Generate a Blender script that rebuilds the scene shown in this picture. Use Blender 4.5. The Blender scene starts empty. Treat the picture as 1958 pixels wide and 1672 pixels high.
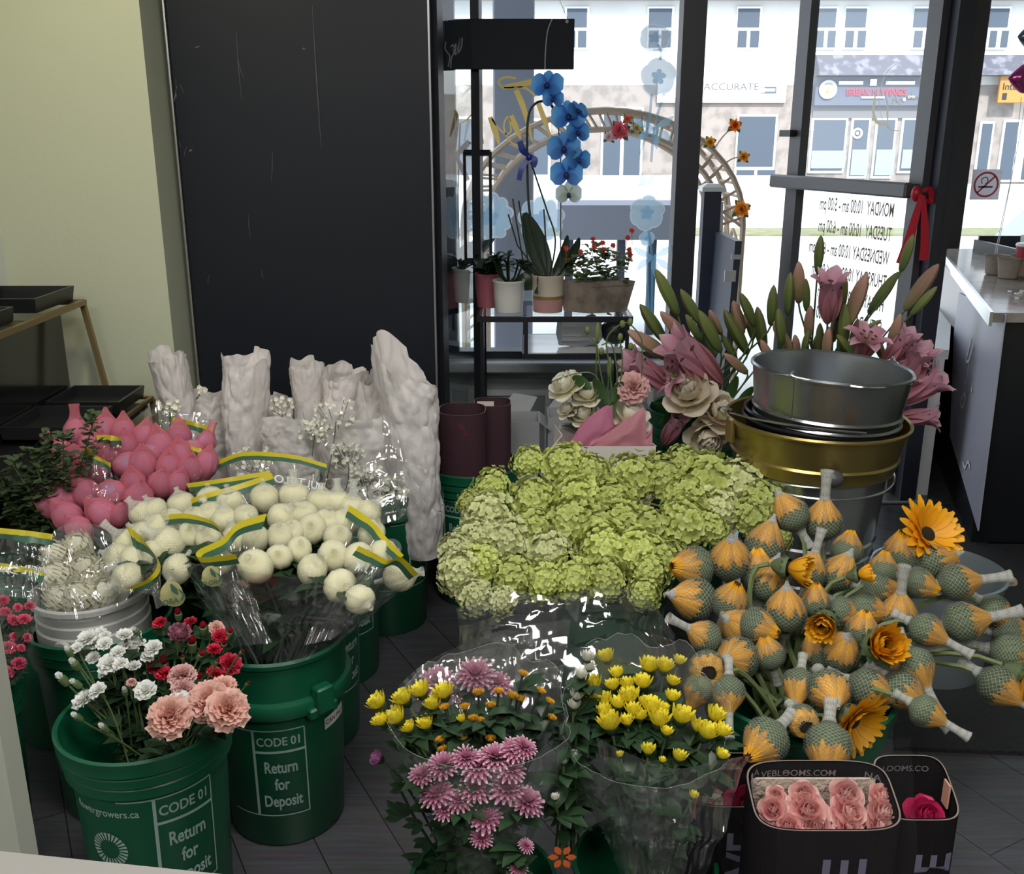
import bpy, math, random
from mathutils import Vector, Matrix, Quaternion, noise
PI = math.pi
random.seed(7)
SC = bpy.context.scene
COL = SC.collection
# ------------------------------------------------------------------ camera
EYE, PITCH, FPX = 1.5, math.radians(17.0), 1900.0
CT, ST = math.cos(PITCH), math.sin(PITCH)
cd = bpy.data.cameras.new('camera'); cam = bpy.data.objects.new('camera', cd); COL.objects.link(cam)
cam.location = (0, 0, EYE); cam.rotation_euler = (PI/2 - PITCH, 0, 0)
cd.sensor_fit = 'HORIZONTAL'; cd.sensor_width = 36.0; cd.lens = FPX/1958*36.0
cd.clip_start = 0.05; cd.clip_end = 300
SC.camera = cam
# ------------------------------------------------------------------ light
SC.view_settings.view_transform = 'Standard'; SC.view_settings.look = 'None'
SC.view_settings.gamma = 1.0; SC.view_settings.use_curve_mapping = False
SC.view_settings.exposure = 0.0
SC.cycles.use_denoising = True
SC.cycles.max_bounces = 12; SC.cycles.diffuse_bounces = 4; SC.cycles.glossy_bounces = 4
SC.cycles.transparent_max_bounces = 24; SC.cycles.transmission_bounces = 6
SC.cycles.sample_clamp_indirect = 4.0; SC.cycles.caustics_reflective = False; SC.cycles.caustics_refractive = False
W = bpy.data.worlds.new('sky'); SC.world = W; W.use_nodes = True
bg = W.node_tree.nodes['Background']; bg.inputs[0].default_value = (0.80, 0.90, 1.0, 1); bg.inputs[1].default_value = 2.8
def lamp(name, kind, loc, energy, col=(1,1,1), rot=(0,0,0), **kw):
    d = bpy.data.lights.new(name, kind); d.energy = energy; d.color = col
    for k, v in kw.items(): setattr(d, k, v)
    o = bpy.data.objects.new(name, d); COL.objects.link(o); o.location = loc; o.rotation_euler = rot
    return o
lamp('sun', 'SUN', (0, -5, 20), 5.5, (1.0, 0.97, 0.92), (math.radians(50), 0, math.radians(8)), angle=math.radians(3))
lamp('ceiling_lamp_glow', 'AREA', (0.1, 1.1, 2.66), 34, (1.0, 0.97, 0.93), (0, 0, 0), shape='RECTANGLE', size=1.2, size_y=0.6)
lamp('ceiling_lamp_glow', 'AREA', (-0.9, -0.6, 2.66), 36, (1.0, 0.97, 0.93), (0, 0, 0), shape='RECTANGLE', size=1.2, size_y=0.6)
lamp('ceiling_lamp_glow', 'AREA', (1.1, -0.6, 2.66), 36, (1.0, 0.97, 0.93), (0, 0, 0), shape='RECTANGLE', size=1.2, size_y=0.6)
lamp('wall_spot_glow', 'SPOT', (-1.05, 2.3, 2.58), 42, (1.0, 0.90, 0.62), (math.radians(38), 0, math.radians(8)), spot_size=math.radians(95), spot_blend=0.9, shadow_soft_size=0.06)
for nm, loc, sx, sy, rz in (('window_portal', (0.2, 4.02, 1.6), 0.9, 2.0, 0), ('door_portal', (1.18, 4.02, 1.3), 0.95, 2.6, 0)):
    o = lamp(nm, 'AREA', loc, 1, (1,1,1), (-PI/2, 0, 0), shape='RECTANGLE', size=sx, size_y=sy)
    o.data.cycles.is_portal = True
# ------------------------------------------------------------------ pixel helpers (photo frame 1958 x 1672)
def P(x, y, Y=None, Z=None):
    v = (y - 836.0)/FPX
    if Y is None:
        Y = (EYE - Z)*(CT - v*ST)/(ST + v*CT)
    drop = Y*(ST + v*CT)/(CT - v*ST)
    d = Y*CT + drop*ST
    return Vector(((x - 979.0)/FPX*d, Y, EYE - drop))
def depth(p): return p[1]*CT + (EYE - p[2])*ST
def pix(p):
    d = depth(p); return (979 + FPX*p[0]/d, 836 + FPX*((EYE - p[2])*CT - p[1]*ST)/d)
def px2m(p, r): return r*depth(p)/FPX
def sdir(dx, dy, k=0.0):
    return (Vector((1,0,0))*dx - Vector((0,ST,CT))*dy + Vector((0,-CT,ST))*k).normalized()
def rnd(a, b): return random.uniform(a, b)
def lerp(a, b, t): return a + (b - a)*t
# ------------------------------------------------------------------ mesh builder
class MB:
    def __init__(s): s.v = []; s.f = []; s.m = []; s.a = []
    def add(s, vs, fs, mi=0, M=None, at=None):
        n = len(s.v)
        s.v += [tuple(M @ Vector(v)) for v in vs] if M is not None else [tuple(v) for v in vs]
        s.f += [tuple(i + n for i in f) for f in fs]
        s.m += [mi]*len(fs)
        s.a += at if at is not None else [(0.0,0.0,0.0)]*len(vs)
        return s
    def mesh(s, name, mats, smooth=True):
        me = bpy.data.meshes.new(name); me.from_pydata(s.v, [], s.f)
        for m in (mats if isinstance(mats, (list, tuple)) else [mats]): me.materials.append(m)
        if s.f:
            me.polygons.foreach_set('material_index', s.m)
            me.polygons.foreach_set('use_smooth', [smooth]*len(s.f))
        at = me.attributes.new('pc', 'FLOAT_VECTOR', 'POINT')
        at.data.foreach_set('vector', [c for t in s.a for c in t])
        me.update()
        if smooth and s.f: me.set_sharp_from_angle(angle=math.radians(38))
        return me
    def build(s, name, mats, parent=None, smooth=True, loc=None):
        o = bpy.data.objects.new(name, s.mesh(name, mats, smooth)); COL.objects.link(o)
        if parent is not None: o.parent = parent
        if loc is not None: o.location = loc
        return o
    # shapes
    def box(s, lo, hi, mi=0, M=None, ch=0.0):
        x0,y0,z0 = lo; x1,y1,z1 = hi
        if ch <= 0:
            vs = [(x0,y0,z0),(x1,y0,z0),(x1,y1,z0),(x0,y1,z0),(x0,y0,z1),(x1,y0,z1),(x1,y1,z1),(x0,y1,z1)]
            return s.add(vs, [(0,3,2,1),(4,5,6,7),(0,1,5,4),(1,2,6,5),(2,3,7,6),(3,0,4,7)], mi, M)
        vs = []; idx = {}
        for i,(X,sx) in enumerate(((x0,1),(x1,-1))):
            for j,(Y,sy) in enumerate(((y0,1),(y1,-1))):
                for k,(Z,sz) in enumerate(((z0,1),(z1,-1))):
                    for a in range(3):
                        idx[i,j,k,a] = len(vs)
                        vs.append((X + sx*ch*(a != 0), Y + sy*ch*(a != 1), Z + sz*ch*(a != 2)))
        fs = []
        q = [(0,0),(1,0),(1,1),(0,1)]
        for i in (0,1): fs.append([idx[i,j,k,0] for j,k in q])
        for j in (0,1): fs.append([idx[i,j,k,1] for i,k in q])
        for k in (0,1): fs.append([idx[i,j,k,2] for i,j in q])
        for j,k in q: fs.append([idx[0,j,k,1],idx[1,j,k,1],idx[1,j,k,2],idx[0,j,k,2]])
        for i,k in q: fs.append([idx[i,0,k,0],idx[i,1,k,0],idx[i,1,k,2],idx[i,0,k,2]])
        for i,j in q: fs.append([idx[i,j,0,0],idx[i,j,1,0],idx[i,j,1,1],idx[i,j,0,1]])
        for i in (0,1):
            for j in (0,1):
                for k in (0,1): fs.append([idx[i,j,k,a] for a in range(3)])
        return s.add(vs, fs, mi, M)
    def hexa(s, b, t, mi=0):
        n = len(b)
        fs = [tuple(reversed(range(n))), tuple(range(n, 2*n))] + [(i,(i+1)%n,n+(i+1)%n,n+i) for i in range(n)]
        return s.add(list(b)+list(t), fs, mi)
    def prism(s, poly, z0, z1, mi=0):
        return s.hexa([(x,y,z0) for x,y in poly], [(x,y,z1) for x,y in poly], mi)
    def grid(s, fn, nu, nv, mi=0, wrap=False, M=None, at=None):
        vs = []; av = []
        for j in range(nv+1):
            for i in range(nu if wrap else nu+1):
                u, v = i/nu, j/nv
                vs.append(fn(u, v)); av.append(at(u, v) if at else (u, v, v))
        W_ = nu if wrap else nu+1
        fs = [(j*W_+i, j*W_+(i+1)%W_, (j+1)*W_+(i+1)%W_, (j+1)*W_+i) for j in range(nv) for i in range(nu)]
        return s.add(vs, fs, mi, M, av)
    def lathe(s, prof, n=24, mi=0, M=None, wob=None, cap=False):
        vs = []; av = []; L = len(prof)
        for j,(r,z) in enumerate(prof):
            for i in range(n+1):
                a = 2*PI*i/n; k = wob(a, j/(L-1)) if wob else 1.0
                vs.append((r*k*math.cos(a), r*k*math.sin(a), z)); av.append((i/n, j/(L-1), z))
        W_ = n+1
        fs = [(j*W_+i, j*W_+i+1, (j+1)*W_+i+1, (j+1)*W_+i) for j in range(L-1) for i in range(n)]
        if cap: fs += [tuple(reversed(range(n))), tuple((L-1)*W_+i for i in range(n))]
        return s.add(vs, fs, mi, M, av)
    def ball(s, c, rx, ry=None, rz=None, nu=12, nv=8, mi=0, M=None):
        ry = ry or rx; rz = rz or rx; c = Vector(c)
        return s.grid(lambda u,v: c + Vector((rx*math.sin(PI*v)*math.cos(2*PI*u), ry*math.sin(PI*v)*math.sin(2*PI*u), -rz*math.cos(PI*v))), nu, nv, mi, True, M)
    def tube(s, pts, r, n=6, mi=0, cap=True, M=None):
        pts = [Vector(p) for p in pts]; m = len(pts); vs = []; av = []
        R = r if isinstance(r, (list, tuple)) else [r]*m
        prev = None
        for j, p in enumerate(pts):
            t = (pts[min(j+1, m-1)] - pts[max(j-1, 0)])
            t = t.normalized() if t.length > 1e-9 else Vector((0,0,1))
            if prev is None:
                x = t.orthogonal().normalized()
            else:
                x = prev - t*prev.dot(t); x = x.normalized() if x.length > 1e-6 else t.orthogonal().normalized()
            prev = x; y = t.cross(x)
            for i in range(n):
                a = 2*PI*i/n; vs.append(p + (x*math.cos(a) + y*math.sin(a))*R[j]); av.append((i/n, j/max(1,m-1), j/max(1,m-1)))
        fs = [(j*n+i, j*n+(i+1)%n, (j+1)*n+(i+1)%n, (j+1)*n+i) for j in range(m-1) for i in range(n)]
        if cap: fs += [tuple(reversed(range(n))), tuple((m-1)*n+i for i in range(n))]
        return s.add(vs, fs, mi, M, av)
    def petal(s, L, Wd, a0=0.0, a1=0.0, cup=0.0, p=1.0, tip=0.0, nu=2, nv=4, mi=0, M=None, ruf=0.0, base=0.15, roff=0.0, notch=0.0, bp=1.0):
        """petal growing along +X, bending up to +Z: a0 = angle at base, a1 = angle at tip (radians from X axis)"""
        vs = []; av = []; x = roff; z = 0.0; st = L/nv
        ph = random.random()*6.28
        for j in range(nv+1):
            t = j/nv; a = lerp(a0, a1, t**bp)
            w = Wd*(base + (1-base)*math.sin(PI*min(1.0, t**p)*0.999)**0.7) if t < 1 else Wd*tip
            if t >= 1 and tip == 0: w = Wd*0.06
            for i in range(nu+1):
                q = 2*i/nu - 1
                n_ = cup*w*(q*q) + ruf*L*math.sin(ph + q*5 + t*4)*t
                dx = -notch*L*(1-abs(q)) if j == nv else 0.0
                vs.append((x + dx - math.sin(a)*n_, q*w, z + math.cos(a)*n_)); av.append(((q+1)/2, t, t))
            x += st*math.cos(a); z += st*math.sin(a)
        W_ = nu+1
        fs = [(j*W_+i, (j+1)*W_+i, (j+1)*W_+i+1, j*W_+i+1) for j in range(nv) for i in range(nu)]
        return s.add(vs, fs, mi, M, av)
def RZ(a): return Matrix.Rotation(a, 4, 'Z')
def RX(a): return Matrix.Rotation(a, 4, 'X')
def RY(a): return Matrix.Rotation(a, 4, 'Y')
def TR(x, y, z): return Matrix.Translation((x, y, z))
def SCL(k): return Matrix.Scale(k, 4)
def quat(d, roll=0.0): return Vector(d).to_track_quat('Z', 'Y') @ Quaternion((0,0,1), roll)
def tag(o, label=None, cat=None, group=None, kind=None):
    if label: o['label'] = label
    if cat: o['category'] = cat
    if group: o['group'] = group
    if kind: o['kind'] = kind
    return o
def thing(name, label, cat, loc=(0,0,0), group=None, rz=0.0):
    o = bpy.data.objects.new(name, None); COL.objects.link(o); o.empty_display_size = 0.03
    o.location = loc; o.rotation_euler = (0,0,rz)
    return tag(o, label, cat, group)
def child(name, me, parent, loc=(0,0,0), q=None, sc=1.0):
    o = bpy.data.objects.new(name, me); COL.objects.link(o); o.parent = parent; o.location = loc
    if q is not None: o.rotation_mode = 'QUATERNION'; o.rotation_quaternion = q
    o.scale = (sc, sc, sc) if not isinstance(sc, tuple) else sc
    return o
def struct(name, mb, m, parent=None, smooth=False):
    o = mb.build(name, m, parent, smooth)
    if parent is None: o['kind'] = 'structure'
    return o
ORD = 'first second third fourth fifth sixth seventh eighth ninth tenth eleventh twelfth thirteenth fourteenth fifteenth sixteenth seventeenth eighteenth'.split()
ROWN = {1: [''], 2: ['upper row', 'lower row'], 3: ['top row', 'middle row', 'bottom row'],
        4: ['top row', 'upper middle row', 'lower middle row', 'bottom row'],
        5: ['top row', 'second row down', 'middle row', 'fourth row down', 'bottom row'],
        6: ['top row', 'second row down', 'third row down', 'fourth row down', 'fifth row down', 'bottom row']}
def places(pts, rows):
    """phrases that say where each pixel position stands: rank from the left inside its row"""
    n = len(pts); order = sorted(range(n), key=lambda i: pts[i][1]); out = ['']*n
    for r in range(rows):
        row = sorted(order[r*n//rows:(r+1)*n//rows], key=lambda i: pts[i][0])
        for k, i in enumerate(row):
            w = 'leftmost' if k == 0 else 'rightmost' if k == len(row)-1 else ORD[k] + ' from the left'
            out[i] = w + (' in the ' + ROWN[rows][r] if rows > 1 else '')
    return out
# ------------------------------------------------------------------ materials
def _nt(name):
    m = bpy.data.materials.new(name); m.use_nodes = True; nt = m.node_tree; nt.nodes.clear()
    out = nt.nodes.new('ShaderNodeOutputMaterial'); return m, nt, out
def _n(nt, t, **kw):
    n = nt.nodes.new(t)
    for k, v in kw.items():
        if k in n.inputs: n.inputs[k].default_value = v
        else: setattr(n, k, v)
    return n
def ramp(nt, stops, fac):
    r = nt.nodes.new('ShaderNodeValToRGB'); e = r.color_ramp.elements
    while len(e) < len(stops): e.new(0.5)
    for i, (p, c) in enumerate(stops): e[i].position = p; e[i].color = (*c, 1)
    nt.links.new(fac, r.inputs[0]); return r.outputs[0]
def mat(name, col=(0.5,0.5,0.5), rough=0.5, metal=0.0, spec=0.5, grad=None, axis='Z', vary=0.0, nz=None, bump=None, trans=0.0, coat=0.0, emit=None, aniso=0.0):
    """grad: colour stops along the 'pc' attribute (real colour of the thing: petal base to tip); nz=(scale, colour2, lo, hi); bump=(scale, strength)"""
    m, nt, out = _nt(name); L = nt.links.new
    b = _n(nt, 'ShaderNodeBsdfPrincipled'); b.inputs['Roughness'].default_value = rough; b.inputs['Metallic'].default_value = metal
    b.inputs['Specular IOR Level'].default_value = spec; b.inputs['Coat Weight'].default_value = coat
    b.inputs['Coat Roughness'].default_value = 0.1
    c = None
    if grad:
        a = _n(nt, 'ShaderNodeAttribute', attribute_name='pc'); sp = _n(nt, 'ShaderNodeSeparateXYZ'); L(a.outputs['Vector'], sp.inputs[0])
        c = ramp(nt, grad, sp.outputs[axis])
    else:
        rg = _n(nt, 'ShaderNodeRGB'); rg.outputs[0].default_value = (*col, 1); c = rg.outputs[0]
    tc = _n(nt, 'ShaderNodeTexCoord')
    if nz:
        n = _n(nt, 'ShaderNodeTexNoise'); n.inputs['Scale'].default_value = nz[0]; n.inputs['Detail'].default_value = 6
        L(tc.outputs['Object'], n.inputs['Vector'])
        mr = _n(nt, 'ShaderNodeMapRange'); mr.inputs['From Min'].default_value = nz[2]; mr.inputs['From Max'].default_value = nz[3]
        L(n.outputs['Fac'], mr.inputs['Value'])
        mx = _n(nt, 'ShaderNodeMix', data_type='RGBA'); L(mr.outputs[0], mx.inputs['Factor']); L(c, mx.inputs['A']); mx.inputs['B'].default_value = (*nz[1], 1)
        c = mx.outputs['Result']
    if vary:
        oi = _n(nt, 'ShaderNodeObjectInfo'); mr = _n(nt, 'ShaderNodeMapRange'); L(oi.outputs['Random'], mr.inputs['Value'])
        mr.inputs['To Min'].default_value = 1 - vary; mr.inputs['To Max'].default_value = 1 + vary
        hs = _n(nt, 'ShaderNodeHueSaturation'); L(mr.outputs[0], hs.inputs['Value']); L(c, hs.inputs['Color']); c = hs.outputs['Color']
    L(c, b.inputs['Base Color'])
    if emit: b.inputs['Emission Color'].default_value = (*emit[0], 1); b.inputs['Emission Strength'].default_value = emit[1]
    if bump:
        n = _n(nt, 'ShaderNodeTexNoise'); n.inputs['Scale'].default_value = bump[0]; n.inputs['Detail'].default_value = 5
        L(tc.outputs['Object'], n.inputs['Vector'])
        bp = _n(nt, 'ShaderNodeBump'); bp.inputs['Strength'].default_value = bump[1]; bp.inputs['Distance'].default_value = 0.02
        L(n.outputs['Fac'], bp.inputs['Height']); L(bp.outputs[0], b.inputs['Normal'])
    if trans:
        t = _n(nt, 'ShaderNodeBsdfTranslucent'); L(c, t.inputs['Color'])
        mx = _n(nt, 'ShaderNodeMixShader'); mx.inputs[0].default_value = trans; L(b.outputs[0], mx.inputs[1]); L(t.outputs[0], mx.inputs[2])
        L(mx.outputs[0], out.inputs[0])
    else: L(b.outputs[0], out.inputs[0])
    return m
def film(name, tint=(1,1,1), haze=0.04, hazecol=(0.9,0.95,0.95), gloss=0.55, rough=0.07, scale=5.0, strength=0.5, flat=False, base=0.05):
    """clear cellophane: see-through sheet, shiny creases, a little milky"""
    m, nt, out = _nt(name); L = nt.links.new
    tr = _n(nt, 'ShaderNodeBsdfTransparent'); tr.inputs[0].default_value = (*tint, 1)
    gl = _n(nt, 'ShaderNodeBsdfGlossy'); gl.inputs['Roughness'].default_value = rough; gl.inputs['Color'].default_value = (1,1,1,1)
    df = _n(nt, 'ShaderNodeBsdfDiffuse'); df.inputs[0].default_value = (*hazecol, 1)
    tl = _n(nt, 'ShaderNodeBsdfTranslucent'); tl.inputs[0].default_value = (*hazecol, 1)
    md = _n(nt, 'ShaderNodeMixShader'); md.inputs[0].default_value = 0.5; L(df.outputs[0], md.inputs[1]); L(tl.outputs[0], md.inputs[2])
    fr = _n(nt, 'ShaderNodeLayerWeight'); fr.inputs[0].default_value = 0.5
    if not flat:
        tc = _n(nt, 'ShaderNodeTexCoord')
        n = _n(nt, 'ShaderNodeTexNoise', noise_type='RIDGED_MULTIFRACTAL'); n.inputs['Scale'].default_value = scale; n.inputs['Detail'].default_value = 1.5
        L(tc.outputs['Object'], n.inputs['Vector'])
        at = _n(nt, 'ShaderNodeAttribute', attribute_name='pc'); mp = _n(nt, 'ShaderNodeMapping'); mp.inputs['Scale'].default_value = (15, 1.6, 0.0); L(at.outputs['Vector'], mp.inputs[0])
        n2 = _n(nt, 'ShaderNodeTexNoise', noise_type='RIDGED_MULTIFRACTAL'); n2.inputs['Scale'].default_value = 1.0; n2.inputs['Detail'].default_value = 2.0; L(mp.outputs[0], n2.inputs['Vector'])
        ad = _n(nt, 'ShaderNodeMath', operation='MULTIPLY_ADD'); L(n2.outputs['Fac'], ad.inputs[0]); ad.inputs[1].default_value = 0.6; L(n.outputs['Fac'], ad.inputs[2])
        bp = _n(nt, 'ShaderNodeBump'); bp.inputs['Strength'].default_value = strength; bp.inputs['Distance'].default_value = 0.03
        L(ad.outputs[0], bp.inputs['Height']); L(bp.outputs[0], gl.inputs['Normal'])
    pw_ = _n(nt, 'ShaderNodeMath', operation='POWER'); L(fr.outputs['Facing'], pw_.inputs[0]); pw_.inputs[1].default_value = 3.0
    k = _n(nt, 'ShaderNodeMath', operation='MULTIPLY_ADD', use_clamp=True); L(pw_.outputs[0], k.inputs[0]); k.inputs[1].default_value = gloss; k.inputs[2].default_value = base
    a = _n(nt, 'ShaderNodeMixShader'); a.inputs[0].default_value = haze; L(tr.outputs[0], a.inputs[1]); L(md.outputs[0], a.inputs[2])
    b = _n(nt, 'ShaderNodeMixShader'); L(k.outputs[0], b.inputs[0]); L(a.outputs[0], b.inputs[1]); L(gl.outputs[0], b.inputs[2])
    L(b.outputs[0], out.inputs[0]); return m
def netmat(name, col, nu, nv, line=0.35, veil=0.12, edge=0.2):
    """woven flower net: crossing threads along the 'pc' attribute with open meshes between them"""
    m, nt, out = _nt(name); L = nt.links.new
    at = _n(nt, 'ShaderNodeAttribute', attribute_name='pc'); sp = _n(nt, 'ShaderNodeSeparateXYZ'); L(at.outputs['Vector'], sp.inputs[0])
    outs = []
    for sg in (1, -1):
        a = _n(nt, 'ShaderNodeMath', operation='MULTIPLY'); L(sp.outputs['X'], a.inputs[0]); a.inputs[1].default_value = nu*sg
        b = _n(nt, 'ShaderNodeMath', operation='MULTIPLY_ADD'); L(sp.outputs['Y'], b.inputs[0]); b.inputs[1].default_value = nv; L(a.outputs[0], b.inputs[2])
        f = _n(nt, 'ShaderNodeMath', operation='PINGPONG'); L(b.outputs[0], f.inputs[0]); f.inputs[1].default_value = 0.5
        g = _n(nt, 'ShaderNodeMath', operation='LESS_THAN'); L(f.outputs[0], g.inputs[0]); g.inputs[1].default_value = line*0.5
        outs.append(g.outputs[0])
    mx = _n(nt, 'ShaderNodeMath', operation='MAXIMUM'); L(outs[0], mx.inputs[0]); L(outs[1], mx.inputs[1])
    m2 = _n(nt, 'ShaderNodeMath', operation='MAXIMUM'); L(mx.outputs[0], m2.inputs[0]); m2.inputs[1].default_value = veil
    lw = _n(nt, 'ShaderNodeLayerWeight'); lw.inputs[0].default_value = 0.5
    m3 = _n(nt, 'ShaderNodeMath', operation='MULTIPLY_ADD', use_clamp=True); L(lw.outputs['Facing'], m3.inputs[0]); m3.inputs[1].default_value = edge; L(m2.outputs[0], m3.inputs[2])
    tr = _n(nt, 'ShaderNodeBsdfTransparent')
    df = _n(nt, 'ShaderNodeBsdfDiffuse'); df.inputs[0].default_value = (*col, 1)
    tl = _n(nt, 'ShaderNodeBsdfTranslucent'); tl.inputs[0].default_value = (*col, 1)
    md = _n(nt, 'ShaderNodeMixShader'); md.inputs[0].default_value = 0.35; L(df.outputs[0], md.inputs[1]); L(tl.outputs[0], md.inputs[2])
    mm = _n(nt, 'ShaderNodeMixShader'); L(m3.outputs[0], mm.inputs[0]); L(tr.outputs[0], mm.inputs[1]); L(md.outputs[0], mm.inputs[2])
    L(mm.outputs[0], out.inputs[0]); return m
# ------------------------------------------------------------------ lettering
def text_mb(body, size, fn, mi=0, mb=None, bold=0.0, sx=1.0, align='CENTER', mirror=False, shear=0.0):
    """flat letters mapped through fn(x, y) -> point"""
    cu = bpy.data.curves.new('lettering', 'FONT'); cu.body = body; cu.size = size; cu.align_x = align; cu.resolution_u = 3
    cu.offset = bold*size; cu.shear = shear
    o = bpy.data.objects.new('lettering', cu); COL.objects.link(o)
    me = bpy.data.meshes.new_from_object(o.evaluated_get(bpy.context.evaluated_depsgraph_get()))
    bpy.data.objects.remove(o); bpy.data.curves.remove(cu)
    mb = mb or MB()
    k = -sx if mirror else sx
    mb.add([fn(v.co.x*k, v.co.y) for v in me.vertices], [tuple(p.vertices) for p in me.polygons], mi)
    bpy.data.meshes.remove(me)
    return mb
def stroke(mb, pts, w, off, mi=0, n=10):
    """flat ribbon through 3-D points with widths w (list) facing the camera side; off = width direction fn"""
    P_ = [Vector(p) for p in pts]; out = []; ws = []
    m = len(P_)
    W_ = w if isinstance(w, (list, tuple)) else [w]*m
    for i in range(m-1):
        p0 = P_[max(i-1,0)]; p1 = P_[i]; p2 = P_[i+1]; p3 = P_[min(i+2,m-1)]
        for k in range(n):
            t = k/n
            out.append(0.5*((2*p1) + (p2-p0)*t + (2*p0-5*p1+4*p2-p3)*t*t + (3*p1-p0-3*p2+p3)*t**3)); ws.append(lerp(W_[i], W_[i+1], t))
    out.append(P_[-1]); ws.append(W_[-1])
    vs = []
    for i, p in enumerate(out):
        t = (out[min(i+1,len(out)-1)] - out[max(i-1,0)]); t = t.normalized() if t.length > 1e-9 else Vector((1,0,0))
        s_ = t.cross(off).normalized()*ws[i]*0.5
        vs += [p + s_, p - s_]
    return mb.add(vs, [(2*i, 2*i+1, 2*i+3, 2*i+2) for i in range(len(out)-1)], mi)
def spline(pts, n=8):
    P_ = [Vector(p) for p in pts]; out = []; m = len(P_)
    for i in range(m-1):
        p0 = P_[max(i-1,0)]; p1 = P_[i]; p2 = P_[i+1]; p3 = P_[min(i+2,m-1)]
        for k in range(n):
            t = k/n
            out.append(0.5*((2*p1) + (p2-p0)*t + (2*p0-5*p1+4*p2-p3)*t*t + (3*p1-p0-3*p2+p3)*t**3))
    return out + [P_[-1]]
# ================================================================== the room
def floor_mat():
    m, nt, out = _nt('floor_planks'); L = nt.links.new
    tc = _n(nt, 'ShaderNodeTexCoord'); mp = _n(nt, 'ShaderNodeMapping'); mp.inputs['Rotation'].default_value = (0,0,math.radians(62)); L(tc.outputs['Object'], mp.inputs[0])
    br = _n(nt, 'ShaderNodeTexBrick'); br.inputs['Scale'].default_value = 1.0; br.inputs['Brick Width'].default_value = 1.1; br.inputs['Row Height'].default_value = 0.16
    br.inputs['Mortar Size'].default_value = 0.0015; br.inputs['Color1'].default_value = (0.060,0.063,0.073,1); br.inputs['Color2'].default_value = (0.050,0.052,0.061,1); br.inputs['Mortar'].default_value = (0.014,0.014,0.016,1)
    L(mp.outputs[0], br.inputs[0])
    mp2 = _n(nt, 'ShaderNodeMapping'); mp2.inputs['Rotation'].default_value = (0,0,math.radians(62)); mp2.inputs['Scale'].default_value = (3, 45, 1); L(tc.outputs['Object'], mp2.inputs[0])
    n = _n(nt, 'ShaderNodeTexNoise'); n.inputs['Scale'].default_value = 2; n.inputs['Detail'].default_value = 7; L(mp2.outputs[0], n.inputs[0])
    mx = _n(nt, 'ShaderNodeMix', data_type='RGBA', blend_type='OVERLAY'); mx.inputs['Factor'].default_value = 0.75; L(br.outputs[0], mx.inputs['A']); L(n.outputs['Color'], mx.inputs['B'])
    hs = _n(nt, 'ShaderNodeHueSaturation'); hs.inputs['Saturation'].default_value = 0.6; L(mx.outputs['Result'], hs.inputs['Color'])
    b = _n(nt, 'ShaderNodeBsdfPrincipled'); b.inputs['Roughness'].default_value = 0.27; L(hs.outputs[0], b.inputs[0])
    bp = _n(nt, 'ShaderNodeBump'); bp.inputs['Strength'].default_value = 0.15; bp.inputs['Distance'].default_value = 0.004; L(n.outputs['Fac'], bp.inputs['Height']); L(bp.outputs[0], b.inputs['Normal'])
    L(b.outputs[0], out.inputs[0]); return m
M_floor = floor_mat()
M_cream = mat('cream_paint', (0.50,0.53,0.40), 0.75, bump=(60, 0.04))
M_wallw = mat('pale_paint', (0.62,0.64,0.62), 0.8)
M_ceil = mat('ceiling_paint', (0.5,0.5,0.5), 0.9)
M_black = mat('black_frame_metal', (0.012,0.013,0.018), 0.35)
M_frame = mat('dark_storefront_aluminium', (0.017,0.018,0.028), 0.42, bump=(40, 0.03))
M_frameg = mat('grey_door_aluminium', (0.075,0.072,0.08), 0.4)
M_grey = mat('grey_dado_paint', (0.22,0.24,0.245), 0.65)
M_greyl = mat('grey_trim_paint', (0.42,0.44,0.45), 0.55)
M_white = mat('white_paint', (0.75,0.76,0.76), 0.5)
M_glass = film('window_glass', (0.97,0.99,1.0), 0.012, (0.8,0.9,1.0), 0.5, 0.02, flat=True, base=0.03)
def rect(name, x0, y0, z0, x1, y1, z1, m, **k): return struct(name, MB().box((x0,y0,z0),(x1,y1,z1)), m, **k)
rect('floor', -1.75, -2.6, -0.06, 3.4, 4.06, 0.0, M_floor)
rect('ceiling', -1.8, -2.7, 2.74, 4.3, 6.2, 2.9, M_ceil)
rect('wall_left', -1.75, -2.6, 0, -1.62, 3.3, 2.74, M_wallw)
rect('wall_back', -1.75, -2.7, 0, 3.4, -2.6, 2.74, mat('dim_back_wall', (0.16,0.16,0.15), 0.8))
rect('wall_right', 3.3, -2.6, 0, 3.4, 3.9, 2.74, M_cream)
wl = MB().prism([(-1.62,3.2),(-1.108,3.2),(-1.108,4.06),(-1.62,4.06)], 0, 2.74)
struct('wall_front', wl, M_cream)
rect('trim_header', -0.25, 3.9, 2.62, 1.72, 4.06, 2.74, M_frame)
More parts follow.
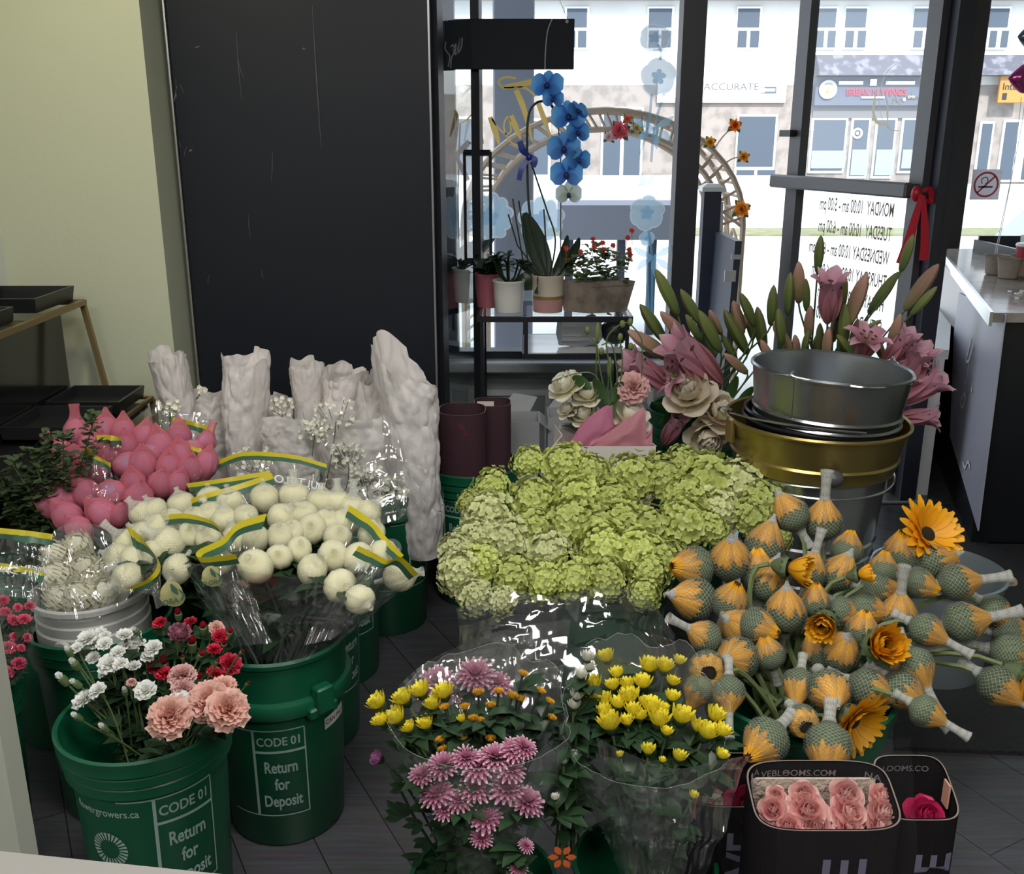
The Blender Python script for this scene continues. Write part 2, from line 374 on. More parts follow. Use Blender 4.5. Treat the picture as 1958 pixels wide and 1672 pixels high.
# knee wall under the window with panel mouldings
kw = MB(); kw.box((-0.26,3.96,0),(0.64,4.05,0.585))
struct('wall_knee', kw, M_grey)
tm = MB(); tm.box((-0.26,3.86,0.585),(0.64,4.05,0.625), ch=0.006); tm.box((-0.26,3.945,0.545),(0.64,3.96,0.585), ch=0.004)
for x0, x1 in ((-0.18, 0.16), (0.24, 0.58)):
    for a, b_ in (((x0,3.948,0.47),(x1,3.96,0.495)), ((x0,3.948,0.10),(x1,3.96,0.125)), ((x0,3.948,0.125),(x0+0.025,3.96,0.47)), ((x1-0.025,3.948,0.125),(x1,3.96,0.47))): tm.box(a, b_)
struct('trim_sill', tm, M_greyl)
w1 = thing('window_1', None, None, (0,3.99,0)); w1['kind'] = 'structure'
f1 = MB(); f1.box((-0.26,-0.04,0.625),(-0.215,0.04,2.62)); f1.box((-0.215,-0.04,0.625),(0.64,0.04,0.655)); f1.build('window_frame', M_frame, w1, False)
MB().add([(-0.215,0,0.655),(0.632,0,0.655),(0.632,0,2.62),(-0.215,0,2.62)],[(0,1,2,3)]).build('pane', M_glass, w1, False)
rect('trim_jamb_left', 0.63, 3.94, 0, 0.716, 4.05, 2.62, M_frame)
jr = MB(); jr.box((1.64,3.94,0),(1.672,4.06,2.62)); jr.box((1.672,3.955,0),(1.712,4.05,2.62)); struct('trim_jamb_right', jr, M_frame)
th_ = MB(); th_.box((0.70,3.93,0.0),(1.75,4.10,0.014), ch=0.004); struct('trim_threshold', th_, mat('threshold_metal', (0.5,0.5,0.5), 0.35, 0.9))
# bay on the right: low side wall, corner post, outer window
struct('wall_bay', MB().prism([(1.735,4.06),(1.80,4.06),(2.56,5.8),(2.49,5.8)], 0, 0.60), M_grey)
bt = MB(); bt.prism([(1.725,4.05),(1.815,4.05),(2.575,5.8),(2.48,5.8)], 0.60, 0.64); bt.prism([(1.728,4.045),(1.80,4.045),(1.80,4.06),(1.735,4.06)], 0, 0.60)
struct('trim_bay', bt, M_white)
struct('trim_bay_post', MB().prism([(2.43,5.72),(2.545,5.72),(2.56,5.86),(2.46,5.86)], 0, 2.74), mat('purple_brown_post', (0.030,0.024,0.028), 0.5))
w2 = thing('window_2', None, None, (0,5.8,0)); w2['kind'] = 'structure'
f2 = MB(); f2.box((2.56,-0.04,0.44),(4.3,0.04,0.50)); f2.build('window_frame', M_frame, w2, False)
MB().add([(2.55,0,0.5),(4.22,0,0.5),(4.22,0,2.72),(2.55,0,2.72)],[(0,1,2,3)]).build('pane', M_glass, w2, False)
rect('wall_bay_front', 2.55, 5.76, 0, 4.3, 5.84, 0.44, M_grey)
rect('wall_bay_right', 4.22, 3.9, 0, 4.3, 5.8, 2.74, M_cream)
rect('wall_side', 3.3, 3.82, 0, 4.3, 3.9, 2.74, M_cream)
struct('floor_bay', MB().prism([(1.80,4.06),(3.4,4.06),(4.25,4.06),(4.25,5.8),(2.56,5.8)], -0.06, 0.0), M_floor)
# ceiling lights (out of the frame, they light the shop)
M_lamp = mat('lamp_diffuser', (0.9,0.9,0.9), 0.5, emit=((1,0.98,0.95), 3.0))
for lx, ly, lab in ((0.1,1.1,'rectangular white ceiling light above the flower buckets'), (-0.9,-0.6,'white ceiling light behind the viewer, left'), (1.1,-0.6,'white ceiling light behind the viewer, right')):
    t = thing('ceiling_light', lab, 'ceiling light', (lx,ly,2.70), 'shop ceiling lights')
    fb = MB()
    for a, b_ in (((-0.64,-0.34,-0.02),(0.64,-0.30,0.04)),((-0.64,0.30,-0.02),(0.64,0.34,0.04)),((-0.64,-0.30,-0.02),(-0.60,0.30,0.04)),((0.60,-0.30,-0.02),(0.64,0.30,0.04))): fb.box(a,b_)
    fb.build('frame', M_white, t, False)
    MB().box((-0.60,-0.30,0.0),(0.60,0.30,0.03)).build('diffuser', M_lamp, t, False)
sp0 = thing('ceiling_spotlight', 'small black ceiling spotlight aimed at the cream wall', 'ceiling light', (-1.05,2.3,2.74))
MB().lathe([(0,0),(0.05,0),(0.05,-0.02),(0.012,-0.025),(0.012,-0.06)], 20).build('canopy', M_black, sp0)
MB().lathe([(0.02,0.06),(0.05,0.05),(0.058,-0.09),(0.052,-0.09),(0.045,0.04),(0.0,0.045)], 20, M=TR(0,-0.02,-0.10)@RX(math.radians(38))).build('lamp_shade', M_black, sp0)
# ------------------------------------------------------------------ open glass door
def make_door():
    hx, hy = 1.628, 4.02; ph = math.radians(70); wd = 0.90
    t = thing('door_1', None, None, (hx,hy,0)); t['kind'] = 'structure'
    ux = Vector((-math.cos(ph), math.sin(ph), 0)); n = Vector((-math.sin(ph), -math.cos(ph), 0))   # n: inside face, towards the opening
    M = Matrix(((ux.x, n.x, 0, 0), (ux.y, n.y, 0, 0), (0, 0, 1, 0), (0,0,0,1)))
    fr = MB()
    fr.box((0,-0.022,0.02),(0.075,0.022,2.4), M=M); fr.box((wd-0.085,-0.022,0.02),(wd,0.022,2.4), M=M)
    fr.box((0.075,-0.022,0.02),(wd-0.085,0.022,0.27), M=M); fr.box((0.075,-0.022,2.28),(wd-0.085,0.022,2.4), M=M)
    fr.build('frame', M_frameg, t, False)
    MB().add([(0.075,0,0.27),(wd-0.085,0,0.27),(wd-0.085,0,2.28),(0.075,0,2.28)],[(0,1,2,3)],0,M).build('pane', M_glass, t, False)
    pb = MB(); pb.box((0.02,0.045,1.255),(wd+0.05,0.085,1.315), M=M, ch=0.008); pb.box((0.02,0.02,1.26),(0.07,0.05,1.31), M=M); pb.box((wd-0.07,0.02,1.26),(wd-0.02,0.05,1.31), M=M)
    pb.build('push_bar', M_frameg, t, False)
    lk = MB(); lk.tube([M @ Vector((wd-0.04,0.02,1.50)), M @ Vector((wd-0.04,0.05,1.50))], 0.016, 10); lk.box((wd-0.055,0.045,1.485),(wd+0.03,0.06,1.515), M=M)
    lk.build('lock_thumbturn', M_black, t, False)
    # gold lettering on the glass, seen from behind (mirrored)
    g = MB(); yy = 0.006
    def on(x, z): return M @ Vector((x, yy, z))
    hours = ['MONDAY  10:00 am - 5:00 pm', 'TUESDAY  10:00 am - 6:00 pm', 'WEDNESDAY 10:00 am - 6:00 pm', 'THURSDAY 10:00 am - 6:00 pm', 'FRIDAY  10:00 am - 6:00 pm', 'SATURDAY 10:00 am - 6:00 pm']
    for k, s_ in enumerate(hours):
        text_mb(s_, 0.062, lambda x, y, k=k: on(0.16 - x, 1.17 - k*0.098 + y*1.3), 0, g, 0.012, 0.62, 'LEFT', True)
    g.build('lettering', mat('gold_vinyl_lettering', (0.13,0.095,0.04), 0.5), t, False)
    s2 = MB(); off = M.to_3x3() @ Vector((0,1,0))
    # shop name in script and a line drawn lily, traced on the glass plane
    def gl(x, y):
        # photo pixel -> point on the door glass plane
        d = P(x, y, 1.0) - Vector((0,0,EYE)); o = Vector((0,0,EYE)); q = Vector((hx,hy,0))
        return o + d*((q - o).dot(n)/d.dot(n)) + n*0.007
    def S(pts, w): stroke(s2, [gl(1500 + a*0.2339, b*0.2339) for a, b in pts], w, off)
    S([(1210,250),(1170,150),(1090,122),(1025,180),(1022,270),(1080,335),(1150,335),(1235,270),(1250,190)], 0.008)
    S([(1090,125),(1180,180),(1222,300),(1205,450),(1150,538),(1080,520),(1035,450),(1030,415),(1040,540),(1060,640),(1080,690),(1150,700)], [0.012]*5+[0.008]*7)
    S([(960,628),(1120,612),(1200,655),(1210,735),(1150,780),(1080,775)], 0.010)
    for k in range(9):
        x = 985 - k*21; S([(x,490+(k%3)*8),(x-14,530),(x-6,556),(x-22,500)], 0.006)
    S([(870,430),(882,500),(866,552)], 0.006)
    S([(600,448),(640,540),(665,612),(600,560),(590,640)], 0.010); S([(690,455),(730,460)], 0.010); S([(760,560),(705,560),(690,610),(720,660)], 0.009)
    S([(350,430),(330,600),(315,760),(345,880),(410,945),(480,950),(560,1030),(640,1050),(700,1045)], [0.006,0.03,0.03,0.035,0.03,0.012,0.012,0.01,0.004])
    S([(480,490),(520,640),(520,800),(530,950),(560,1020)], [0.008,0.022,0.02,0.012,0.006])
    S([(640,0),(520,120),(450,250),(400,500),(400,650),(440,850),(540,1000)], 0.005); S([(560,60),(470,230),(415,420)], 0.004); S([(560,240),(470,330),(420,420)], 0.004)
    s2.build('shop_name', mat('gold_vinyl_script', (0.14,0.11,0.045), 0.5), t, False)
    return t
make_door()
# ------------------------------------------------------------------ gold script and flower stickers on the left window
GY = 3.98
gs = MB(); offy = Vector((0,1,0))
def G(pts, w): stroke(gs, [P(820 + a*0.287, b*0.287, GY) for a, b in pts], w, offy)
G([(500,578),(600,565),(700,540)], [0.012,0.022,0.02]); G([(580,522),(505,515),(465,545),(500,585),(590,582),(650,590),(710,640)], 0.008)
G([(580,600),(620,690),(645,770),(690,945)], [0.02,0.022,0.018,0.006]); G([(730,690),(770,800),(812,912)], [0.018,0.02,0.006])
G([(545,770),(580,850),(612,925)], [0.02,0.022,0.008]); G([(408,780),(440,870),(470,965)], [0.018,0.024,0.008]); G([(330,850),(345,900),(362,958)], [0.016,0.016,0.006])
G([(420,790),(460,850),(510,890),(545,880),(540,810),(520,780),(500,850),(540,940),(600,970),(650,950)], 0.006); G([(215,820),(250,800),(285,765)], 0.006)
tag(gs.build('window_lettering', mat('gold_window_vinyl', (0.62,0.44,0.14), 0.5, trans=0.5), None, False), 'large mirrored gold script lettering on the left shop window glass', 'lettering')
def vinyl(name, col): return film(name, (0.92,0.95,1.0), 0.55, col, 0.1, 0.3, flat=True, base=0.0)
M_vw = vinyl('white_vinyl', (0.62,0.66,0.72)); M_vb = vinyl('pale_blue_vinyl', (0.35,0.62,0.80)); M_vd = vinyl('blue_vinyl', (0.13,0.38,0.60)); M_vo = vinyl('clear_vinyl_edge', (0.85,0.9,0.92))
def sticker(px, py, r, label, petals=6, big=M_vw, core=M_vb, rag=0.12, stems=(), bow=None, sq=1.0):
    c = P(px, py, GY - 0.006); R = px2m(c, r); t = thing('flower_sticker', label, 'window sticker', c, 'flower stickers on the shop window')
    def disc(rad, k, amp, y, mi, ph):
        n = 96; vs = [(0,y,0)] + [(rad*(1 - amp + amp*abs(math.sin(k*a/2 + ph))**0.6 + 0.03*math.sin(5*a+ph))*math.cos(a), y, sq*rad*(1 - amp + amp*abs(math.sin(k*a/2 + ph))**0.6)*math.sin(a)) for a in [2*PI*i/n for i in range(n)]]
        return MB().add(vs, [(0, 1+(i+1)%n, 1+i) for i in range(n)], mi)
    disc(R*1.08, petals, rag, 0.0, 0, 0.4).build('sticker_edge', M_vo, t, False)
    disc(R, petals, rag*1.4, -0.0015, 0, 0.4).build('petals', big, t, False)
    disc(R*0.42, 5, 0.5, -0.003, 0, 1.0).build('flower_centre', core, t, False)
    if stems:
        sb = MB()
        for pl in stems: stroke(sb, [P(x, y, GY - 0.008) - c for x, y in pl], 0.010, offy)
        sb.build('stem', M_vd, t, False)
    if bow:
        bb = MB()
        for dx, dy in ((38,-22),(34,26),(-36,-18),(-30,24),(6,40)): stroke(bb, [P(bow[0], bow[1], GY-0.01) - c, P(bow[0]+dx*0.6, bow[1]+dy*0.5, GY-0.01) - c, P(bow[0]+dx, bow[1]+dy, GY-0.01) - c], [0.004,0.03,0.004], offy)
        bb.build('bow', M_vb, t, False)
sticker(1252, 72, 30, 'topmost white flower sticker on the window glass', 4, stems=[[(1258,85),(1264,100),(1262,115)]], sq=0.8)
sticker(1259, 147, 34, 'round white poppy sticker with blue bow on its long stems', 5, rag=0.08, stems=[[(1246,180),(1240,240),(1224,295)],[(1270,180),(1252,240),(1245,310)]], bow=(1250,245))
sticker(1237, 407, 32, 'round pale blue poppy sticker low on the window', 6, big=vinyl('soft_blue_vinyl', (0.48,0.66,0.78)), stems=[[(1240,440),(1247,500),(1246,600)]])
sticker(1237, 456, 14, 'small blue bud sticker with bow under the blue poppy', 5, big=M_vb, stems=[[(1237,470),(1238,540),(1240,600)]], bow=(1248,492))
sticker(935, 415, 44, 'large ruffled pale blue carnation sticker behind the glass door', 11, big=vinyl('carnation_blue_vinyl', (0.45,0.68,0.84)), rag=0.16)
sticker(1035, 420, 42, 'pale blue ruffled sticker behind the orchid pot', 9, big=vinyl('ice_blue_vinyl', (0.50,0.70,0.84)), rag=0.16)
bf = MB()
for s_ in (((1226,328),(1234,344),(1222,354),(1236,352)), ((1236,352),(1246,338),(1252,334),(1244,350))): bf.add([P(x,y,GY-0.006) for x,y in s_], [(0,1,3,2) if s_[0][0] < 1230 else (0,1,2,3)])
tag(bf.build('butterfly_sticker', M_vb, None, False), 'tiny blue butterfly sticker between the flower stickers', 'window sticker')
# no smoking sign on the right outer window
c = P(1885, 353, 5.78); ns = thing('no_smoking_sign', 'square no smoking sign on the right window glass', 'sign', c)
r = px2m(c, 26); MB().box((-r*1.05,-0.002,-r*1.08),(r*1.05,0.002,r*1.08)).build('sign_plate', mat('sign_grey', (0.72,0.70,0.73), 0.6, trans=0.5), ns, False)
rb = MB(); rb.lathe([(r*0.78,0),(r*0.92,0)], 40, M=RX(PI/2)@TR(0,0,0.004))
stroke(rb, [(-r*0.6,-0.004,-r*0.6),(0,-0.004,0),(r*0.6,-0.004,r*0.6)], r*0.13, offy); rb.build('red_ring', mat('sign_red', (0.62,0.06,0.09), 0.5), ns, False)
cg = MB(); cg.box((-r*0.55,-0.004,-r*0.24),(r*0.5,-0.003,-r*0.10)); stroke(cg, [(-r*0.3,-0.0035,r*0.05),(-r*0.35,-0.0035,r*0.4),(0,-0.0035,r*0.5),(0.1*r,-0.0035,r*0.15),(-r*0.1,-0.0035,r*0.1)], r*0.08, offy)
cg.build('cigarette_mark', mat('sign_dark', (0.12,0.15,0.2), 0.6), ns, False)
# ------------------------------------------------------------------ black mat
mt = MB(); mt.prism([(1.60,3.84),(0.97,2.18),(3.0,2.04),(3.05,3.43),(1.80,3.47),(1.92,3.84)], 0.0, 0.012)
tag(mt.build('door_mat', mat('black_ribbed_rubber', (0.012,0.013,0.016), 0.8, bump=(120,0.5)), None, False), 'long black rubber mat from the open door along the counter', 'mat')
wb = MB(); p0 = P(1727, 968, 4.085); wb.box((p0.x-0.035,4.065,0.014),(p0.x+0.025,4.11,0.235), ch=0.004)
tag(wb.build('wood_block', mat('raw_pine', (0.32,0.17,0.09), 0.7, nz=(14,(0.18,0.08,0.04),0.5,0.7)), None, False), 'short upright pine block on the door threshold', 'wood block')
# ------------------------------------------------------------------ flower cooler: black side and glass door
fc = thing('flower_cooler', 'tall black scratched flower cooler with a framed glass door', 'cooler', (-0.66,3.36,0))
M_cool = mat('black_laminate', (0.009,0.0115,0.018), 0.42, spec=0.3, bump=(3,0.05))
cb = MB(); cb.box((-0.425,0,0.02),(0.405,0.58,2.5), ch=0.006); cb.build('body', M_cool, fc, False)
sc_ = MB()
def scr(x0, y0, x1, y1, w=0.002): 
    a = P(x0,y0,3.357) - Vector((-0.66,3.36,0)); b_ = P(x1,y1,3.357) - Vector((-0.66,3.36,0)); stroke(sc_, [a, (a+b_)/2 + Vector((rnd(-.003,.003),0,0)), b_], [w*0.4, w, w*0.3], offy, n=3)
scr(597,10,614,280,0.0028)
for x0,y0,x1,y1 in ((452,60,462,190),(521,290,519,350),(476,410,479,455),(336,150,338,190),(344,160,352,178),(358,280,352,300),(342,270,346,282),(455,110,466,150),(345,400,350,420),(400,525,398,545),(500,515,505,535)): scr(x0,y0,x1,y1,0.002)
scr(372, 92, 384, 88, 0.004); scr(338,165,332,195,0.005); scr(362,290,368,286,0.008); scr(578,92,584,94,0.006)
sc_.build('scratches', mat('scuff_grey', (0.10,0.10,0.11), 0.7), fc, False)
et = MB(); et.tube([(-0.428,-0.004,0.4),(-0.428,-0.004,2.5)], 0.004, 5); et.box((0.396,-0.010,0.02),(0.402,0.0,2.5)); et.build('edge_trim', mat('worn_steel_edge', (0.45,0.45,0.46), 0.3, 0.8), fc, False)
dr = MB(); a = Vector((0.412,0.03,0)); b_ = Vector((0.538,0.44,0)); u_ = (b_-a).normalized(); nn = Vector((u_.y,-u_.x,0))
MD = Matrix(((u_.x,nn.x,0,a.x),(u_.y,nn.y,0,a.y),(0,0,1,0),(0,0,0,1))); LD = (b_-a).length
dr.box((0,-0.012,0.06),(0.05,0.012,2.45), M=MD); dr.box((LD-0.035,-0.016,0.06),(LD,0.016,2.45), M=MD); dr.box((0.05,-0.012,0.06),(LD-0.035,0.012,0.12), M=MD); dr.box((0.05,-0.012,2.39),(LD-0.035,0.012,2.45), M=MD)
dob = dr.build('door', M_black, fc, False)
MB().add([(0.05,0,0.12),(LD-0.035,0,0.12),(LD-0.035,0,2.39),(0.05,0,2.39)],[(0,1,2,3)],0,MD).build('pane', film('cooler_glass', (0.88,0.94,0.94), 0.03, (0.7,0.85,0.85), 0.5, 0.03, flat=True), dob, False)
dg = MB(); dg.box((0.052,-0.006,0.12),(0.062,0.006,2.39), M=MD); dg.build('door_gasket', mat('pale_gasket', (0.85,0.85,0.72), 0.3), dob, False)
pbk = Vector((-0.66,3.36,0)); za = P(905, 290, 3.78).z; zb = P(905, 500, 3.78).z
hd = MB()
for sd in (1,-1):
    hd.tube([MD @ Vector((LD-0.018, 0.014*sd, za-0.005)), MD @ Vector((LD-0.018, 0.05*sd, za-0.005))], 0.012, 6)
    hd.tube([MD @ Vector((LD-0.018, 0.014*sd, zb)), MD @ Vector((LD-0.018, 0.05*sd, zb))], 0.012, 6)
    hd.tube([MD @ Vector((LD-0.018, 0.05*sd, za)), MD @ Vector((LD-0.018, 0.05*sd, zb-0.01))], 0.006, 6)
hd.build('door_handle', M_black, dob)
# ------------------------------------------------------------------ right hand counter
ct = thing('service_counter', 'black service counter with pale stone top and painted grey side reflection', 'counter', (1.745,3.5,0))
cbm = MB(); cbm.prism([(0,0),(1.50,-0.05),(1.55,1.95),(0.55,1.95)], 0.012, 0.86); cbm.build('body', mat('black_counter_gloss', (0.010,0.011,0.016), 0.25), ct, False)
M_top = mat('polished_stone', (0.36,0.33,0.30), 0.12, nz=(9,(0.24,0.22,0.20),0.45,0.65))
ctm = MB(); ctm.prism([(-0.055,-0.03),(1.50,-0.085),(1.55,2.0),(0.60,2.0)], 0.862, 0.896); ctm.build('worktop', M_top, ct, False)
rm = MB(); rm.prism([(-0.066,-0.036),(-0.054,-0.036),(0.605,2.0),(0.592,2.0)], 0.85, 0.90); rm.build('worktop_edge', mat('bright_steel', (0.6,0.62,0.65), 0.25, 0.9), ct, False)
# pale diagonal-edged slab paints the window reflection on the side facing the door
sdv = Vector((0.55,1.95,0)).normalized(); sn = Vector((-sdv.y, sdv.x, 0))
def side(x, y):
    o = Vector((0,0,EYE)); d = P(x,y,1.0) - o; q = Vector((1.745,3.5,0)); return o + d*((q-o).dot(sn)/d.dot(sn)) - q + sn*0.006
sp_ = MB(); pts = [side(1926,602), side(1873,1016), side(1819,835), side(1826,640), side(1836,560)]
back = [p - sn*0.004 for p in pts]; sp_.hexa(back, pts); spo = sp_.build('side_reflection', mat('painted_window_reflection', (0.38,0.38,0.46), 0.4), ct, False)
lt = MB()
for pl, w in (([(1862,645),(1856,672),(1852,690),(1858,688),(1866,660)],0.014), ([(1858,690),(1854,720),(1850,735)],0.010), ([(1848,752),(1842,770),(1845,780),(1851,764),(1848,752)],0.012), ([(1846,885),(1850,895),(1856,884),(1860,896)],0.014), ([(1862,744),(1864,747)],0.02)):
    stroke(lt, [side(x,y) + sn*0.004 for x, y in pl], w, sn)
lt.build('side_lettering', mat('cream_lettering', (0.75,0.72,0.68), 0.6), spo, False)
# things on the counter
TZ = 0.896
def onc(x, y, z=TZ): return P(x, y, Z=z)
p1 = onc(1835, 468); p2 = onc(1955, 476); dtr = thing('counter_tray', 'shallow black tray at the far end of the counter', 'tray', (2.55,5.0,TZ))
tb = MB(); tb.box((-0.12,-0.20,0),(0.62,0.30,0.012)); tb.box((-0.12,-0.20,0.012),(-0.10,0.30,0.07)); tb.box((-0.12,-0.20,0.012),(0.62,-0.185,0.045)); tb.box((-0.10,0.285,0.012),(0.62,0.30,0.09)); tb.box((0.60,-0.185,0.012),(0.62,0.285,0.07))
tb.build('tray_shell', M_black, dtr, False)
pr = MB()
for k in range(6): pr.box((0.06+k*0.075,-0.05,0.014),(0.115+k*0.075,0.16,0.13+0.01*(k%3)), M=TR(0,0,0)@RX(-0.15))
tag(pr.build('seed_card_packet', mat('pale_cards', (0.55,0.56,0.56), 0.7, nz=(18,(0.35,0.38,0.12),0.62,0.7)), None, False, loc=(2.55,5.0,TZ)), 'row of pale printed cards standing in the black counter tray', 'cards', kind='stuff')
# moulded cup carrier and red cup
cc = onc(1935, 535); M_pulp = mat('grey_pulp', (0.30,0.26,0.22), 0.9, bump=(60,0.3))
cu_ = thing('cup_carrier', 'moulded grey pulp cup carrier on the counter', 'cup carrier', (cc.x+0.06, cc.y+0.10, TZ))
cm_ = MB()
for ix in (-1,1):
    for iy in (-1,1): cm_.lathe([(0.030,0.0),(0.038,0.004),(0.050,0.085),(0.056,0.088),(0.05,0.08),(0.036,0.012),(0.0,0.010)], 16, M=TR(0.062*ix,0.062*iy,0))
cm_.build('carrier_tray', M_pulp, cu_)
def cup(name, lab, loc, h, col, txt):
    t = thing(name, lab, 'paper cup', loc); b_ = MB(); b_.lathe([(0.0,0.0),(0.030,0.0),(0.034,0.05),(0.0365,h*0.62)], 24); b_.build('cup_base', mat('kraft_cup', (0.28,0.19,0.13), 0.7), t)
    b2 = MB(); b2.lathe([(0.0366,h*0.62),(0.040,h)], 24); b2.build('cup_band', mat('red_cup_band', col, 0.5), t)
    b3 = MB(); b3.lathe([(0.041,h),(0.043,h+0.004),(0.041,h+0.012),(0.036,h+0.014),(0.0,h+0.013)], 24); b3.build('cup_lid', M_white, t)
    tx = MB(); text_mb(txt, 0.026, lambda x, y: Vector((0.0395*math.sin(x/0.0395)*1.0, -0.0395*math.cos(x/0.0395)-0.0012, h*0.66+y)), 0, tx, 0.01, shear=0.3); tx.build('cup_lettering', mat('white_print', (0.8,0.8,0.8), 0.6), t, False)
cup('paper_cup', 'red and kraft paper cup in the pulp carrier', (cu_.location.x-0.062+0.062, cu_.location.y-0.062, TZ+0.013), 0.125, (0.33,0.03,0.05), 'Tims')
cr = MB()
for k in range(5): 
    p = onc(1940+rnd(-14,14), 566+rnd(-8,8)); cr.box((p.x-0.006,p.y-0.008,TZ),(p.x+0.008,p.y+0.006,TZ+0.008), ch=0.002)
tag(cr.build('paper_scraps', M_white, None, False), 'scraps of white paper on the counter top', 'paper scraps', kind='stuff')
# balloons at the right edge
def balloon(px, py, Y, r, col, lab, dirx):
    c = P(px, py, Y); R = px2m(c, r); t = thing('foil_balloon', lab, 'balloon', c, 'foil balloons at the window')
    b_ = MB(); b_.grid(lambda u, v: Vector((R*1.5*(v-0.5)*2*0.6*dirx, 0.35*R*math.sin(2*PI*u)*math.sin(PI*v)**0.8, R*math.cos(2*PI*u)*math.sin(PI*v)**0.8*(0.6+0.4*v))), 20, 12, 0, True); b_.build('envelope', mat('foil_'+str(px), col, 0.15, 0.7), t)
    MB().tube([Vector((0,0,-R)), Vector((0.02,0.02,-R-0.3)), Vector((0.0,0.05,-c.z+0.9))], 0.0015, 4).build('string', M_white, t)
balloon(1958, 150, 4.7, 34, (0.45,0.08,0.25), 'shiny purple pink foil balloon at the right window edge', 1)
balloon(1974, 70, 4.9, 32, (0.16,0.20,0.24), 'dark grey foil balloon above the purple pink one', 1)
# red ribbon tied to the push bar
bar = Vector((1.57,3.985,1.275)); rr = thing('red_ribbon', 'red satin ribbon tied on the door push bar', 'ribbon', bar); M_red = mat('red_satin', (0.50,0.012,0.03), 0.35, trans=0.25)
rk = MB(); rk.ball((0,-0.02,0), 0.022, 0.02, 0.03); rk.build('knot', M_red, rr)
rl = MB()
def rpt(x, y, dy=0): return P(x, y, 3.94+dy) - bar
stroke(rl, [rpt(1762,372), rpt(1752,410), rpt(1738,460), rpt(1724,505)], [0.012,0.028,0.036,0.045], Vector((0.2,1,0))); stroke(rl, [rpt(1766,374), rpt(1768,430), rpt(1768,470), rpt(1766,498)], [0.012,0.028,0.03,0.036], Vector((0.3,1,0)))
stroke(rl, [rpt(1764,366), rpt(1778,362,0.02), rpt(1780,385,0.03), rpt(1765,380)], [0.01,0.02,0.02,0.01], Vector((0.2,1,0)))
rl.build('ribbon_tails', M_red, rr)
# ================================================================== the street outside
GZ = -0.10
M_conc = mat('sun_bleached_concrete', (0.62,0.62,0.60), 0.9, nz=(1.5,(0.55,0.55,0.53),0.4,0.6))
struct('ground_sidewalk', MB().prism([(-8,4.06),(1.74,4.06),(2.5,5.86),(14,5.86),(14,9),(-8,9)], -0.30, -0.02), M_conc)
rect('ground_road', -40, 9, -0.4, 60, 34.2, GZ, mat('pale_asphalt', (0.50,0.50,0.50), 0.95, nz=(0.7,(0.44,0.44,0.44),0.4,0.6)))
rect('ground_verge', -40, 16.4, -0.35, 60, 17.6, GZ+0.03, mat('dry_grass', (0.15,0.18,0.07), 0.95, nz=(5,(0.22,0.20,0.14),0.4,0.6)))
BY = 34.0
def Bp(x, y): return P(x, y, BY)
bl = thing('apartment_block', 'two storey white sided shop block across the street', 'building', (Bp(1500,340).x, BY, GZ))
BO = bl.location.copy()
def brect(mb, x0, y0, x1, y1, t=0.0, d=0.2, mi=0):
    a = Bp(x0, y1) - BO; b_ = Bp(x1, y0) - BO
    mb.box((a.x, -t, a.z), (b_.x, -t + d, b_.z), mi)
M_sid = mat('white_siding', (0.66,0.66,0.64), 0.8, nz=(0.6,(0.60,0.60,0.58),0.4,0.6)); M_stone = mat('tan_stone', (0.30,0.265,0.245), 0.9, nz=(2.2,(0.22,0.195,0.18),0.45,0.6))
M_shin = mat('grey_shingle_awning', (0.10,0.10,0.125), 0.9, nz=(3,(0.20,0.20,0.235),0.5,0.62)); M_wgl = mat('far_window_glass', (0.075,0.095,0.125), 0.5, spec=0.2); M_fas = mat('slate_fascia', (0.10,0.115,0.16), 0.7)
u1 = MB(); u1.box((-40,0,3.1),(40,5,5.9)); u1.build('upper_wall', M_sid, bl, False)
l1 = MB(); l1.box((-40,0,0),(40,5,3.1)); l1.build('lower_wall', M_stone, bl, False)
rf = MB(); rf.hexa([(-40,-0.5,5.6),(40,-0.5,5.6),(40,5,5.75),(-40,5,5.75)], [(-40,-0.5,5.8),(40,-0.5,5.8),(40,5,8.4),(-40,5,8.4)]); rf.build('roof', mat('grey_roof', (0.2,0.2,0.22), 0.9), bl, False)
bs = MB(); brect(bs, 820, 335, 1530, 352, 0.12); bs.build('base_course', M_sid, bl, False)
a1 = MB(); p = Bp(1556,146)-BO; q = Bp(2100,105)-BO; a1.hexa([(p.x,-0.7,p.z),(q.x,-0.7,p.z),(q.x,0,p.z),(p.x,0,p.z)], [(p.x,-0.1,q.z),(q.x,-0.1,q.z),(q.x,0,q.z),(p.x,0,q.z)]); a1.build('shingle_awning', M_shin, bl, False)
fs_ = MB(); brect(fs_, 1552, 148, 1806, 202, 0.3, 0.3); fs_.build('shop_fascia', M_fas, bl, False)
st_ = MB(); brect(st_, 1552, 202, 1806, 226, 0.1, 0.1); st_.build('soffit', mat('grey_soffit', (0.16,0.16,0.17), 0.9), bl, False)
def far_window(x0, y0, x1, y1, cols=1, low=None):
    f = MB(); brect(f, x0-3, y0-3, x1+3, y1+3, 0.08, 0.1); fo = f.build('window', M_white, bl, False)
    g = MB()
    if low is None:
        for k in range(cols):
            w = (x1-x0)/cols; brect(g, x0+k*w+1.5, y0+1.5, x0+(k+1)*w-1.5, y1-1.5, 0.10, 0.03)
    else:
        brect(g, x0+1.5, y0+1, x1-1.5, low-3, 0.10, 0.03)
        for k in range(cols): w = (x1-x0)/cols; brect(g, x0+k*w+1.5, low+3, x0+(k+1)*w-3, y1-1, 0.10, 0.03)
    g.build('pane', M_wgl, fo, False)
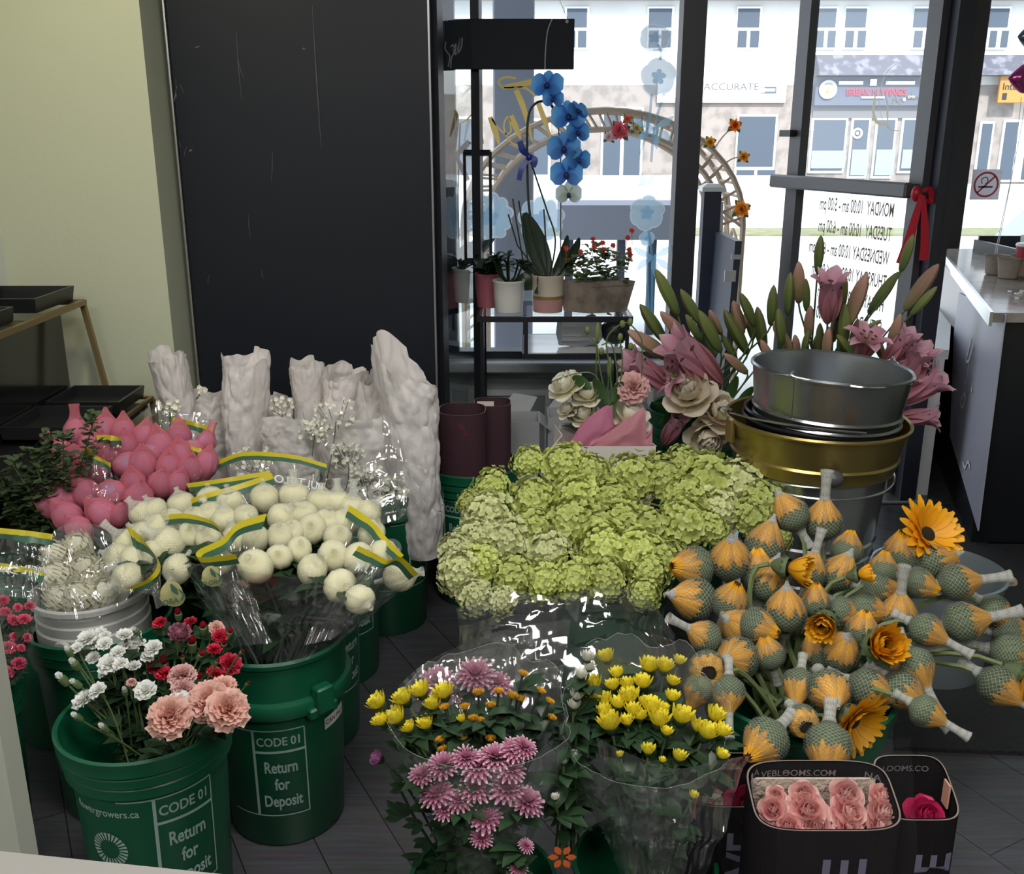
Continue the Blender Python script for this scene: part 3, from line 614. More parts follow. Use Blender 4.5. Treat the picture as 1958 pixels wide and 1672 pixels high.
for x0, x1 in ((1082,1124),(1238,1286),(1407,1454),(1556,1600),(1612,1658),(1742,1790),(1886,1930),(820,850)): far_window(x0, 16, x1, 92, 2, 56)
far_window(1150, 208, 1228, 338, 2); far_window(1405, 222, 1484, 342, 2, 322); far_window(870, 226, 905, 340, 1)
far_window(1546, 228, 1618, 328, 1); far_window(1620, 228, 1662, 338, 1); far_window(1666, 228, 1712, 338, 1); far_window(1716, 228, 1800, 328, 1)
far_window(1905, 232, 1990, 345, 2); far_window(1862, 235, 1898, 340, 1); far_window(1010, 230, 1050, 335, 1)
dcl = MB(); brect(dcl, 1548, 288, 1616, 322, 0.13, 0.02); brect(dcl, 1720, 286, 1798, 322, 0.13, 0.02); brect(dcl, 1623, 286, 1660, 335, 0.13, 0.02); brect(dcl, 1669, 286, 1710, 335, 0.13, 0.02); dcl.build('frosted_film', mat('frosted_shop_film', (0.26,0.30,0.33), 0.7), bl, False)
rl_ = MB()
for x, y, r_ in ((1637,255,10),): 
    c_ = Bp(x,y)-BO; rl_.lathe([(0.10,0),(0.17,0)], 24, M=TR(c_.x,-0.14,c_.z)@RX(PI/2))
c_ = Bp(1637,255)-BO; rl_.lathe([(0.0,0),(0.055,0)], 16, M=TR(c_.x,-0.14,c_.z)@RX(PI/2)); rl_.build('door_logo', M_white, bl, False)
# signs on the far building (each bolted on as a unit of its own)
def sign(name, lab, x0, y0, x1, y1, m, t=0.35):
    a = Bp(x0,y1); b_ = Bp(x1,y0); o = thing(name, lab, 'sign', (a.x, BY-t-0.12, a.z)); MB().box((0,0,0),(b_.x-a.x,0.12,b_.z-a.z), ch=0.02).build('sign_board', m, o, False)
    return o, b_.x-a.x, b_.z-a.z
M_sw = mat('white_sign', (0.8,0.8,0.8), 0.6)
o, w, h = sign('shop_sign', 'long white sign reading ACCURATE on the stone front', 1255, 150, 1503, 197, M_sw, 0.05)
tx = MB(); text_mb('ACCURATE', 0.30, lambda x, y: Vector((w*0.57+x, -0.01, h*0.52+y)), 0, tx, 0.0, 1.15); tx.build('lettering', mat('pale_sign_letters', (0.11,0.12,0.13), 0.7), o, False)
lg = MB(); lg.box((w*0.80,-0.015,h*0.38),(w*0.92,-0.005,h*0.66)); lg.build('sign_plate', M_fas, o, False)
lg = MB(); lg.box((w*0.83,-0.02,h*0.46),(w*0.91,-0.016,h*0.58)); lg.lathe([(0,0),(0.09,0)], 16, M=TR(w*0.815,-0.022,h*0.52)@RX(PI/2)); lg.build('sign_mark', M_sw, o, False)
a = Bp(1577,172); o = thing('round_shop_logo', 'round white rooster style badge on the dark shop fascia', 'sign', (a.x, BY-0.34, a.z)); R_ = px2m(a, 17)
MB().lathe([(0,0.03),(R_,0.03),(R_,0)], 32, M=RX(PI/2)).build('badge', mat('badge_white', (0.55,0.56,0.55), 0.6), o, False)
bd = MB(); bd.lathe([(R_*0.55,0.035),(R_*0.68,0.035)], 32, M=RX(PI/2)); bd.ball((0,-0.04,-0.02), R_*0.26, 0.02, R_*0.34); bd.build('badge_mark', mat('badge_ochre', (0.30,0.27,0.16), 0.6), o, False)
a = Bp(1690,172); o = thing('shop_name_sign', 'red and white lettering on the dark slate shop fascia', 'sign', (a.x, BY-0.32, a.z))
tx = MB(); text_mb('BREAK N WINGS', 0.29, lambda x, y: Vector((x-0.35, -0.03, y-0.17)), 0, tx, 0.012, 0.88); tx.build('lettering', mat('sign_red_letters', (0.75,0.03,0.06), 0.5), o, False)
wh = MB()
for x0, y0, x1, y1 in ((1597,156,1644,163),(1656,152,1670,165),(1686,156,1742,163),(1640,185,1684,189),(1752,152,1780,162),(1752,168,1764,177),(1752,182,1776,190),(1718,188,1724,194),(1728,184,1742,189)):
    p = Bp(x0,y1)-a; q = Bp(x1,y0)-a; wh.box((p.x,-0.035,p.z),(q.x,-0.02,q.z), ch=0.006)
wh.build('white_lettering', M_sw, o, False)
o, w, h = sign('orange_sign', 'square orange sign reading Inter beside the awning', 1893, 146, 1950, 198, mat('orange_sign_board', (0.42,0.21,0.05), 0.6), 0.4)
tx = MB(); text_mb('Inter', 0.30, lambda x, y: Vector((w*0.45+x, -0.01, h*0.48+y)), 0, tx, 0.01); tx.box((0.12,-0.012,0.1),(0.26,-0.004,0.3)); tx.build('lettering', mat('sign_black_letters', (0.02,0.02,0.02), 0.6), o, False)
# grey column, navy post, sandwich board, table, parked car
cp = P(982, 300, 6.4); cl = MB(); cl.box((cp.x-0.125,6.4,-0.02),(cp.x+0.125,6.64,3.4), ch=0.01)
tag(cl.build('street_column', mat('blue_grey_column', (0.20,0.22,0.28), 0.85), None, False), 'square blue grey column on the sidewalk behind the hanging board', 'column')
M_navy = mat('navy_post', (0.022,0.028,0.050), 0.5)
np_ = thing('fence_post', 'dark navy square post with white cap outside the door', 'post', (P(1353,500,5.0).x,5.0,-0.02))
MB().box((-0.042,-0.04,0),(0.042,0.04,1.25)).build('post_body', M_navy, np_, False); pc_ = MB(); pc_.box((-0.055,-0.055,1.25),(0.055,0.055,1.27)); pc_.hexa([(-0.055,-0.055,1.27),(0.055,-0.055,1.27),(0.055,0.055,1.27),(-0.055,0.055,1.27)],[(-0.03,-0.03,1.285),(0.03,-0.03,1.285),(0.03,0.03,1.285),(-0.03,0.03,1.285)]); pc_.box((0.044,-0.03,0.1),(0.056,0.03,1.2)); pc_.build('post_cap', M_white, np_, False)
sb0 = P(1382,520,4.75); sb_ = thing('sandwich_board', 'black sandwich board seen edge on beside the navy post', 'sign', (sb0.x,4.75,-0.02))
b_ = MB(); b_.hexa([(-0.03,-0.25,0),(0.0,-0.25,0),(0.0,0.25,0),(-0.03,0.25,0)],[(-0.005,-0.25,1.06),(0.025,-0.25,1.06),(0.025,0.25,1.06),(-0.005,0.25,1.06)]); b_.build('board', M_navy, sb_, False)
b_ = MB(); b_.box((-0.045,-0.262,0.88),(0.005,-0.25,0.93)); b_.box((-0.02,-0.262,0.98),(0.02,-0.25,1.0)); b_.build('hinge', M_greyl, sb_, False)
gt = thing('outdoor_table', 'grey outdoor bench table on the sidewalk behind the orchid', 'table', (P(1190,420,8.0).x,8.0,-0.02))
b_ = MB(); b_.box((-0.50,-0.3,0.74),(0.50,0.3,1.0)); b_.build('table_top', mat('weathered_grey', (0.17,0.18,0.22), 0.8), gt, False)
for x in (-0.46,-0.06,0.18,0.42):
    MB().box((x,-0.28,0),(x+0.06,-0.2,0.74)).build('leg', M_navy, gt, False)
cr_ = thing('parked_car', 'silver grey parked car beyond the right window', 'car', (4.35,8.6,-0.02))
M_car = mat('silver_car_paint', (0.35,0.38,0.42), 0.3, 0.5)
b_ = MB(); b_.grid(lambda u, v: Vector((lerp(-0.1,3.8,v), math.cos(2*PI*u)*0.75, 0.38 + 0.24*math.sin(2*PI*u) + 0.02*math.sin(PI*v))), 16, 8, 0, True); b_.build('body', M_car, cr_)
b_ = MB(); b_.hexa([(0.05,-0.68,0.58),(3.2,-0.68,0.58),(3.2,0.68,0.58),(0.05,0.68,0.58)],[(0.32,-0.55,0.93),(2.6,-0.55,0.93),(2.6,0.55,0.93),(0.32,0.55,0.93)]); cab = b_.build('cabin', M_car, cr_, False)
b_ = MB(); b_.hexa([(0.28,-0.685,0.61),(1.5,-0.685,0.61),(1.5,-0.66,0.61),(0.28,-0.66,0.61)],[(0.48,-0.575,0.88),(1.5,-0.575,0.88),(1.5,-0.55,0.88),(0.48,-0.55,0.88)]); b_.build('side_window', M_wgl, cab, False)
for x in (0.6,3.0):
    for y in (-0.72,0.55): MB().lathe([(0,0),(0.24,0),(0.26,0.02),(0.26,0.15),(0.24,0.17),(0,0.17)], 20, M=TR(x,y+0.17,0.26)@RX(PI/2)).build('wheel', M_black, cr_)
# garden arch of bent cane with flowers
ar = thing('garden_arch', 'tan woven cane garden arch outside the shop window', 'garden arch', (P(1150,300,6.0).x,6.0,-0.02)); M_cane = mat('bleached_cane', (0.46,0.36,0.28), 0.8)
rA = 0.80; hA = 1.02
def hoop(y, r_): 
    return [Vector((-r_,y,0)), Vector((-r_,y,hA*0.6))] + [Vector((r_*math.cos(a), y, hA + 0.78*r_*math.sin(a))) for a in [PI - PI*i/22 for i in range(23)]] + [Vector((r_,y,hA*0.6)), Vector((r_,y,0))]
ab = MB()
for y in (-0.22, 0.22):
    for r_ in (rA, rA-0.13): ab.tube(hoop(y, r_), 0.017, 6)
ab.build('hoops', M_cane, ar)
lb = MB()
for i in range(26):
    a = PI - PI*i/25
    for y in (-0.22,0.22): lb.tube([Vector(((rA-0.13)*math.cos(a), y, hA+0.78*(rA-0.13)*math.sin(a))), Vector((rA*math.cos(a+0.07), y, hA+0.78*rA*math.sin(a+0.07)))], 0.008, 5)
    lb.tube([Vector((rA*math.cos(a), -0.22, hA+0.78*rA*math.sin(a))), Vector((rA*math.cos(a), 0.22, hA+0.78*rA*math.sin(a)))], 0.009, 5)
for sx in (-1,1):
    for k in range(7):
        z0 = 0.1+k*0.15
        lb.tube(spline([Vector((sx*rA,-0.22,z0)), Vector((sx*(rA-0.02),-0.05,z0+0.10+0.03*(k%2))), Vector((sx*rA,0.1,z0+0.02)), Vector((sx*rA,0.22,z0+0.15))],4), 0.009, 5)
        lb.tube(spline([Vector((sx*rA,0.22,z0)), Vector((sx*(rA-0.13),0.0,z0+0.12)), Vector((sx*(rA-0.13),-0.22,z0+0.16))],4), 0.009, 5)
        lb.tube([Vector((sx*rA,-0.22,z0)), Vector((sx*(rA-0.13),-0.22,z0+0.1))], 0.008, 5)
lb.build('lattice', M_cane, ar)
def arch_flower(px, py, r, cols, lab, grp):
    c = P(px, py, 5.72); R = px2m(c, r); t = thing('silk_flower', lab, 'flower', c, grp)
    b_ = MB()
    for L_ in range(3):
        for k in range(9): b_.petal(R*(1-0.2*L_), R*0.25, 0.1+0.35*L_, 0.5+0.3*L_, 0.2, 1.2, M=quat((rnd(-.4,.4),-1,rnd(-.1,.5))).to_matrix().to_4x4() @ RZ(2*PI*k/9 + L_*0.3), nv=3)
    b_.build('petals', mat('silk_%d_%d' % (px, py), cols, 0.7, grad=[(0.0,cols),(1.0,tuple(min(1,c_*1.6) for c_ in cols))], axis='Y', trans=0.3), t)
    l_ = MB()
    for k in range(4): l_.petal(R*1.3, R*0.3, -0.2, -0.7, 0.2, M=quat((0,-1,0.2)).to_matrix().to_4x4() @ RZ(k*1.7+0.4), nv=3)
    l_.build('leaf', M_leaf, t)
    best = min((h for y in (-0.22,) for r2 in (rA, rA-0.13) for h in hoop(y, r2)), key=lambda h: (h + ar.location - c).length)
    MB().tube(spline([Vector((0,0.004,0)), (best+ar.location-c)*0.5+Vector((0,0.02,0.01)), best+ar.location-c],4), 0.004, 5).build('stalk', M_cane, t)
# ================================================================== materials shared by flowers and vessels
M_leaf = mat('leaf_green', (0.035,0.085,0.022), 0.5, vary=0.25, trans=0.25)
M_leafd = mat('dark_leaf', (0.018,0.045,0.018), 0.45, vary=0.25, trans=0.15)
M_stem = mat('stem_green', (0.075,0.12,0.04), 0.55, vary=0.2)
M_stemd = mat('dark_stem', (0.02,0.03,0.02), 0.6)
M_green = mat('green_bucket_plastic', (0.004,0.085,0.038), 0.38, bump=(25,0.02))
M_print = mat('white_bucket_print', (0.30,0.42,0.38), 0.6)
M_wpail = mat('white_pail_plastic', (0.42,0.42,0.40), 0.5)
M_film = film('cellophane', haze=0.035, gloss=0.5, rough=0.10, base=0.10, strength=0.6)
M_filmd = film('thin_cellophane', haze=0.015, gloss=0.4, rough=0.08, base=0.06, strength=0.4)
M_yel = mat('yellow_print', (0.62,0.52,0.02), 0.4, trans=0.3)
M_dgr = mat('green_print', (0.05,0.14,0.09), 0.4, trans=0.3)
# ------------------------------------------------------------------ green buckets
def bucket(x, y, label, style=0, h=0.467, k=1.0, prints=None, group='green plastic flower buckets', m=None, name='flower_bucket', z=0.0):
    t = thing(name, label, 'bucket', (x,y,z), group); m = m or M_green; s_ = h/0.467
    if style == 0:
        pf = [(0,0.0),(0.120,0.0),(0.124,0.006),(0.139,0.380),(0.150,0.386),(0.1495,0.404),(0.147,0.407),(0.1475,0.410),(0.1545,0.412),(0.1545,0.428),(0.151,0.431),(0.151,0.434),(0.1585,0.436),(0.1580,0.450),(0.1595,0.456),(0.1605,0.464),(0.156,0.468),(0.151,0.464),(0.147,0.40),(0.133,0.37),(0.117,0.02),(0,0.015)]
    else:
        pf = [(0,0.0),(0.122,0.0),(0.126,0.006),(0.140,0.330),(0.158,0.334),(0.161,0.342),(0.161,0.362),(0.158,0.368),(0.147,0.370),(0.150,0.448),(0.157,0.452),(0.159,0.462),(0.155,0.468),(0.150,0.464),(0.145,0.44),(0.122,0.02),(0,0.015)]
    MB().lathe([(r*k, zz*s_) for r, zz in pf], 48).build('body', m, t)
    a0 = math.atan2(-x, y)
    def rad(z_): return (lerp(0.124, 0.139, z_/0.38)*k + 0.0008) if style == 0 else (lerp(0.126,0.140,z_/0.33)*k + 0.0008)
    def cyl(ph):
        def fn(u, v):
            r = rad((v + (0.074 if style == 0 else 0))/s_); a = a0 + ph + u/r
            return Vector((r*math.sin(a), -r*math.cos(a), v + (0.074 if style == 0 else 0.0)))
        return fn
    if style == 1:
        lg = MB(); a = a0 + 0.55
        ML = RZ(a)
        lg.box((-0.020,-0.178,0.335),(0.020,-0.150,0.395), M=ML, ch=0.004); lg.box((-0.035,-0.170,0.325),(0.035,-0.150,0.350), M=ML, ch=0.004)
        lg.build('handle_lug', m, t)
    if prints:
        pm = MB()
        def line(fn, u0, v0, u1, v1, w):
            n = max(2, int(abs(u1-u0)/0.008)+1)
            if abs(v1-v0) > abs(u1-u0):
                vs = [fn(u0-w/2,v0),fn(u0+w/2,v0),fn(u1+w/2,v1),fn(u1-w/2,v1)]; pm.add(vs, [(0,1,2,3)])
            else:
                vs = []
                for i in range(n+1): u = lerp(u0,u1,i/n); vs += [fn(u, v0-w/2), fn(u, v0+w/2)]
                pm.add(vs, [(2*i,2*i+2,2*i+3,2*i+1) for i in range(n)])
        for kind, ph in prints:
            fn = cyl(ph)
            if kind == 'code':
                line(fn,-0.055,0.085,-0.055,0.300,0.006); line(fn,0.055,0.085,0.055,0.300,0.003)
                line(fn,-0.12,0.300,0.055,0.300,0.003); line(fn,-0.12,0.085,0.055,0.085,0.003); line(fn,-0.055,0.247,0.055,0.247,0.006)
                text_mb('CODE 01', 0.029, lambda u, v: fn(u, v+0.263), 0, pm, 0.022, 0.82)
                for i, s in enumerate(('Return','for','Deposit')): text_mb(s, 0.040, lambda u, v, i=i: fn(u, v+0.195-0.043*i), 0, pm, 0.026, 0.64)
            if kind == 'logo':
                text_mb('flowergrowers.ca', 0.022, lambda u, v: fn(u, v+0.268), 0, pm, 0.012, 0.85)
                for i in range(26):
                    a = 2*PI*i/26; vs = [fn(q*math.cos(a+e), 0.195+q*math.sin(a+e)) for q, e in ((0.020,-0.05),(0.036,-0.085),(0.036,0.085),(0.020,0.05))]; pm.add(vs, [(0,1,2,3)])
                for sx in (-1,1):
                    pm.add([fn(sx*0.002,0.150),fn(sx*0.018,0.158),fn(sx*0.013,0.115),fn(sx*0.002,0.112)], [(0,1,2,3)])
            if kind == 'ring':
                n = 36; vs = []
                for i in range(n+1):
                    a = 2*PI*i/n
                    for q in (0.024,0.036): vs.append(fn(q*math.cos(a), 0.225+q*math.sin(a)))
                pm.add(vs, [(2*i,2*i+1,2*i+3,2*i+2) for i in range(n)])
                for sx in (-1,1): pm.add([fn(sx*0.002,0.186),fn(sx*0.026,0.190),fn(sx*0.014,0.140),fn(sx*0.002,0.137)], [(0,1,2,3)])
                line(fn,-0.12,0.085,0.10,0.085,0.003); text_mb('flowergrowers.ca', 0.012, lambda u, v: fn(u, v+0.118), 0, pm, 0.0, 0.8)
        pm.build('lettering', M_print, t, False)
    return t
b1 = bucket(-0.683, 1.62, 'nearest green bucket with white and peach carnations and CODE 01 print', 0, prints=[('code',0.36),('logo',-0.70)])
b2 = bucket(-0.516, 1.95, 'green bucket printed CODE 01 under the white netted blooms', 1, prints=[('code',-0.08)])
lb_ = MB(); a0 = math.atan2(0.516,1.95)
def _lab(u, v):
    r = 0.1405; a = a0 + 0.92 + u/r; return Vector((r*math.sin(a), -r*math.cos(a), v))
vs = []
for i in range(7): vs += [_lab(-0.035+i*0.0117, 0.268+0.001*i), _lab(-0.035+i*0.0117, 0.295+0.001*i)]
lb_.add(vs, [(2*i,2*i+2,2*i+3,2*i+1) for i in range(6)]); lbl = lb_.build('paper_label', mat('white_label', (0.55,0.56,0.55), 0.7), b2, False)
tx = MB(); text_mb('CAN PRO', 0.015, lambda u, v: _lab(u, v+0.278)*1.003, 0, tx, 0.01); tx.build('lettering', M_black, lbl, False)
bw = bucket(-0.93, 2.02, 'green bucket holding the white pail of cream blooms', 0)
bl_ = bucket(-1.14, 1.74, 'green bucket at the left edge under the red spray carnations', 0)
bucket(-0.525, 2.27, 'second green bucket back in the row behind the CODE 01 bucket', 0, prints=[('code',0.9)])
bucket(-0.515, 2.59, 'third green bucket back with white frame print at its edge', 0, prints=[('code',0.55)])
b5 = bucket(-0.400, 2.90, 'green bucket with round ring logo under the white paper wraps', 0, prints=[('ring',0.10),('code',0.98)])
b6 = bucket(-0.130, 3.10, 'rearmost green bucket holding the maroon corrugated sleeves', 0, prints=[('code',-0.35)])
bucket(-0.82, 2.43, 'green bucket of pink netted blooms', 0)
bucket(-1.16, 2.30, 'green bucket of leafy greens beside the gold shelf', 0)
bucket(-0.80, 2.79, 'green bucket of paper wrapped bunches nearest the cream wall', 0)
bucket(-0.68, 3.13, 'green bucket of paper wrapped bunches against the black cooler', 0)
bucket(0.25, 2.30, 'green bucket under the lime hydrangeas', 0)
sunb = bucket(0.573, 1.76, 'wide green tub of netted orange sunflowers', 0, 0.45, 1.2)
bucket(-0.05, 1.42, 'short green bucket under the pink daisy bouquet', 0, 0.27, 0.8)
bucket(0.235, 1.46, 'short green bucket under the yellow daisy bouquet', 0, 0.27, 0.8)
bucket(0.60, 3.12, 'tall green bucket of pink lilies by the gift bag', 0, 0.65, 1.0)
bucket(1.02, 3.20, 'tall green bucket of lilies behind the metal tubs', 0, 0.62, 1.0)
# white pail standing in the green bucket
wp = thing('white_pail', 'white plastic pail of cream disbud blooms in a green bucket', 'bucket', (-0.94,2.02,0.016)); wp.scale = (1,1,0.93)
MB().lathe([(0,0),(0.105,0),(0.113,0.43),(0.120,0.436),(0.121,0.478),(0.117,0.482),(0.120,0.506),(0.116,0.510),(0.120,0.535),(0.127,0.540),(0.128,0.552),(0.122,0.556),(0.114,0.54),(0.10,0.02),(0,0.02)], 48).build('body', M_wpail, wp)
ML = RZ(math.atan2(0.93,2.02)-0.6); el = MB(); el.lathe([(0,0.008),(0.016,0.008),(0.020,0.0)], 16, M=ML@TR(0,-0.121,0.462)@RX(PI/2)); el.build('handle_ear', M_wpail, wp)
# ------------------------------------------------------------------ metal tubs
M_zinc = mat('galvanised_steel', (0.42,0.44,0.45), 0.26, 0.95, nz=(2.5,(0.30,0.32,0.33),0.4,0.6), bump=(6,0.06))
M_zin2 = mat('bright_zinc', (0.55,0.57,0.58), 0.18, 0.95, bump=(5,0.08)); M_gold = mat('brushed_gold', (0.36,0.27,0.09), 0.30, 0.85, bump=(6,0.05)); M_blk2 = mat('black_enamel', (0.012,0.012,0.015), 0.3)
def tub(name, lab, loc, r0, r1, h, m, beads=(), tilt=0.0, rim=0.006, handle=None, grp=None):
    t = thing(name, lab, 'metal tub', loc, grp); t.rotation_euler = (0.0, tilt, 0)
    pf = [(0,0.0),(r0,0.0)]
    for f in sorted(beads): 
        r = lerp(r0,r1,f); pf += [(r, f*h-0.006),(r+0.004, f*h),(r, f*h+0.006)]
    pf += [(r1, h-rim), (r1+rim*0.9, h-rim*0.7),(r1+rim, h),(r1+rim*0.3, h+rim*0.8),(r1-0.003, h),(r1-0.004,h-0.01),(r0-0.003,0.005),(0,0.004)]
    MB().lathe(pf, 64).build('body', m, t)
    return t
big = tub('metal_bucket', 'tall galvanised steel bucket at the bottom of the tub stack', (0.795,2.5,0.0), 0.135, 0.192, 0.665, M_zin2, (0.22,0.30,0.50,0.56,0.66,0.72))
ear = MB()
for a in (0.3, PI+0.3): ear.box((-0.02,-0.208,0.60),(0.02,-0.185,0.66), M=RZ(a+PI/2), ch=0.004)
ear.build('handle_ear', M_zin2, big)
hb = MB(); hb.tube(spline([Vector((0.205*math.cos(a), -0.205*abs(math.sin(a))-0.02*abs(math.sin(a)), 0.655 + 0.012*math.sin(a))) for a in [PI+0.0 + PI*i/14 for i in range(15)]], 3), 0.0035, 6); hbo = hb.build('handle', M_zin2, big)
gb = MB(); c_ = P(1593, 916, 2.27) - Vector((0.795,2.5,0)); gb.ball(c_, 0.026, 0.022, 0.022, 16, 10); gb.build('handle_grip', mat('dark_grip', (0.06,0.06,0.065), 0.35), big)
gt_ = tub('gold_tub', 'shallow brushed gold tub stacked under the black pans', (0.795,2.5,0.668), 0.205, 0.232, 0.122, M_gold, (0.28,), 0.02)
lg = MB(); ML = RZ(math.atan2(-0.795,2.5)-1.12)
lg.box((-0.022,-0.240,0.06),(0.022,-0.226,0.125), M=ML, ch=0.004); lg.build('lug', M_gold, gt_)
gh = MB(); gh.tube(spline([ML@Vector((0,-0.245,0.125)), ML@Vector((-0.02,-0.262,0.14)), ML@Vector((0.0,-0.262,0.155)), ML@Vector((0.015,-0.24,0.15))],5), 0.0035, 6)
gh.tube(spline([ML@Vector((0.0,-0.24,0.14)), ML@Vector((0.10,-0.20,0.148)), ML@Vector((0.19,-0.10,0.15)), ML@Vector((0.225,0.02,0.145))],6), 0.003, 6); gh.build('handle', M_zin2, gt_)
tub('black_pan', 'lower black enamel pan nested in the gold tub', (0.805,2.5,0.688), 0.165, 0.196, 0.104, M_blk2, (), 0.02, grp='black pans in the gold tub')
tub('black_pan', 'upper black enamel pan just under the silver tub', (0.807,2.5,0.708), 0.165, 0.194, 0.100, M_blk2, (), 0.02, grp='black pans in the gold tub')
ss = tub('silver_tub', 'shallow galvanised silver tub on top of the tub stack', (0.81,2.48,0.765), 0.178, 0.197, 0.164, M_zinc, (0.20,0.34), 0.045)
hk = MB()
ML = RZ(math.atan2(-0.80,2.48)-0.45); hk.tube(spline([ML@Vector(p) for p in ((-0.05,-0.197,0.163),(-0.012,-0.204,0.168),(0.0,-0.204,0.180),(0.014,-0.204,0.168),(0.16,-0.13,0.162),(0.20,0.02,0.158))],6), 0.0026, 5)
ML2 = RZ(math.atan2(-0.80,2.48)+2.3); hk.tube(spline([ML2@Vector(p) for p in ((-0.05,-0.197,0.163),(-0.012,-0.204,0.168),(0.0,-0.204,0.180),(0.014,-0.204,0.168),(0.05,-0.197,0.163))],5), 0.0026, 5)
hk.build('handle', M_zin2, ss); sm = MB(); ML = RZ(math.atan2(-0.80,2.48)-0.45); sm.tube([ML@Vector((0,-0.178,0.004)), ML@Vector((0,-0.197,0.158))], 0.002, 5); sm.build('seam', M_zinc, ss)
ft = thing('oval_tub', 'low zinc tub with wooden grip standing on the black mat', 'metal tub', (1.215,2.60,0.012))
MB().lathe([(0,0),(0.15,0),(0.178,0.29),(0.185,0.293),(0.186,0.30),(0.178,0.302),(0.174,0.29),(0.147,0.006),(0,0.006)], 56).build('body', mat('pale_zinc', (0.36,0.41,0.44), 0.4, 0.7), ft)
fh = MB(); fh.tube([(0.186,-0.035,0.262),(0.205,-0.035,0.268),(0.205,0.035,0.268),(0.186,0.035,0.262)], 0.003, 5); fh.build('handle_bracket', M_zin2, ft); fg = MB(); fg.lathe([(0,-0.028),(0.010,-0.028),(0.013,-0.02),(0.013,0.02),(0.010,0.028),(0,0.028)], 14, M=TR(0.208,0,0.268)@RX(PI/2)); fg.build('wooden_grip', mat('pale_wood_grip', (0.40,0.29,0.20), 0.6), ft)
# ------------------------------------------------------------------ corrugated rose sleeves
def sup(a, b, t, n=4.5):
    c, s = math.cos(t), math.sin(t); return (a*math.copysign(abs(c)**(2/n), c), b*math.copysign(abs(s)**(2/n), s))
M_corr = mat('black_corrugated_card', (0.010,0.008,0.010), 0.8, spec=0.15); M_mar = mat('maroon_corrugated_card', (0.036,0.010,0.018), 0.7, nz=(9,(0.15,0.02,0.025),0.64,0.72)); M_rim = mat('card_edge', (0.20,0.15,0.13), 0.8); M_purp = mat('violet_print', (0.14,0.13,0.20), 0.7)
def corr(lab, cx, cy, a, b, z0, zf, zb, m=None, rz=0.0, grp='corrugated card rose sleeves', n=4.5, name='rose_sleeve'):
    t = thing(name, lab, 'card sleeve', (cx,cy,z0), grp, rz); m = m or M_corr; N = 220
    def top(y): return lerp(zf, zb, (y/b+1)/2) - z0
    o = MB(); vs = []
    for i in range(N):
        x, y = sup(a, b, 2*PI*i/N, n); k = 1 + 0.006*(i % 2); zt = top(y)
        for f in (0.0, 1.0): vs.append((x*k, y*k, zt*f))
    for i in range(N):
        x, y = sup(a-0.004, b-0.004, 2*PI*i/N, n); k = 1 - 0.004*(i % 2); zt = top(y)
        for f in (0.0, 1.0): vs.append((x*k, y*k, zt*f))
    fs = []
    for i in range(N):
        j = (i+1) % N; fs += [(2*i,2*j,2*j+1,2*i+1),(2*N+2*i,2*N+2*i+1,2*N+2*j+1,2*N+2*j)]
    o.add(vs, fs); o.build('card', m, t, False)
    r_ = MB(); vs = []
    for i in range(N):
        x, y = sup(a*1.004, b*1.004, 2*PI*i/N, n); x2, y2 = sup(a-0.0022, b-0.0022, 2*PI*i/N, n); vs += [(x,y,top(y)+0.001),(x2,y2,top(y)+0.001)]
    r_.add(vs, [(2*i,2*i+1,2*((i+1)%N)+1,2*((i+1)%N)) for i in range(N)]); r_.build('card_edge', M_rim, t, False)
    def front(x, z, inner=False, e=0.0015):
        aa, bb = (a-0.006, b-0.006) if inner else (a*1.006+e, b*1.006+e)
        yy = bb*(1-min(1,abs(x/aa))**n)**(1/n); return Vector((x, yy-0.001 if inner else -yy, z))
    return t, front
rs, fr_ = corr('front black corrugated sleeve of pale pink roses', 0.511, 1.392, 0.119, 0.062, 0.0, 0.436, 0.480)
tx = MB(); text_mb('VEBLOOMS.COM', 0.017, lambda x, y: fr_(-0.025+x, y+0.455, True), 0, tx, 0.01); text_mb('DA', 0.017, lambda x, y: fr_(-0.105+x, y+0.462, True), 0, tx, 0.01); text_mb('NA', 0.017, lambda x, y: fr_(0.098+x, y+0.455, True), 0, tx, 0.01)
tx.build('lettering', mat('grey_print', (0.16,0.14,0.15), 0.7), rs, False)
sp = MB()
for x, z in ((0.028,0.462),(0.012,0.452),(-0.045,0.462)): sp.box((x-0.007,0.052,z),(x+0.007,0.0545,z+0.0012))
sp.build('staple', M_zin2, rs, False)
bt_ = MB(); text_mb('LOVE', 0.098, lambda x, y: fr_(0.058 - y, 0.385 + x, False), 0, bt_, 0.02, 1.0, 'RIGHT'); bt_.build('big_lettering', M_purp, rs, False)
rs2, fr2 = corr('left black sleeve with one crimson rose and orange tag', 0.40, 1.505, 0.088, 0.050, 0.0, 0.385, 0.425)
bt_ = MB(); text_mb('LOVE', 0.085, lambda x, y: fr2(0.035 - y, 0.335 + x, False), 0, bt_, 0.02, 1.0, 'RIGHT'); bt_.build('big_lettering', M_purp, rs2, False)
tg = MB(); n_ = 20; vs = [(-0.062+0.030*math.cos(2*PI*i/n_), -0.038+0.004*math.sin(2*PI*i/n_), 0.383+0.036*math.sin(2*PI*i/n_)) for i in range(n_)]; tg.add(vs, [tuple(range(n_))]); tgo = tg.build('tag', mat('white_tag', (0.55,0.50,0.46), 0.6), rs2, False)
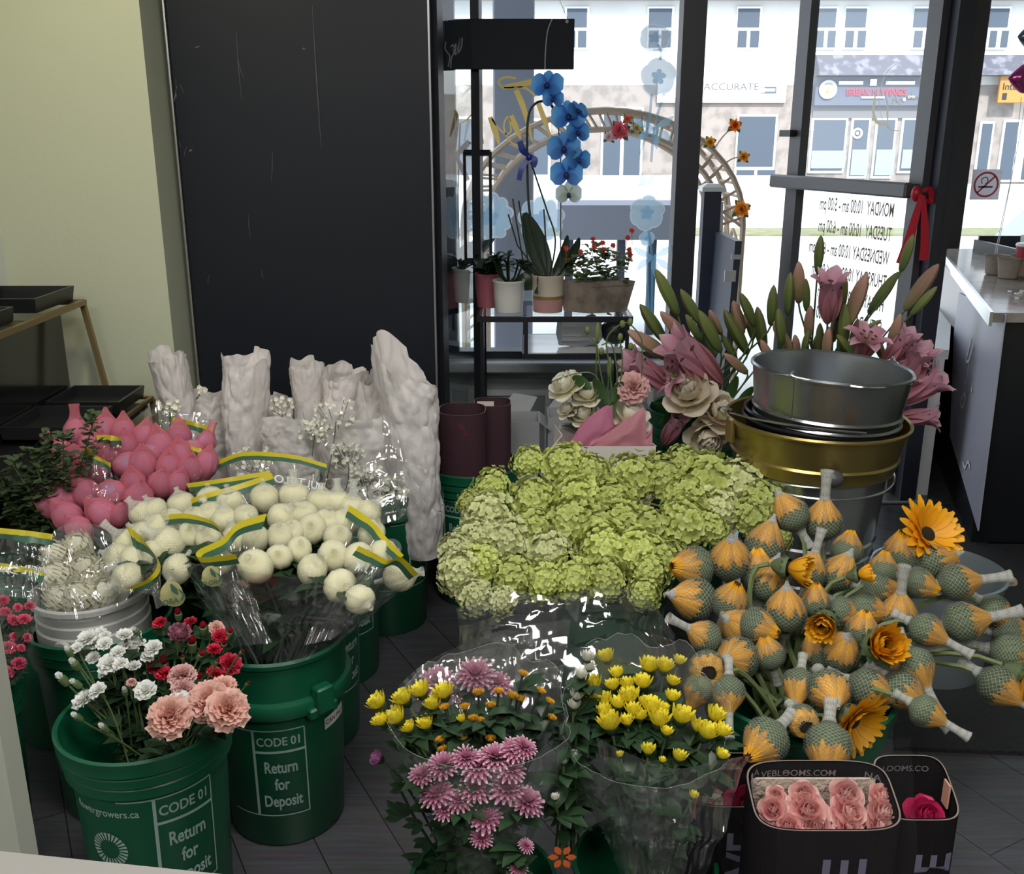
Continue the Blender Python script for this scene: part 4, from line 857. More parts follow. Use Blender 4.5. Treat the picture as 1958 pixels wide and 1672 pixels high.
og = MB(); og.box((-0.088,-0.046,0.392),(-0.076,-0.043,0.425)); text_mb('EV1', 0.016, lambda x, y: Vector((-0.048+x,-0.0425,0.386+y)), 0, og, 0.02); stroke(og, [(-0.084,-0.043,0.36),(-0.078,-0.044,0.405),(-0.055,-0.044,0.42),(-0.036,-0.044,0.41)], 0.004, offy); og.build('tag_print', mat('orange_print', (0.60,0.15,0.03), 0.6), tgo, False)
rs3, fr3 = corr('right black sleeve with one crimson rose beside the pale roses', 0.69, 1.45, 0.063, 0.055, 0.0, 0.405, 0.455)
bt_ = MB(); text_mb('LOVE', 0.085, lambda x, y: fr3(0.050 - y, 0.340 + x, False), 0, bt_, 0.02, 1.0, 'RIGHT'); bt_.build('big_lettering', M_purp, rs3, False)
tx = MB(); text_mb('LOOMS.CO', 0.016, lambda x, y: fr3(-0.0+x, y+0.428, True), 0, tx, 0.01); tx.build('lettering', mat('grey_print2', (0.16,0.14,0.15), 0.7), rs3, False)
og = MB(); og.box((0.052,-0.012,0.395),(0.055,0.01,0.44)); og.build('tag', mat('peach_tag', (0.55,0.30,0.22), 0.6), rs3, False)
corr('open maroon corrugated sleeve in the rearmost green bucket', -0.158, 3.05, 0.074, 0.058, 0.03, 0.655, 0.665, M_mar, grp='maroon corrugated sleeves', n=3.0)
t_, f_ = corr('narrower maroon sleeve tucked behind the open maroon one', -0.064, 3.14, 0.060, 0.040, 0.03, 0.655, 0.665, M_mar, grp='maroon corrugated sleeves', n=3.0)
MB().box((-0.05,-0.010,0.60),(0.005,-0.007,0.634)).build('paper_slip', mat('cream_slip', (0.6,0.55,0.48), 0.7), t_, False)
# ------------------------------------------------------------------ grey boxes, gift bag
M_box = mat('grey_card_box', (0.30,0.31,0.33), 0.8); M_boxw = mat('white_card_box', (0.48,0.48,0.48), 0.8); M_boxi = mat('box_inside', (0.10,0.09,0.08), 0.9)
def obox(lab, x0, x1, y0, y1, z0, z1, m=M_box, flap=True, grp='card boxes under the window'):
    t = thing('card_box', lab, 'box', ((x0+x1)/2,(y0+y1)/2,z0), grp); w, d, h = (x1-x0)/2, (y1-y0)/2, z1-z0; e = 0.004
    b_ = MB(); b_.box((-w,-d,0),(w,d,0.004))
    for lo, hi in (((-w,-d,0.004),(w,-d+e,h)),((-w,d-e,0.004),(w,d,h)),((-w,-d+e,0.004),(-w+e,d-e,h)),((w-e,-d+e,0.004),(w,d-e,h))): b_.box(lo, hi)
    b_.build('carton', m, t, False); i_ = MB(); i_.box((-w+e,-d+e,0.006),(w-e,d-e,h*0.35)); i_.build('lining', M_boxi, t, False)
    if flap:
        f = MB(); f.hexa([(-w*0.9,d,h),(w*0.6,d,h),(w*0.6,d+e,h),(-w*0.9,d+e,h)],[(-w*0.2,d+0.03,h+0.06),(w*0.95,d+0.03,h+0.045),(w*0.95,d+0.034,h+0.045),(-w*0.2,d+0.034,h+0.06)])
        f.hexa([(w,-d,h),(w+e,-d,h),(w+e,d,h),(w,d,h)],[(w+0.035,-d,h-0.03),(w+0.039,-d,h-0.03),(w+0.039,d,h-0.03),(w+0.035,d,h-0.03)]); f.build('flap', m, t, False)
    return t
obox('open grey card box beside the maroon sleeves, on a white box', -0.055, 0.095, 3.30, 3.44, 0.405, 0.545)
obox('white card box under the open grey box', -0.03, 0.115, 3.24, 3.44, 0.0, 0.40, M_boxw, False)
obox('smaller open grey box behind the gift bag', 0.125, 0.265, 3.32, 3.46, 0.405, 0.555)
obox('grey carton under the smaller open box', 0.135, 0.28, 3.28, 3.46, 0.0, 0.40, M_box, False)
obox('card carton under the white gift bag', 0.125, 0.42, 2.68, 2.86, 0.0, 0.33, M_boxw, False)
gb0 = P(1056, 850, 2.70); gb1 = P(1256, 858, 2.70); gz = (gb0.z+gb1.z)/2
bag = thing('gift_bag', 'white paper gift bag with pink lining full of roses', 'gift bag', ((gb0.x+gb1.x)/2, 2.77, 0.334)); w = (gb1.x-gb0.x)/2; hh = gz-0.334
bm = MB()
def side_(x): return [(x*w,-0.07,0),(x*w,0.0,0),(x*w,0.07,0)]
bm.hexa([(-w,-0.07,0),(w,-0.07,0),(w,-0.067,0),(-w,-0.067,0)],[(-w,-0.07,hh),(w,-0.07,hh),(w,-0.067,hh),(-w,-0.067,hh)])
bm.hexa([(-w*0.9,0.067,0),(w*0.98,0.067,0),(w*0.98,0.07,0),(-w*0.9,0.07,0)],[(-w*0.82,0.087,hh+0.025),(w*1.0,0.087,hh+0.018),(w*1.0,0.09,hh+0.018),(-w*0.82,0.09,hh+0.025)])
for s in (-1,1):
    bm.hexa([(s*w,-0.07,0),(s*w,0.0,0),(s*(w-0.003),0.0,0),(s*(w-0.003),-0.07,0)],[(s*w,-0.07,hh),(s*(w-0.03),0.0,hh+0.012),(s*(w-0.033),0.0,hh+0.012),(s*(w-0.003),-0.07,hh)])
    bm.hexa([(s*w,0.0,0),(s*w*0.95,0.07,0),(s*w*0.94,0.07,0),(s*(w-0.003),0.0,0)],[(s*(w-0.03),0.0,hh+0.012),(s*w*0.92,0.088,hh+0.022),(s*w*0.91,0.088,hh+0.022),(s*(w-0.033),0.0,hh+0.012)])
bm.box((-w,-0.067,0),(w,0.07,0.003)); bm.build('bag_paper', mat('white_bag_paper', (0.62,0.58,0.54), 0.6), bag, False)
lp = MB(); lp.box((w*0.46,-0.0712,hh*0.25),(w*0.50,-0.0702,hh*0.85)); stroke(lp, [(w*0.42,-0.0715,hh*0.7),(w*0.48,-0.0715,hh*0.82),(w*0.52,-0.0715,hh*0.66),(w*0.6,-0.0715,hh*0.8)], 0.003, offy); lp.build('bag_print', mat('faint_print', (0.25,0.24,0.25), 0.7), bag, False)
pk = MB(); pk.box((-w*0.9,-0.064,hh*0.3),(w*0.94,-0.058,hh-0.004)); pk.build('pink_lining', mat('coral_lining', (0.62,0.20,0.24), 0.6), bag, False)
M_tis = mat('pink_tissue', (0.60,0.20,0.33), 0.6, trans=0.4, bump=(14,0.4)); M_tis2 = mat('pale_pink_tissue', (0.66,0.28,0.34), 0.6, trans=0.45, bump=(14,0.4))
def sheet_pts(tops, bots, nu, nv, fn=None):
    T_ = spline(tops, 8); B_ = spline(bots, 8)
    def ev(A, u): k = u*(len(A)-1); i = min(int(k), len(A)-2); return A[i].lerp(A[i+1], k-i)
    def g(u, v):
        p = ev(B_, u).lerp(ev(T_, u), v); return p + (fn(u, v) if fn else Vector())
    return g
def tissue(lab, pxs, bx, Y, m):
    tp = [P(x, y, Y) for x, y in pxs]; bt2 = [P(x, 868, Y-0.015) for x in bx]
    t = thing('tissue_paper', lab, 'tissue paper', bt2[0], 'pink tissue in the gift bag')
    g = sheet_pts(tp, bt2, 20, 10, lambda u, v: Vector((0, 0.012*noise.noise(Vector((u*4, v*3, Y*9))), 0)))
    MB().grid(lambda u, v: g(u, v) - bt2[0], 24, 10).build('sheet', m, t)
tissue('bright pink folded tissue peak at the left of the gift bag', [(1085,852),(1110,815),(1150,782),(1168,778),(1174,810)], [1078,1178], 2.735, M_tis)
tissue('pale pink tissue peaks at the right of the gift bag', [(1130,845),(1180,812),(1205,800),(1232,782),(1236,830),(1248,812)], [1120,1246], 2.722, M_tis2)
# ------------------------------------------------------------------ counter edge in the foreground and pale panel at the left
M_ctr = mat('beige_counter', (0.21,0.20,0.185), 0.5)
e0 = P(0,1628,Z=0.93); e1 = P(442,1674,Z=0.93); dv = (e1-e0)
k0 = e0 - dv*0.6; k1 = e1 + dv*0.12
struct('trim_counter', MB().prism([(k0.x,k0.y-0.35),(k1.x,k1.y-0.35),(k1.x,k1.y),(k0.x,k0.y)], 0.89, 0.93), M_ctr)
struct('wall_counter_base', MB().prism([(k0.x,k0.y-0.33),(k1.x,k1.y-0.33),(k1.x-0.03,k1.y-0.02),(k0.x-0.0,k0.y-0.02)], 0.0, 0.89), M_ctr)
pe = P(20,1520,0.80); q0 = P(38,1625,0.80)
struct('trim_end_panel', MB().box((pe.x-0.30,0.80,0.0),(pe.x,0.83,1.30)), mat('pale_end_panel', (0.30,0.31,0.265), 0.6))
# ------------------------------------------------------------------ gold framed tiered shelf with black trays
M_brass = mat('brushed_brass_frame', (0.26,0.19,0.09), 0.4, 0.5); M_tray = mat('black_tray_plastic', (0.012,0.013,0.014), 0.35)
sh = thing('tiered_shelf', 'gold framed black plant shelf against the cream wall', 'shelf', (-1.6,2.3,0)); so = Vector((-1.6,2.3,0))
f = MB()
def bar(a, b_, w=0.011):
    f.tube([Vector(a)-so, Vector(b_)-so], w, 4)
bar((-1.34,2.28,0.995),(-1.34,3.10,0.995)); bar((-1.60,2.28,0.995),(-1.60,3.10,0.995)); bar((-1.60,3.10,0.995),(-1.34,3.10,0.995)); bar((-1.6,2.72,0.995),(-1.34,2.72,0.995),0.006); bar((-1.6,2.42,0.995),(-1.34,2.42,0.995),0.006)
bar((-1.345,3.10,0.99),(-1.30,3.10,0.69)); bar((-1.16,2.30,0.685),(-1.16,3.10,0.685),0.008); bar((-1.42,2.30,0.685),(-1.42,2.84,0.685),0.008); bar((-1.42,2.84,0.685),(-1.16,2.84,0.685),0.006); bar((-1.40,2.74,0.675),(-1.16,2.74,0.675),0.006); bar((-1.42,3.10,0.685),(-1.16,3.10,0.685),0.006)
bar((-1.16,3.10,0.68),(-1.13,3.12,0.0)); bar((-1.58,3.10,0.98),(-1.58,3.10,0.0)); bar((-1.58,2.30,0.98),(-1.58,2.30,0.0)); bar((-1.16,2.32,0.68),(-1.16,2.05,0.0)) if False else None
f.build('frame', M_brass, sh)
pn = MB(); pn.box((-0.0,0.02,0.02),(0.19,0.78,0.96)); pn.build('black_panel', mat('glossy_black_panel', (0.010,0.011,0.012), 0.12), sh, False)
pn = MB(); pn.box((0.19,0.02,0.655),(0.43,0.78,0.672)); pn.build('lower_shelf', M_tray, sh, False)
def tray(lab, x0, x1, y0, y1, z, h=0.036):
    t = thing('plastic_tray', lab, 'tray', ((x0+x1)/2,(y0+y1)/2,z), 'black trays on the gold shelf'); w, d, e = (x1-x0)/2, (y1-y0)/2, 0.008
    b_ = MB(); b_.box((-w,-d,0),(w,d,0.006))
    def wall(a, b2, c, d2): b_.hexa([(a[0],a[1],0),(b2[0],b2[1],0),(c[0],c[1],0),(d2[0],d2[1],0)], [(a[0]*1.05,a[1]*1.05,h),(b2[0]*1.05,b2[1]*1.05,h),(c[0]*1.05,c[1]*1.05,h),(d2[0]*1.05,d2[1]*1.05,h)])
    wall((-w,-d),(w,-d),(w-e,-d+e),(-w+e,-d+e)); wall((w,-d),(w,d),(w-e,d-e),(w-e,-d+e)); wall((w,d),(-w,d),(-w+e,d-e),(w-e,d-e)); wall((-w,d),(-w,-d),(-w+e,-d+e),(-w+e,d-e))
    b_.build('tray_shell', M_tray, t, False)
tray('black square tray at the wall end of the upper gold shelf', -1.585, -1.365, 2.83, 3.08, 1.006, 0.042)
tray('black square tray nearest the viewer on the upper gold shelf', -1.585, -1.365, 2.44, 2.69, 1.006, 0.042)
tray('black tray at the wall end of the lower gold shelf', -1.395, -1.18, 2.88, 3.08, 0.694)
tray('black tray next to the leafy greens on the lower gold shelf', -1.40, -1.185, 2.61, 2.83, 0.694)
# ------------------------------------------------------------------ window display: stand, pots, hanging board
sx0, sx1 = P(916,605,3.5).x, P(1206,605,3.5).x
sd_ = thing('plant_stand', 'black metal two tier plant stand in the window', 'plant stand', ((sx0+sx1)/2, 3.68, 0)); SO = Vector(((sx0+sx1)/2,3.68,0)); SZ = 0.88
f = MB(); hw = (sx1-sx0)/2
def sb(a, b_, w=0.009): f.tube([Vector(a), Vector(b_)], w, 4)
for y in (-0.18,0.18):
    sb((-hw,y,SZ-0.012),(hw,y,SZ-0.012),0.013)
    for x in (-hw+0.01,hw-0.01): sb((x,y,0),(x,y,SZ-0.01))
for x in (-hw,hw): sb((x,-0.18,SZ-0.012),(x,0.18,SZ-0.012),0.013)
lx0 = P(1003,675,3.5).x-SO.x
for y in (-0.18,0.18): sb((lx0,y,0.735),(hw-0.01,y,0.735),0.012); sb((lx0+0.005,y,0.735),(lx0+0.005,y,SZ-0.01),0.010)
sb((lx0,-0.18,0.735),(lx0,0.18,0.735),0.012); f.build('frame', M_black, sd_)
g_ = MB(); g_.add([(-hw,-0.17,SZ-0.001),(hw,-0.17,SZ-0.001),(hw,0.17,SZ-0.001),(-hw,0.17,SZ-0.001)],[(0,1,2,3)]); g_.build('top_shelf', film('shelf_glass', (0.85,0.92,0.93), 0.10, (0.6,0.7,0.72), 0.6, 0.04, flat=True), sd_, False)
g_ = MB(); g_.box((lx0,-0.17,0.738),(hw-0.01,0.17,0.744)); g_.build('lower_shelf', mat('white_gloss_shelf', (0.62,0.64,0.66), 0.10), sd_, False)
rp = thing('wrap_bundle', 'bundle of grey and black wrapping on the lower stand shelf', 'wrapping bundle', (P(1130,650,3.62).x,3.64,0.744))
b_ = MB(); b_.lathe([(0,-0.10),(0.045,-0.10),(0.055,-0.04),(0.05,0.0),(0.056,0.03),(0.048,0.05),(0.0,0.05)], 30, M=TR(-0.02,0,0.055)@RZ(0.2)@RY(PI/2), wob=lambda a,v: 1+0.10*math.sin(5*a+9*v)+0.06*math.sin(11*a)); b_.build('grey_wrap', mat('grey_fleece', (0.30,0.31,0.33), 0.9), rp)
b_ = MB()
for k in range(60): 
    a = rnd(0,6.28); r_ = rnd(0.01,0.055); p = Vector((0.05+rnd(0,0.09), r_*math.cos(a), 0.058+r_*math.sin(a))); b_.petal(0.035, 0.007, rnd(-1,1), rnd(-1,1), M=TR(*p)@RZ(rnd(0,6))@RX(rnd(0,6)), nv=2)
b_.ball((0.09,0,0.055),0.055,0.05,0.05); b_.build('black_shreds', M_black, rp)
def pot(lab, px, py_b, r_px, h_px, Y, m, z=SZ, taper=0.82, band=None, ribs=False):
    c = P(px, py_b, Y); t = thing('plant_pot', lab, 'plant pot', (c.x, Y, z), 'potted plants in the window'); R = px2m(Vector((c.x,Y,z)), r_px); H = px2m(Vector((c.x,Y,z)), h_px)*1.03
    w_ = (lambda a, v: 1+0.015*abs(math.sin(14*a))) if ribs else None
    MB().lathe([(0,0),(R*taper,0),(R*lerp(taper,1,0.5),H*0.5),(R*0.97,H*0.93),(R,H*0.95),(R,H),(R*0.93,H),(R*0.9,H*0.85),(0,H*0.84)], 40, wob=w_).build('pot_body', m, t)
    so_ = MB(); so_.lathe([(0,H*0.86),(R*0.91,H*0.86)], 20); so_.build('soil', mat('soil_'+str(px), (0.03,0.02,0.015), 0.95), t)
    if band: MB().lathe([(R*lerp(taper,1,band[0])*1.012,H*band[0]),(R*lerp(taper,1,band[1])*1.012,H*band[1])], 40).build('band', band[2], t)
    return t, R, H
M_potw = mat('white_ceramic', (0.60,0.60,0.58), 0.35)
def leaf_burst(parent, n, L0, L1, wd, up, m, z, spread=0.02, name='foliage'):
    b_ = MB()
    for k in range(n):
        a = rnd(0, 6.28); L_ = rnd(L0, L1); e = rnd(*up)
        b_.petal(L_, L_*wd, e, e - rnd(0.3,1.0), 0.25, 0.9, M=TR(rnd(-spread,spread),rnd(-spread,spread),z)@RZ(a), nv=4, roff=0.005)
    return b_.build(name, m, parent)
t, R, H = pot('white ceramic pot of dark succulent leaves beside the orchid', 973, 600, 31, 58, 3.60, M_potw, ribs=True); 
b_ = MB()
for k in range(9):
    a = rnd(0,6.28); L_ = rnd(0.05,0.13); top = Vector((math.cos(a)*L_*0.7, math.sin(a)*L_*0.5, H+L_*0.7)); b_.tube([Vector((0,0,H*0.85)), top*0.6+Vector((0,0,0.02)), top], 0.004, 5)
    for j in range(9): b_.petal(rnd(0.03,0.05), 0.009, rnd(-0.3,1.0), rnd(-0.6,0.4), 0.3, M=TR(*top)@RZ(j*0.7+a), nv=3)
b_.build('foliage', M_leafd, t)
t, R, H = pot('dusty pink pot half hidden behind the glass door edge', 934, 588, 26, 62, 3.70, mat('dusty_pink_ceramic', (0.33,0.10,0.13), 0.4)); leaf_burst(t, 26, 0.04, 0.09, 0.3, (0.2,1.3), M_leafd, H)
t, R, H = pot('cream pot of the bare orchid seen through the cooler door', 893, 598, 28, 62, 3.82, M_potw); leaf_burst(t, 5, 0.09, 0.16, 0.3, (0.5,1.2), M_leafd, H); orch2 = t; H2 = H
M_band = mat('gold_band', (0.30,0.22,0.08), 0.4, 0.4); M_pinkc = mat('pink_ceramic', (0.42,0.22,0.22), 0.4)
t, R, H = pot('cream and pink orchid pot with thin gold band', 1047, 603, 31, 68, 3.60, mat('cream_ceramic', (0.52,0.46,0.38), 0.4), band=(0.02,0.36,M_pinkc), taper=0.9); orch = t; HO = H
MB().lathe([(R*0.958,H*0.36),(R*0.965,H*0.45)], 40).build('gold_band', M_band, t)
# orchid leaves, stems, stake, ribbon
oc = orch.location.copy()
def ol(x, y, Y=3.60): return P(x, y, Y) - oc
b_ = MB()
def blade(mb, base, tip, wid, bend=0.1, n=10, rot=0.0):
    base, tip = Vector(base), Vector(tip); ax = tip-base; L_ = ax.length; ax.normalize(); side_ = ax.cross(Vector((0,1,0))).normalized(); nrm = side_.cross(ax).normalized()
    side_, nrm = side_*math.cos(rot)+nrm*math.sin(rot), nrm*math.cos(rot)-side_*math.sin(rot)
    def fn(u, v):
        w_ = wid*(math.sin(PI*min(0.999,max(0.001,v*0.93+0.05)))**0.6); q = 2*u-1
        return base + ax*L_*v + nrm*(bend*L_*math.sin(PI*v)) + side_*q*w_ + nrm*abs(q)*w_*0.25
    mb.grid(fn, 4, n)
blade(b_, ol(1050,535), ol(1003,407), 0.040, 0.05); blade(b_, ol(1040,535), ol(982,545), 0.035, 0.25); blade(b_, ol(1052,535), ol(1085,450), 0.022, 0.1, rot=0.7); blade(b_, ol(1055,535), ol(1108,455), 0.022, 0.2, rot=0.5); blade(b_, ol(1040,530), ol(990,500), 0.022, 0.2); blade(b_, ol(1050,535), ol(1030,560,3.5), 0.03, 0.2, rot=0.9)
b_.build('foliage', mat('orchid_leaf', (0.020,0.040,0.024), 0.35), orch)
b_ = MB(); b_.tube(spline([ol(1048,535), ol(1030,480), ol(1012,400), ol(1008,300), ol(1010,225), ol(1024,198), ol(1048,195), ol(1062,215,3.56)],6), 0.0045, 6)
b_.tube(spline([ol(1064,210), ol(1072,300), ol(1072,420), ol(1072,520)],4), 0.0022, 5)
for x0,y0,x1,y1 in ((1000,500,980,380),(1010,500,992,384),(990,470,972,410),(1048,535,1040,400)): b_.tube([ol(1040,535), ol(x0,y0), ol(x1,y1)], 0.003, 5)
b_.tube(spline([ol(1050,535), ol(1062,460), ol(1045,400), ol(1015,310)],5), 0.003, 5)
b_.build('flower_stem', M_stemd, orch)
b_ = MB(); M_blueR = mat('royal_blue_ribbon', (0.012,0.03,0.22), 0.4)
stroke(b_, [ol(1012,298,3.58), ol(1000,288,3.57), ol(994,270,3.57)], [0.012,0.024,0.02], Vector((0.2,1,0))); stroke(b_, [ol(1012,302,3.58), ol(998,322,3.57), ol(992,345,3.57)], [0.012,0.02,0.016], Vector((0.2,1,0))); stroke(b_, [ol(1010,298,3.575), ol(1022,306,3.57), ol(1020,320,3.57)], [0.014,0.024,0.014], Vector((0,1,0))); b_.ball(ol(1012,300,3.575), 0.012); b_.build('ribbon', M_blueR, orch)
b_ = MB(); oc2 = orch2.location.copy()
def o2(x, y, Y=3.82): return P(x, y, Y) - oc2
b_.tube(spline([o2(885,540), o2(866,420), o2(862,340), o2(872,260), o2(874,222), o2(862,208), o2(846,210)],6), 0.006, 6); b_.tube(spline([o2(880,540), o2(876,380), o2(880,235)],4), 0.003, 5); b_.build('flower_stem', M_stemd, orch2)
b_ = MB(); stroke(b_, [o2(870,298), o2(885,285), o2(897,270)], [0.012,0.024,0.02], Vector((0.2,1,0))); stroke(b_, [o2(872,300), o2(885,325), o2(895,345)], [0.012,0.02,0.016], Vector((0.2,1,0))); stroke(b_, [o2(870,300), o2(858,310), o2(852,318)], [0.012,0.024,0.016], Vector((0,1,0))); b_.build('ribbon', mat('navy_ribbon', (0.02,0.03,0.09), 0.5), orch2)
# wooden planter of small red begonias
q0, q1 = P(1078,603,3.58), P(1198,603,3.58); pl = thing('wooden_planter', 'grey wooden planter box of small red flowers on the stand', 'planter', ((q0.x+q1.x)/2,3.62,SZ), 'potted plants in the window', 0.0); w = (q1.x-q0.x)/2
b_ = MB(); hz = 0.112; M_pw = mat('weathered_wood', (0.22,0.18,0.15), 0.8, nz=(16,(0.12,0.095,0.08),0.45,0.65))
cx_ = -w*0.18
bot = [(-w,-0.02,0),(cx_,-0.075,0),(w,-0.03,0),(w*0.3,0.075,0)]; topq = [(-w*1.15,-0.01,hz),(cx_,-0.095,hz),(w*1.25,-0.035,hz),(w*0.4,0.105,hz)]
b_.hexa(bot, topq); b_.build('box', M_pw, pl, False)
tx = MB(); A = Vector(topq[1]); B_ = Vector(topq[2]); C_ = Vector(bot[1]); D_ = Vector(bot[2])
nrm_ = ((B_-A).cross(C_-A)).normalized(); nrm_ = nrm_ if nrm_.y < 0 else -nrm_
def onp(u, v): return C_.lerp(D_,u).lerp(A.lerp(B_,u), v) + nrm_*0.0015
text_mb('WELCOME', 0.16, lambda x, y: onp(0.5+x*1.0, 0.30+y*1.6), 0, tx, 0.0, 0.9) if False else None
for k in range(11): u = 0.14+k*0.066; tx.add([onp(u,0.42), onp(u+0.02,0.42), onp(u+0.02,0.62), onp(u,0.62)], [(0,1,2,3)])
tx.add([onp(0.0,0.86),onp(1,0.86),onp(1,0.89),onp(0,0.89)],[(0,1,2,3)])
tx.build('faded_lettering', mat('faded_print', (0.15,0.12,0.10), 0.9), pl, False)
b_ = MB()
for k in range(240):
    a = rnd(0,6.28); r_ = math.sqrt(rnd(0,1)); p = Vector((r_*math.cos(a)*w*1.05, r_*math.sin(a)*0.07-0.005, hz + rnd(0.0,0.14)*(1-0.35*r_) - 0.005)); b_.petal(rnd(0.022,0.042), rnd(0.010,0.018), rnd(-0.5,0.8), rnd(-0.9,0.3), 0.3, M=TR(*p)@RZ(rnd(0,6.28)), nv=3)
b_.build('foliage', mat('planter_leaf', (0.11,0.17,0.05), 0.5, trans=0.45), pl)
M_tred = mat('small_red_petals', (0.55,0.05,0.03), 0.5, trans=0.3)
for k, (x, y) in enumerate(((1082,475),(1134,458),(1136,472),(1152,465),(1155,478),(1200,455),(1208,442),(1203,478),(1205,488),(1172,470),(1110,482))):
    p = P(x, y, 3.56+0.02*(k%3)) - pl.location; b_ = MB()
    for j in range(6): b_.petal(0.012, 0.006, 0.2, 0.9, 0.2, M=TR(*p)@quat((rnd(-.5,.5),-1,rnd(0,1))).to_matrix().to_4x4()@RZ(j*1.05), nv=2)
    b_.tube([p, p+Vector((rnd(-.01,.01),0.01,-0.05))], 0.0012, 4); b_.build('blossom', M_tred, pl)
# hanging black board
hbp = P(972, 84, 3.74); hbd = thing('hanging_board', 'black hanging chalkboard with Special in white script', 'board', hbp)
c0, c1 = P(850,36,3.74)-hbp, P(1097,133,3.74)-hbp
MB().box((c0.x,-0.006,c1.z),(c1.x,0.006,c0.z), ch=0.002).build('board', mat('chalkboard', (0.006,0.008,0.014), 0.6, spec=0.2), hbd, False)
b_ = MB(); b_.tube([P(1087,41,3.732)-hbp, P(1070,0,3.735)-hbp, Vector((0.20,0,0.55))], 0.0012, 4); b_.tube([P(855,41,3.732)-hbp, P(870,0,3.735)-hbp, Vector((-0.18,0,0.55))], 0.0012, 4); b_.tube(spline([P(1056,36,3.728)-hbp, P(1047,60,3.726)-hbp, P(1043,100,3.726)-hbp, P(1042,133,3.728)-hbp],5), 0.0028, 5); b_.lathe([(0,0),(0.006,0)],10,M=TR(*(P(1084,41,3.73)-hbp))@RX(PI/2)); b_.build('hanging_wire', mat('grey_wire', (0.25,0.25,0.27), 0.5), hbd)
b_ = MB()
for pl_ in ([(853,80),(851,92),(855,100),(860,108),(857,128)],[(862,90),(866,86),(868,100),(863,112),(862,130)],[(866,96),(872,84),(870,104),(876,96)],[(873,104),(880,72),(876,100),(882,90),(884,72)]): stroke(b_, [P(x,y,3.732)-hbp for x,y in pl_], 0.004, offy)
b_.build('chalk_lettering', mat('chalk', (0.42,0.38,0.40), 0.8), hbd, False)
# ================================================================== flower kinds (one mesh per part, shared by every copy)
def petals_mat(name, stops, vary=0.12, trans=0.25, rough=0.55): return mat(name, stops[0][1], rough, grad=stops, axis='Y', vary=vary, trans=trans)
IDM = Matrix.Identity(4)
def stem_path(a, b, d, n=9, pull=0.5):
    a, b, d = Vector(a), Vector(b), Vector(d); L_ = (b-a).length
    t0 = Vector((0,0,1))*L_*0.9; t1 = d*L_*pull; out = []
    for i in range(n+1):
        t = i/n; out.append((2*t**3-3*t*t+1)*a + (t**3-2*t*t+t)*t0 + (-2*t**3+3*t*t)*b + (t**3-t*t)*t1)
    return out
def flower(name, label, cat, group, head, d, parts, R=1.0, stem=None, sr=0.003, smat=None, roll=None, neck=0.0, leaves=0, lmat=None, lsize=0.05, pull=0.5):
    head = Vector(head); d = Vector(d).normalized(); base = Vector(stem) if stem is not None else head
    t = thing(name, label, cat, base, group); q = quat(d, rnd(0,6.28) if roll is None else roll)
    for pn, me in parts: child(pn, me, t, head-base, q, R)
    if stem is not None:
        pts = [p - base for p in stem_path(base, head - d*neck, d, pull=pull)]
        MB().tube(pts, sr, 5).build('stem', smat or M_stem, t)
        if leaves:
            b_ = MB()
            for k in range(leaves):
                p = pts[min(len(pts)-2, max(1, int(rnd(0.35,0.9)*len(pts))))]; a = rnd(0,6.28)
                for j in range(3): b_.petal(lsize*rnd(0.7,1.2), lsize*0.22, rnd(0.2,0.8), rnd(-0.8,0.0), 0.2, M=TR(*p)@RZ(a+0.5*(j-1)), nv=3)
            b_.build('foliage', lmat or M_leaf, t)
    return t
# ---- netted sunflower bud
M_suno = petals_mat('sunflower_petal', [(0,(0.62,0.27,0.006)),(0.6,(0.76,0.35,0.005)),(1,(0.76,0.38,0.012))], 0.12, 0.2)
M_suna = petals_mat('amber_petal', [(0,(0.40,0.17,0.01)),(0.6,(0.60,0.26,0.008)),(1,(0.62,0.33,0.03))], 0.12, 0.2)
M_sung = mat('sunflower_calyx', (0.075,0.105,0.045), 0.7, vary=0.2); M_sund = mat('sunflower_centre', (0.02,0.010,0.006), 0.9, bump=(80,0.6))
M_net = netmat('white_flower_net', (0.36,0.40,0.35), 24, 15, 0.12, 0.0, 0.14); M_netd = netmat('gathered_net', (0.55,0.56,0.53), 26, 12, 0.36, 0.36); M_sstem = mat('sunflower_stem', (0.13,0.17,0.065), 0.6, vary=0.2)
def bud_r(z):   # z from -1 (stem side) to 1.25 (tip)
    pr = [(-1.05,0.18),(-0.92,0.52),(-0.6,0.90),(-0.2,1.0),(0.2,0.95),(0.6,0.72),(0.95,0.42),(1.25,0.20)]
    for i in range(len(pr)-1):
        if z <= pr[i+1][0]:
            t = (z-pr[i][0])/(pr[i+1][0]-pr[i][0]); t = t*t*(3-2*t) if False else t; return lerp(pr[i][1], pr[i+1][1], max(0,t))
    return 0.2
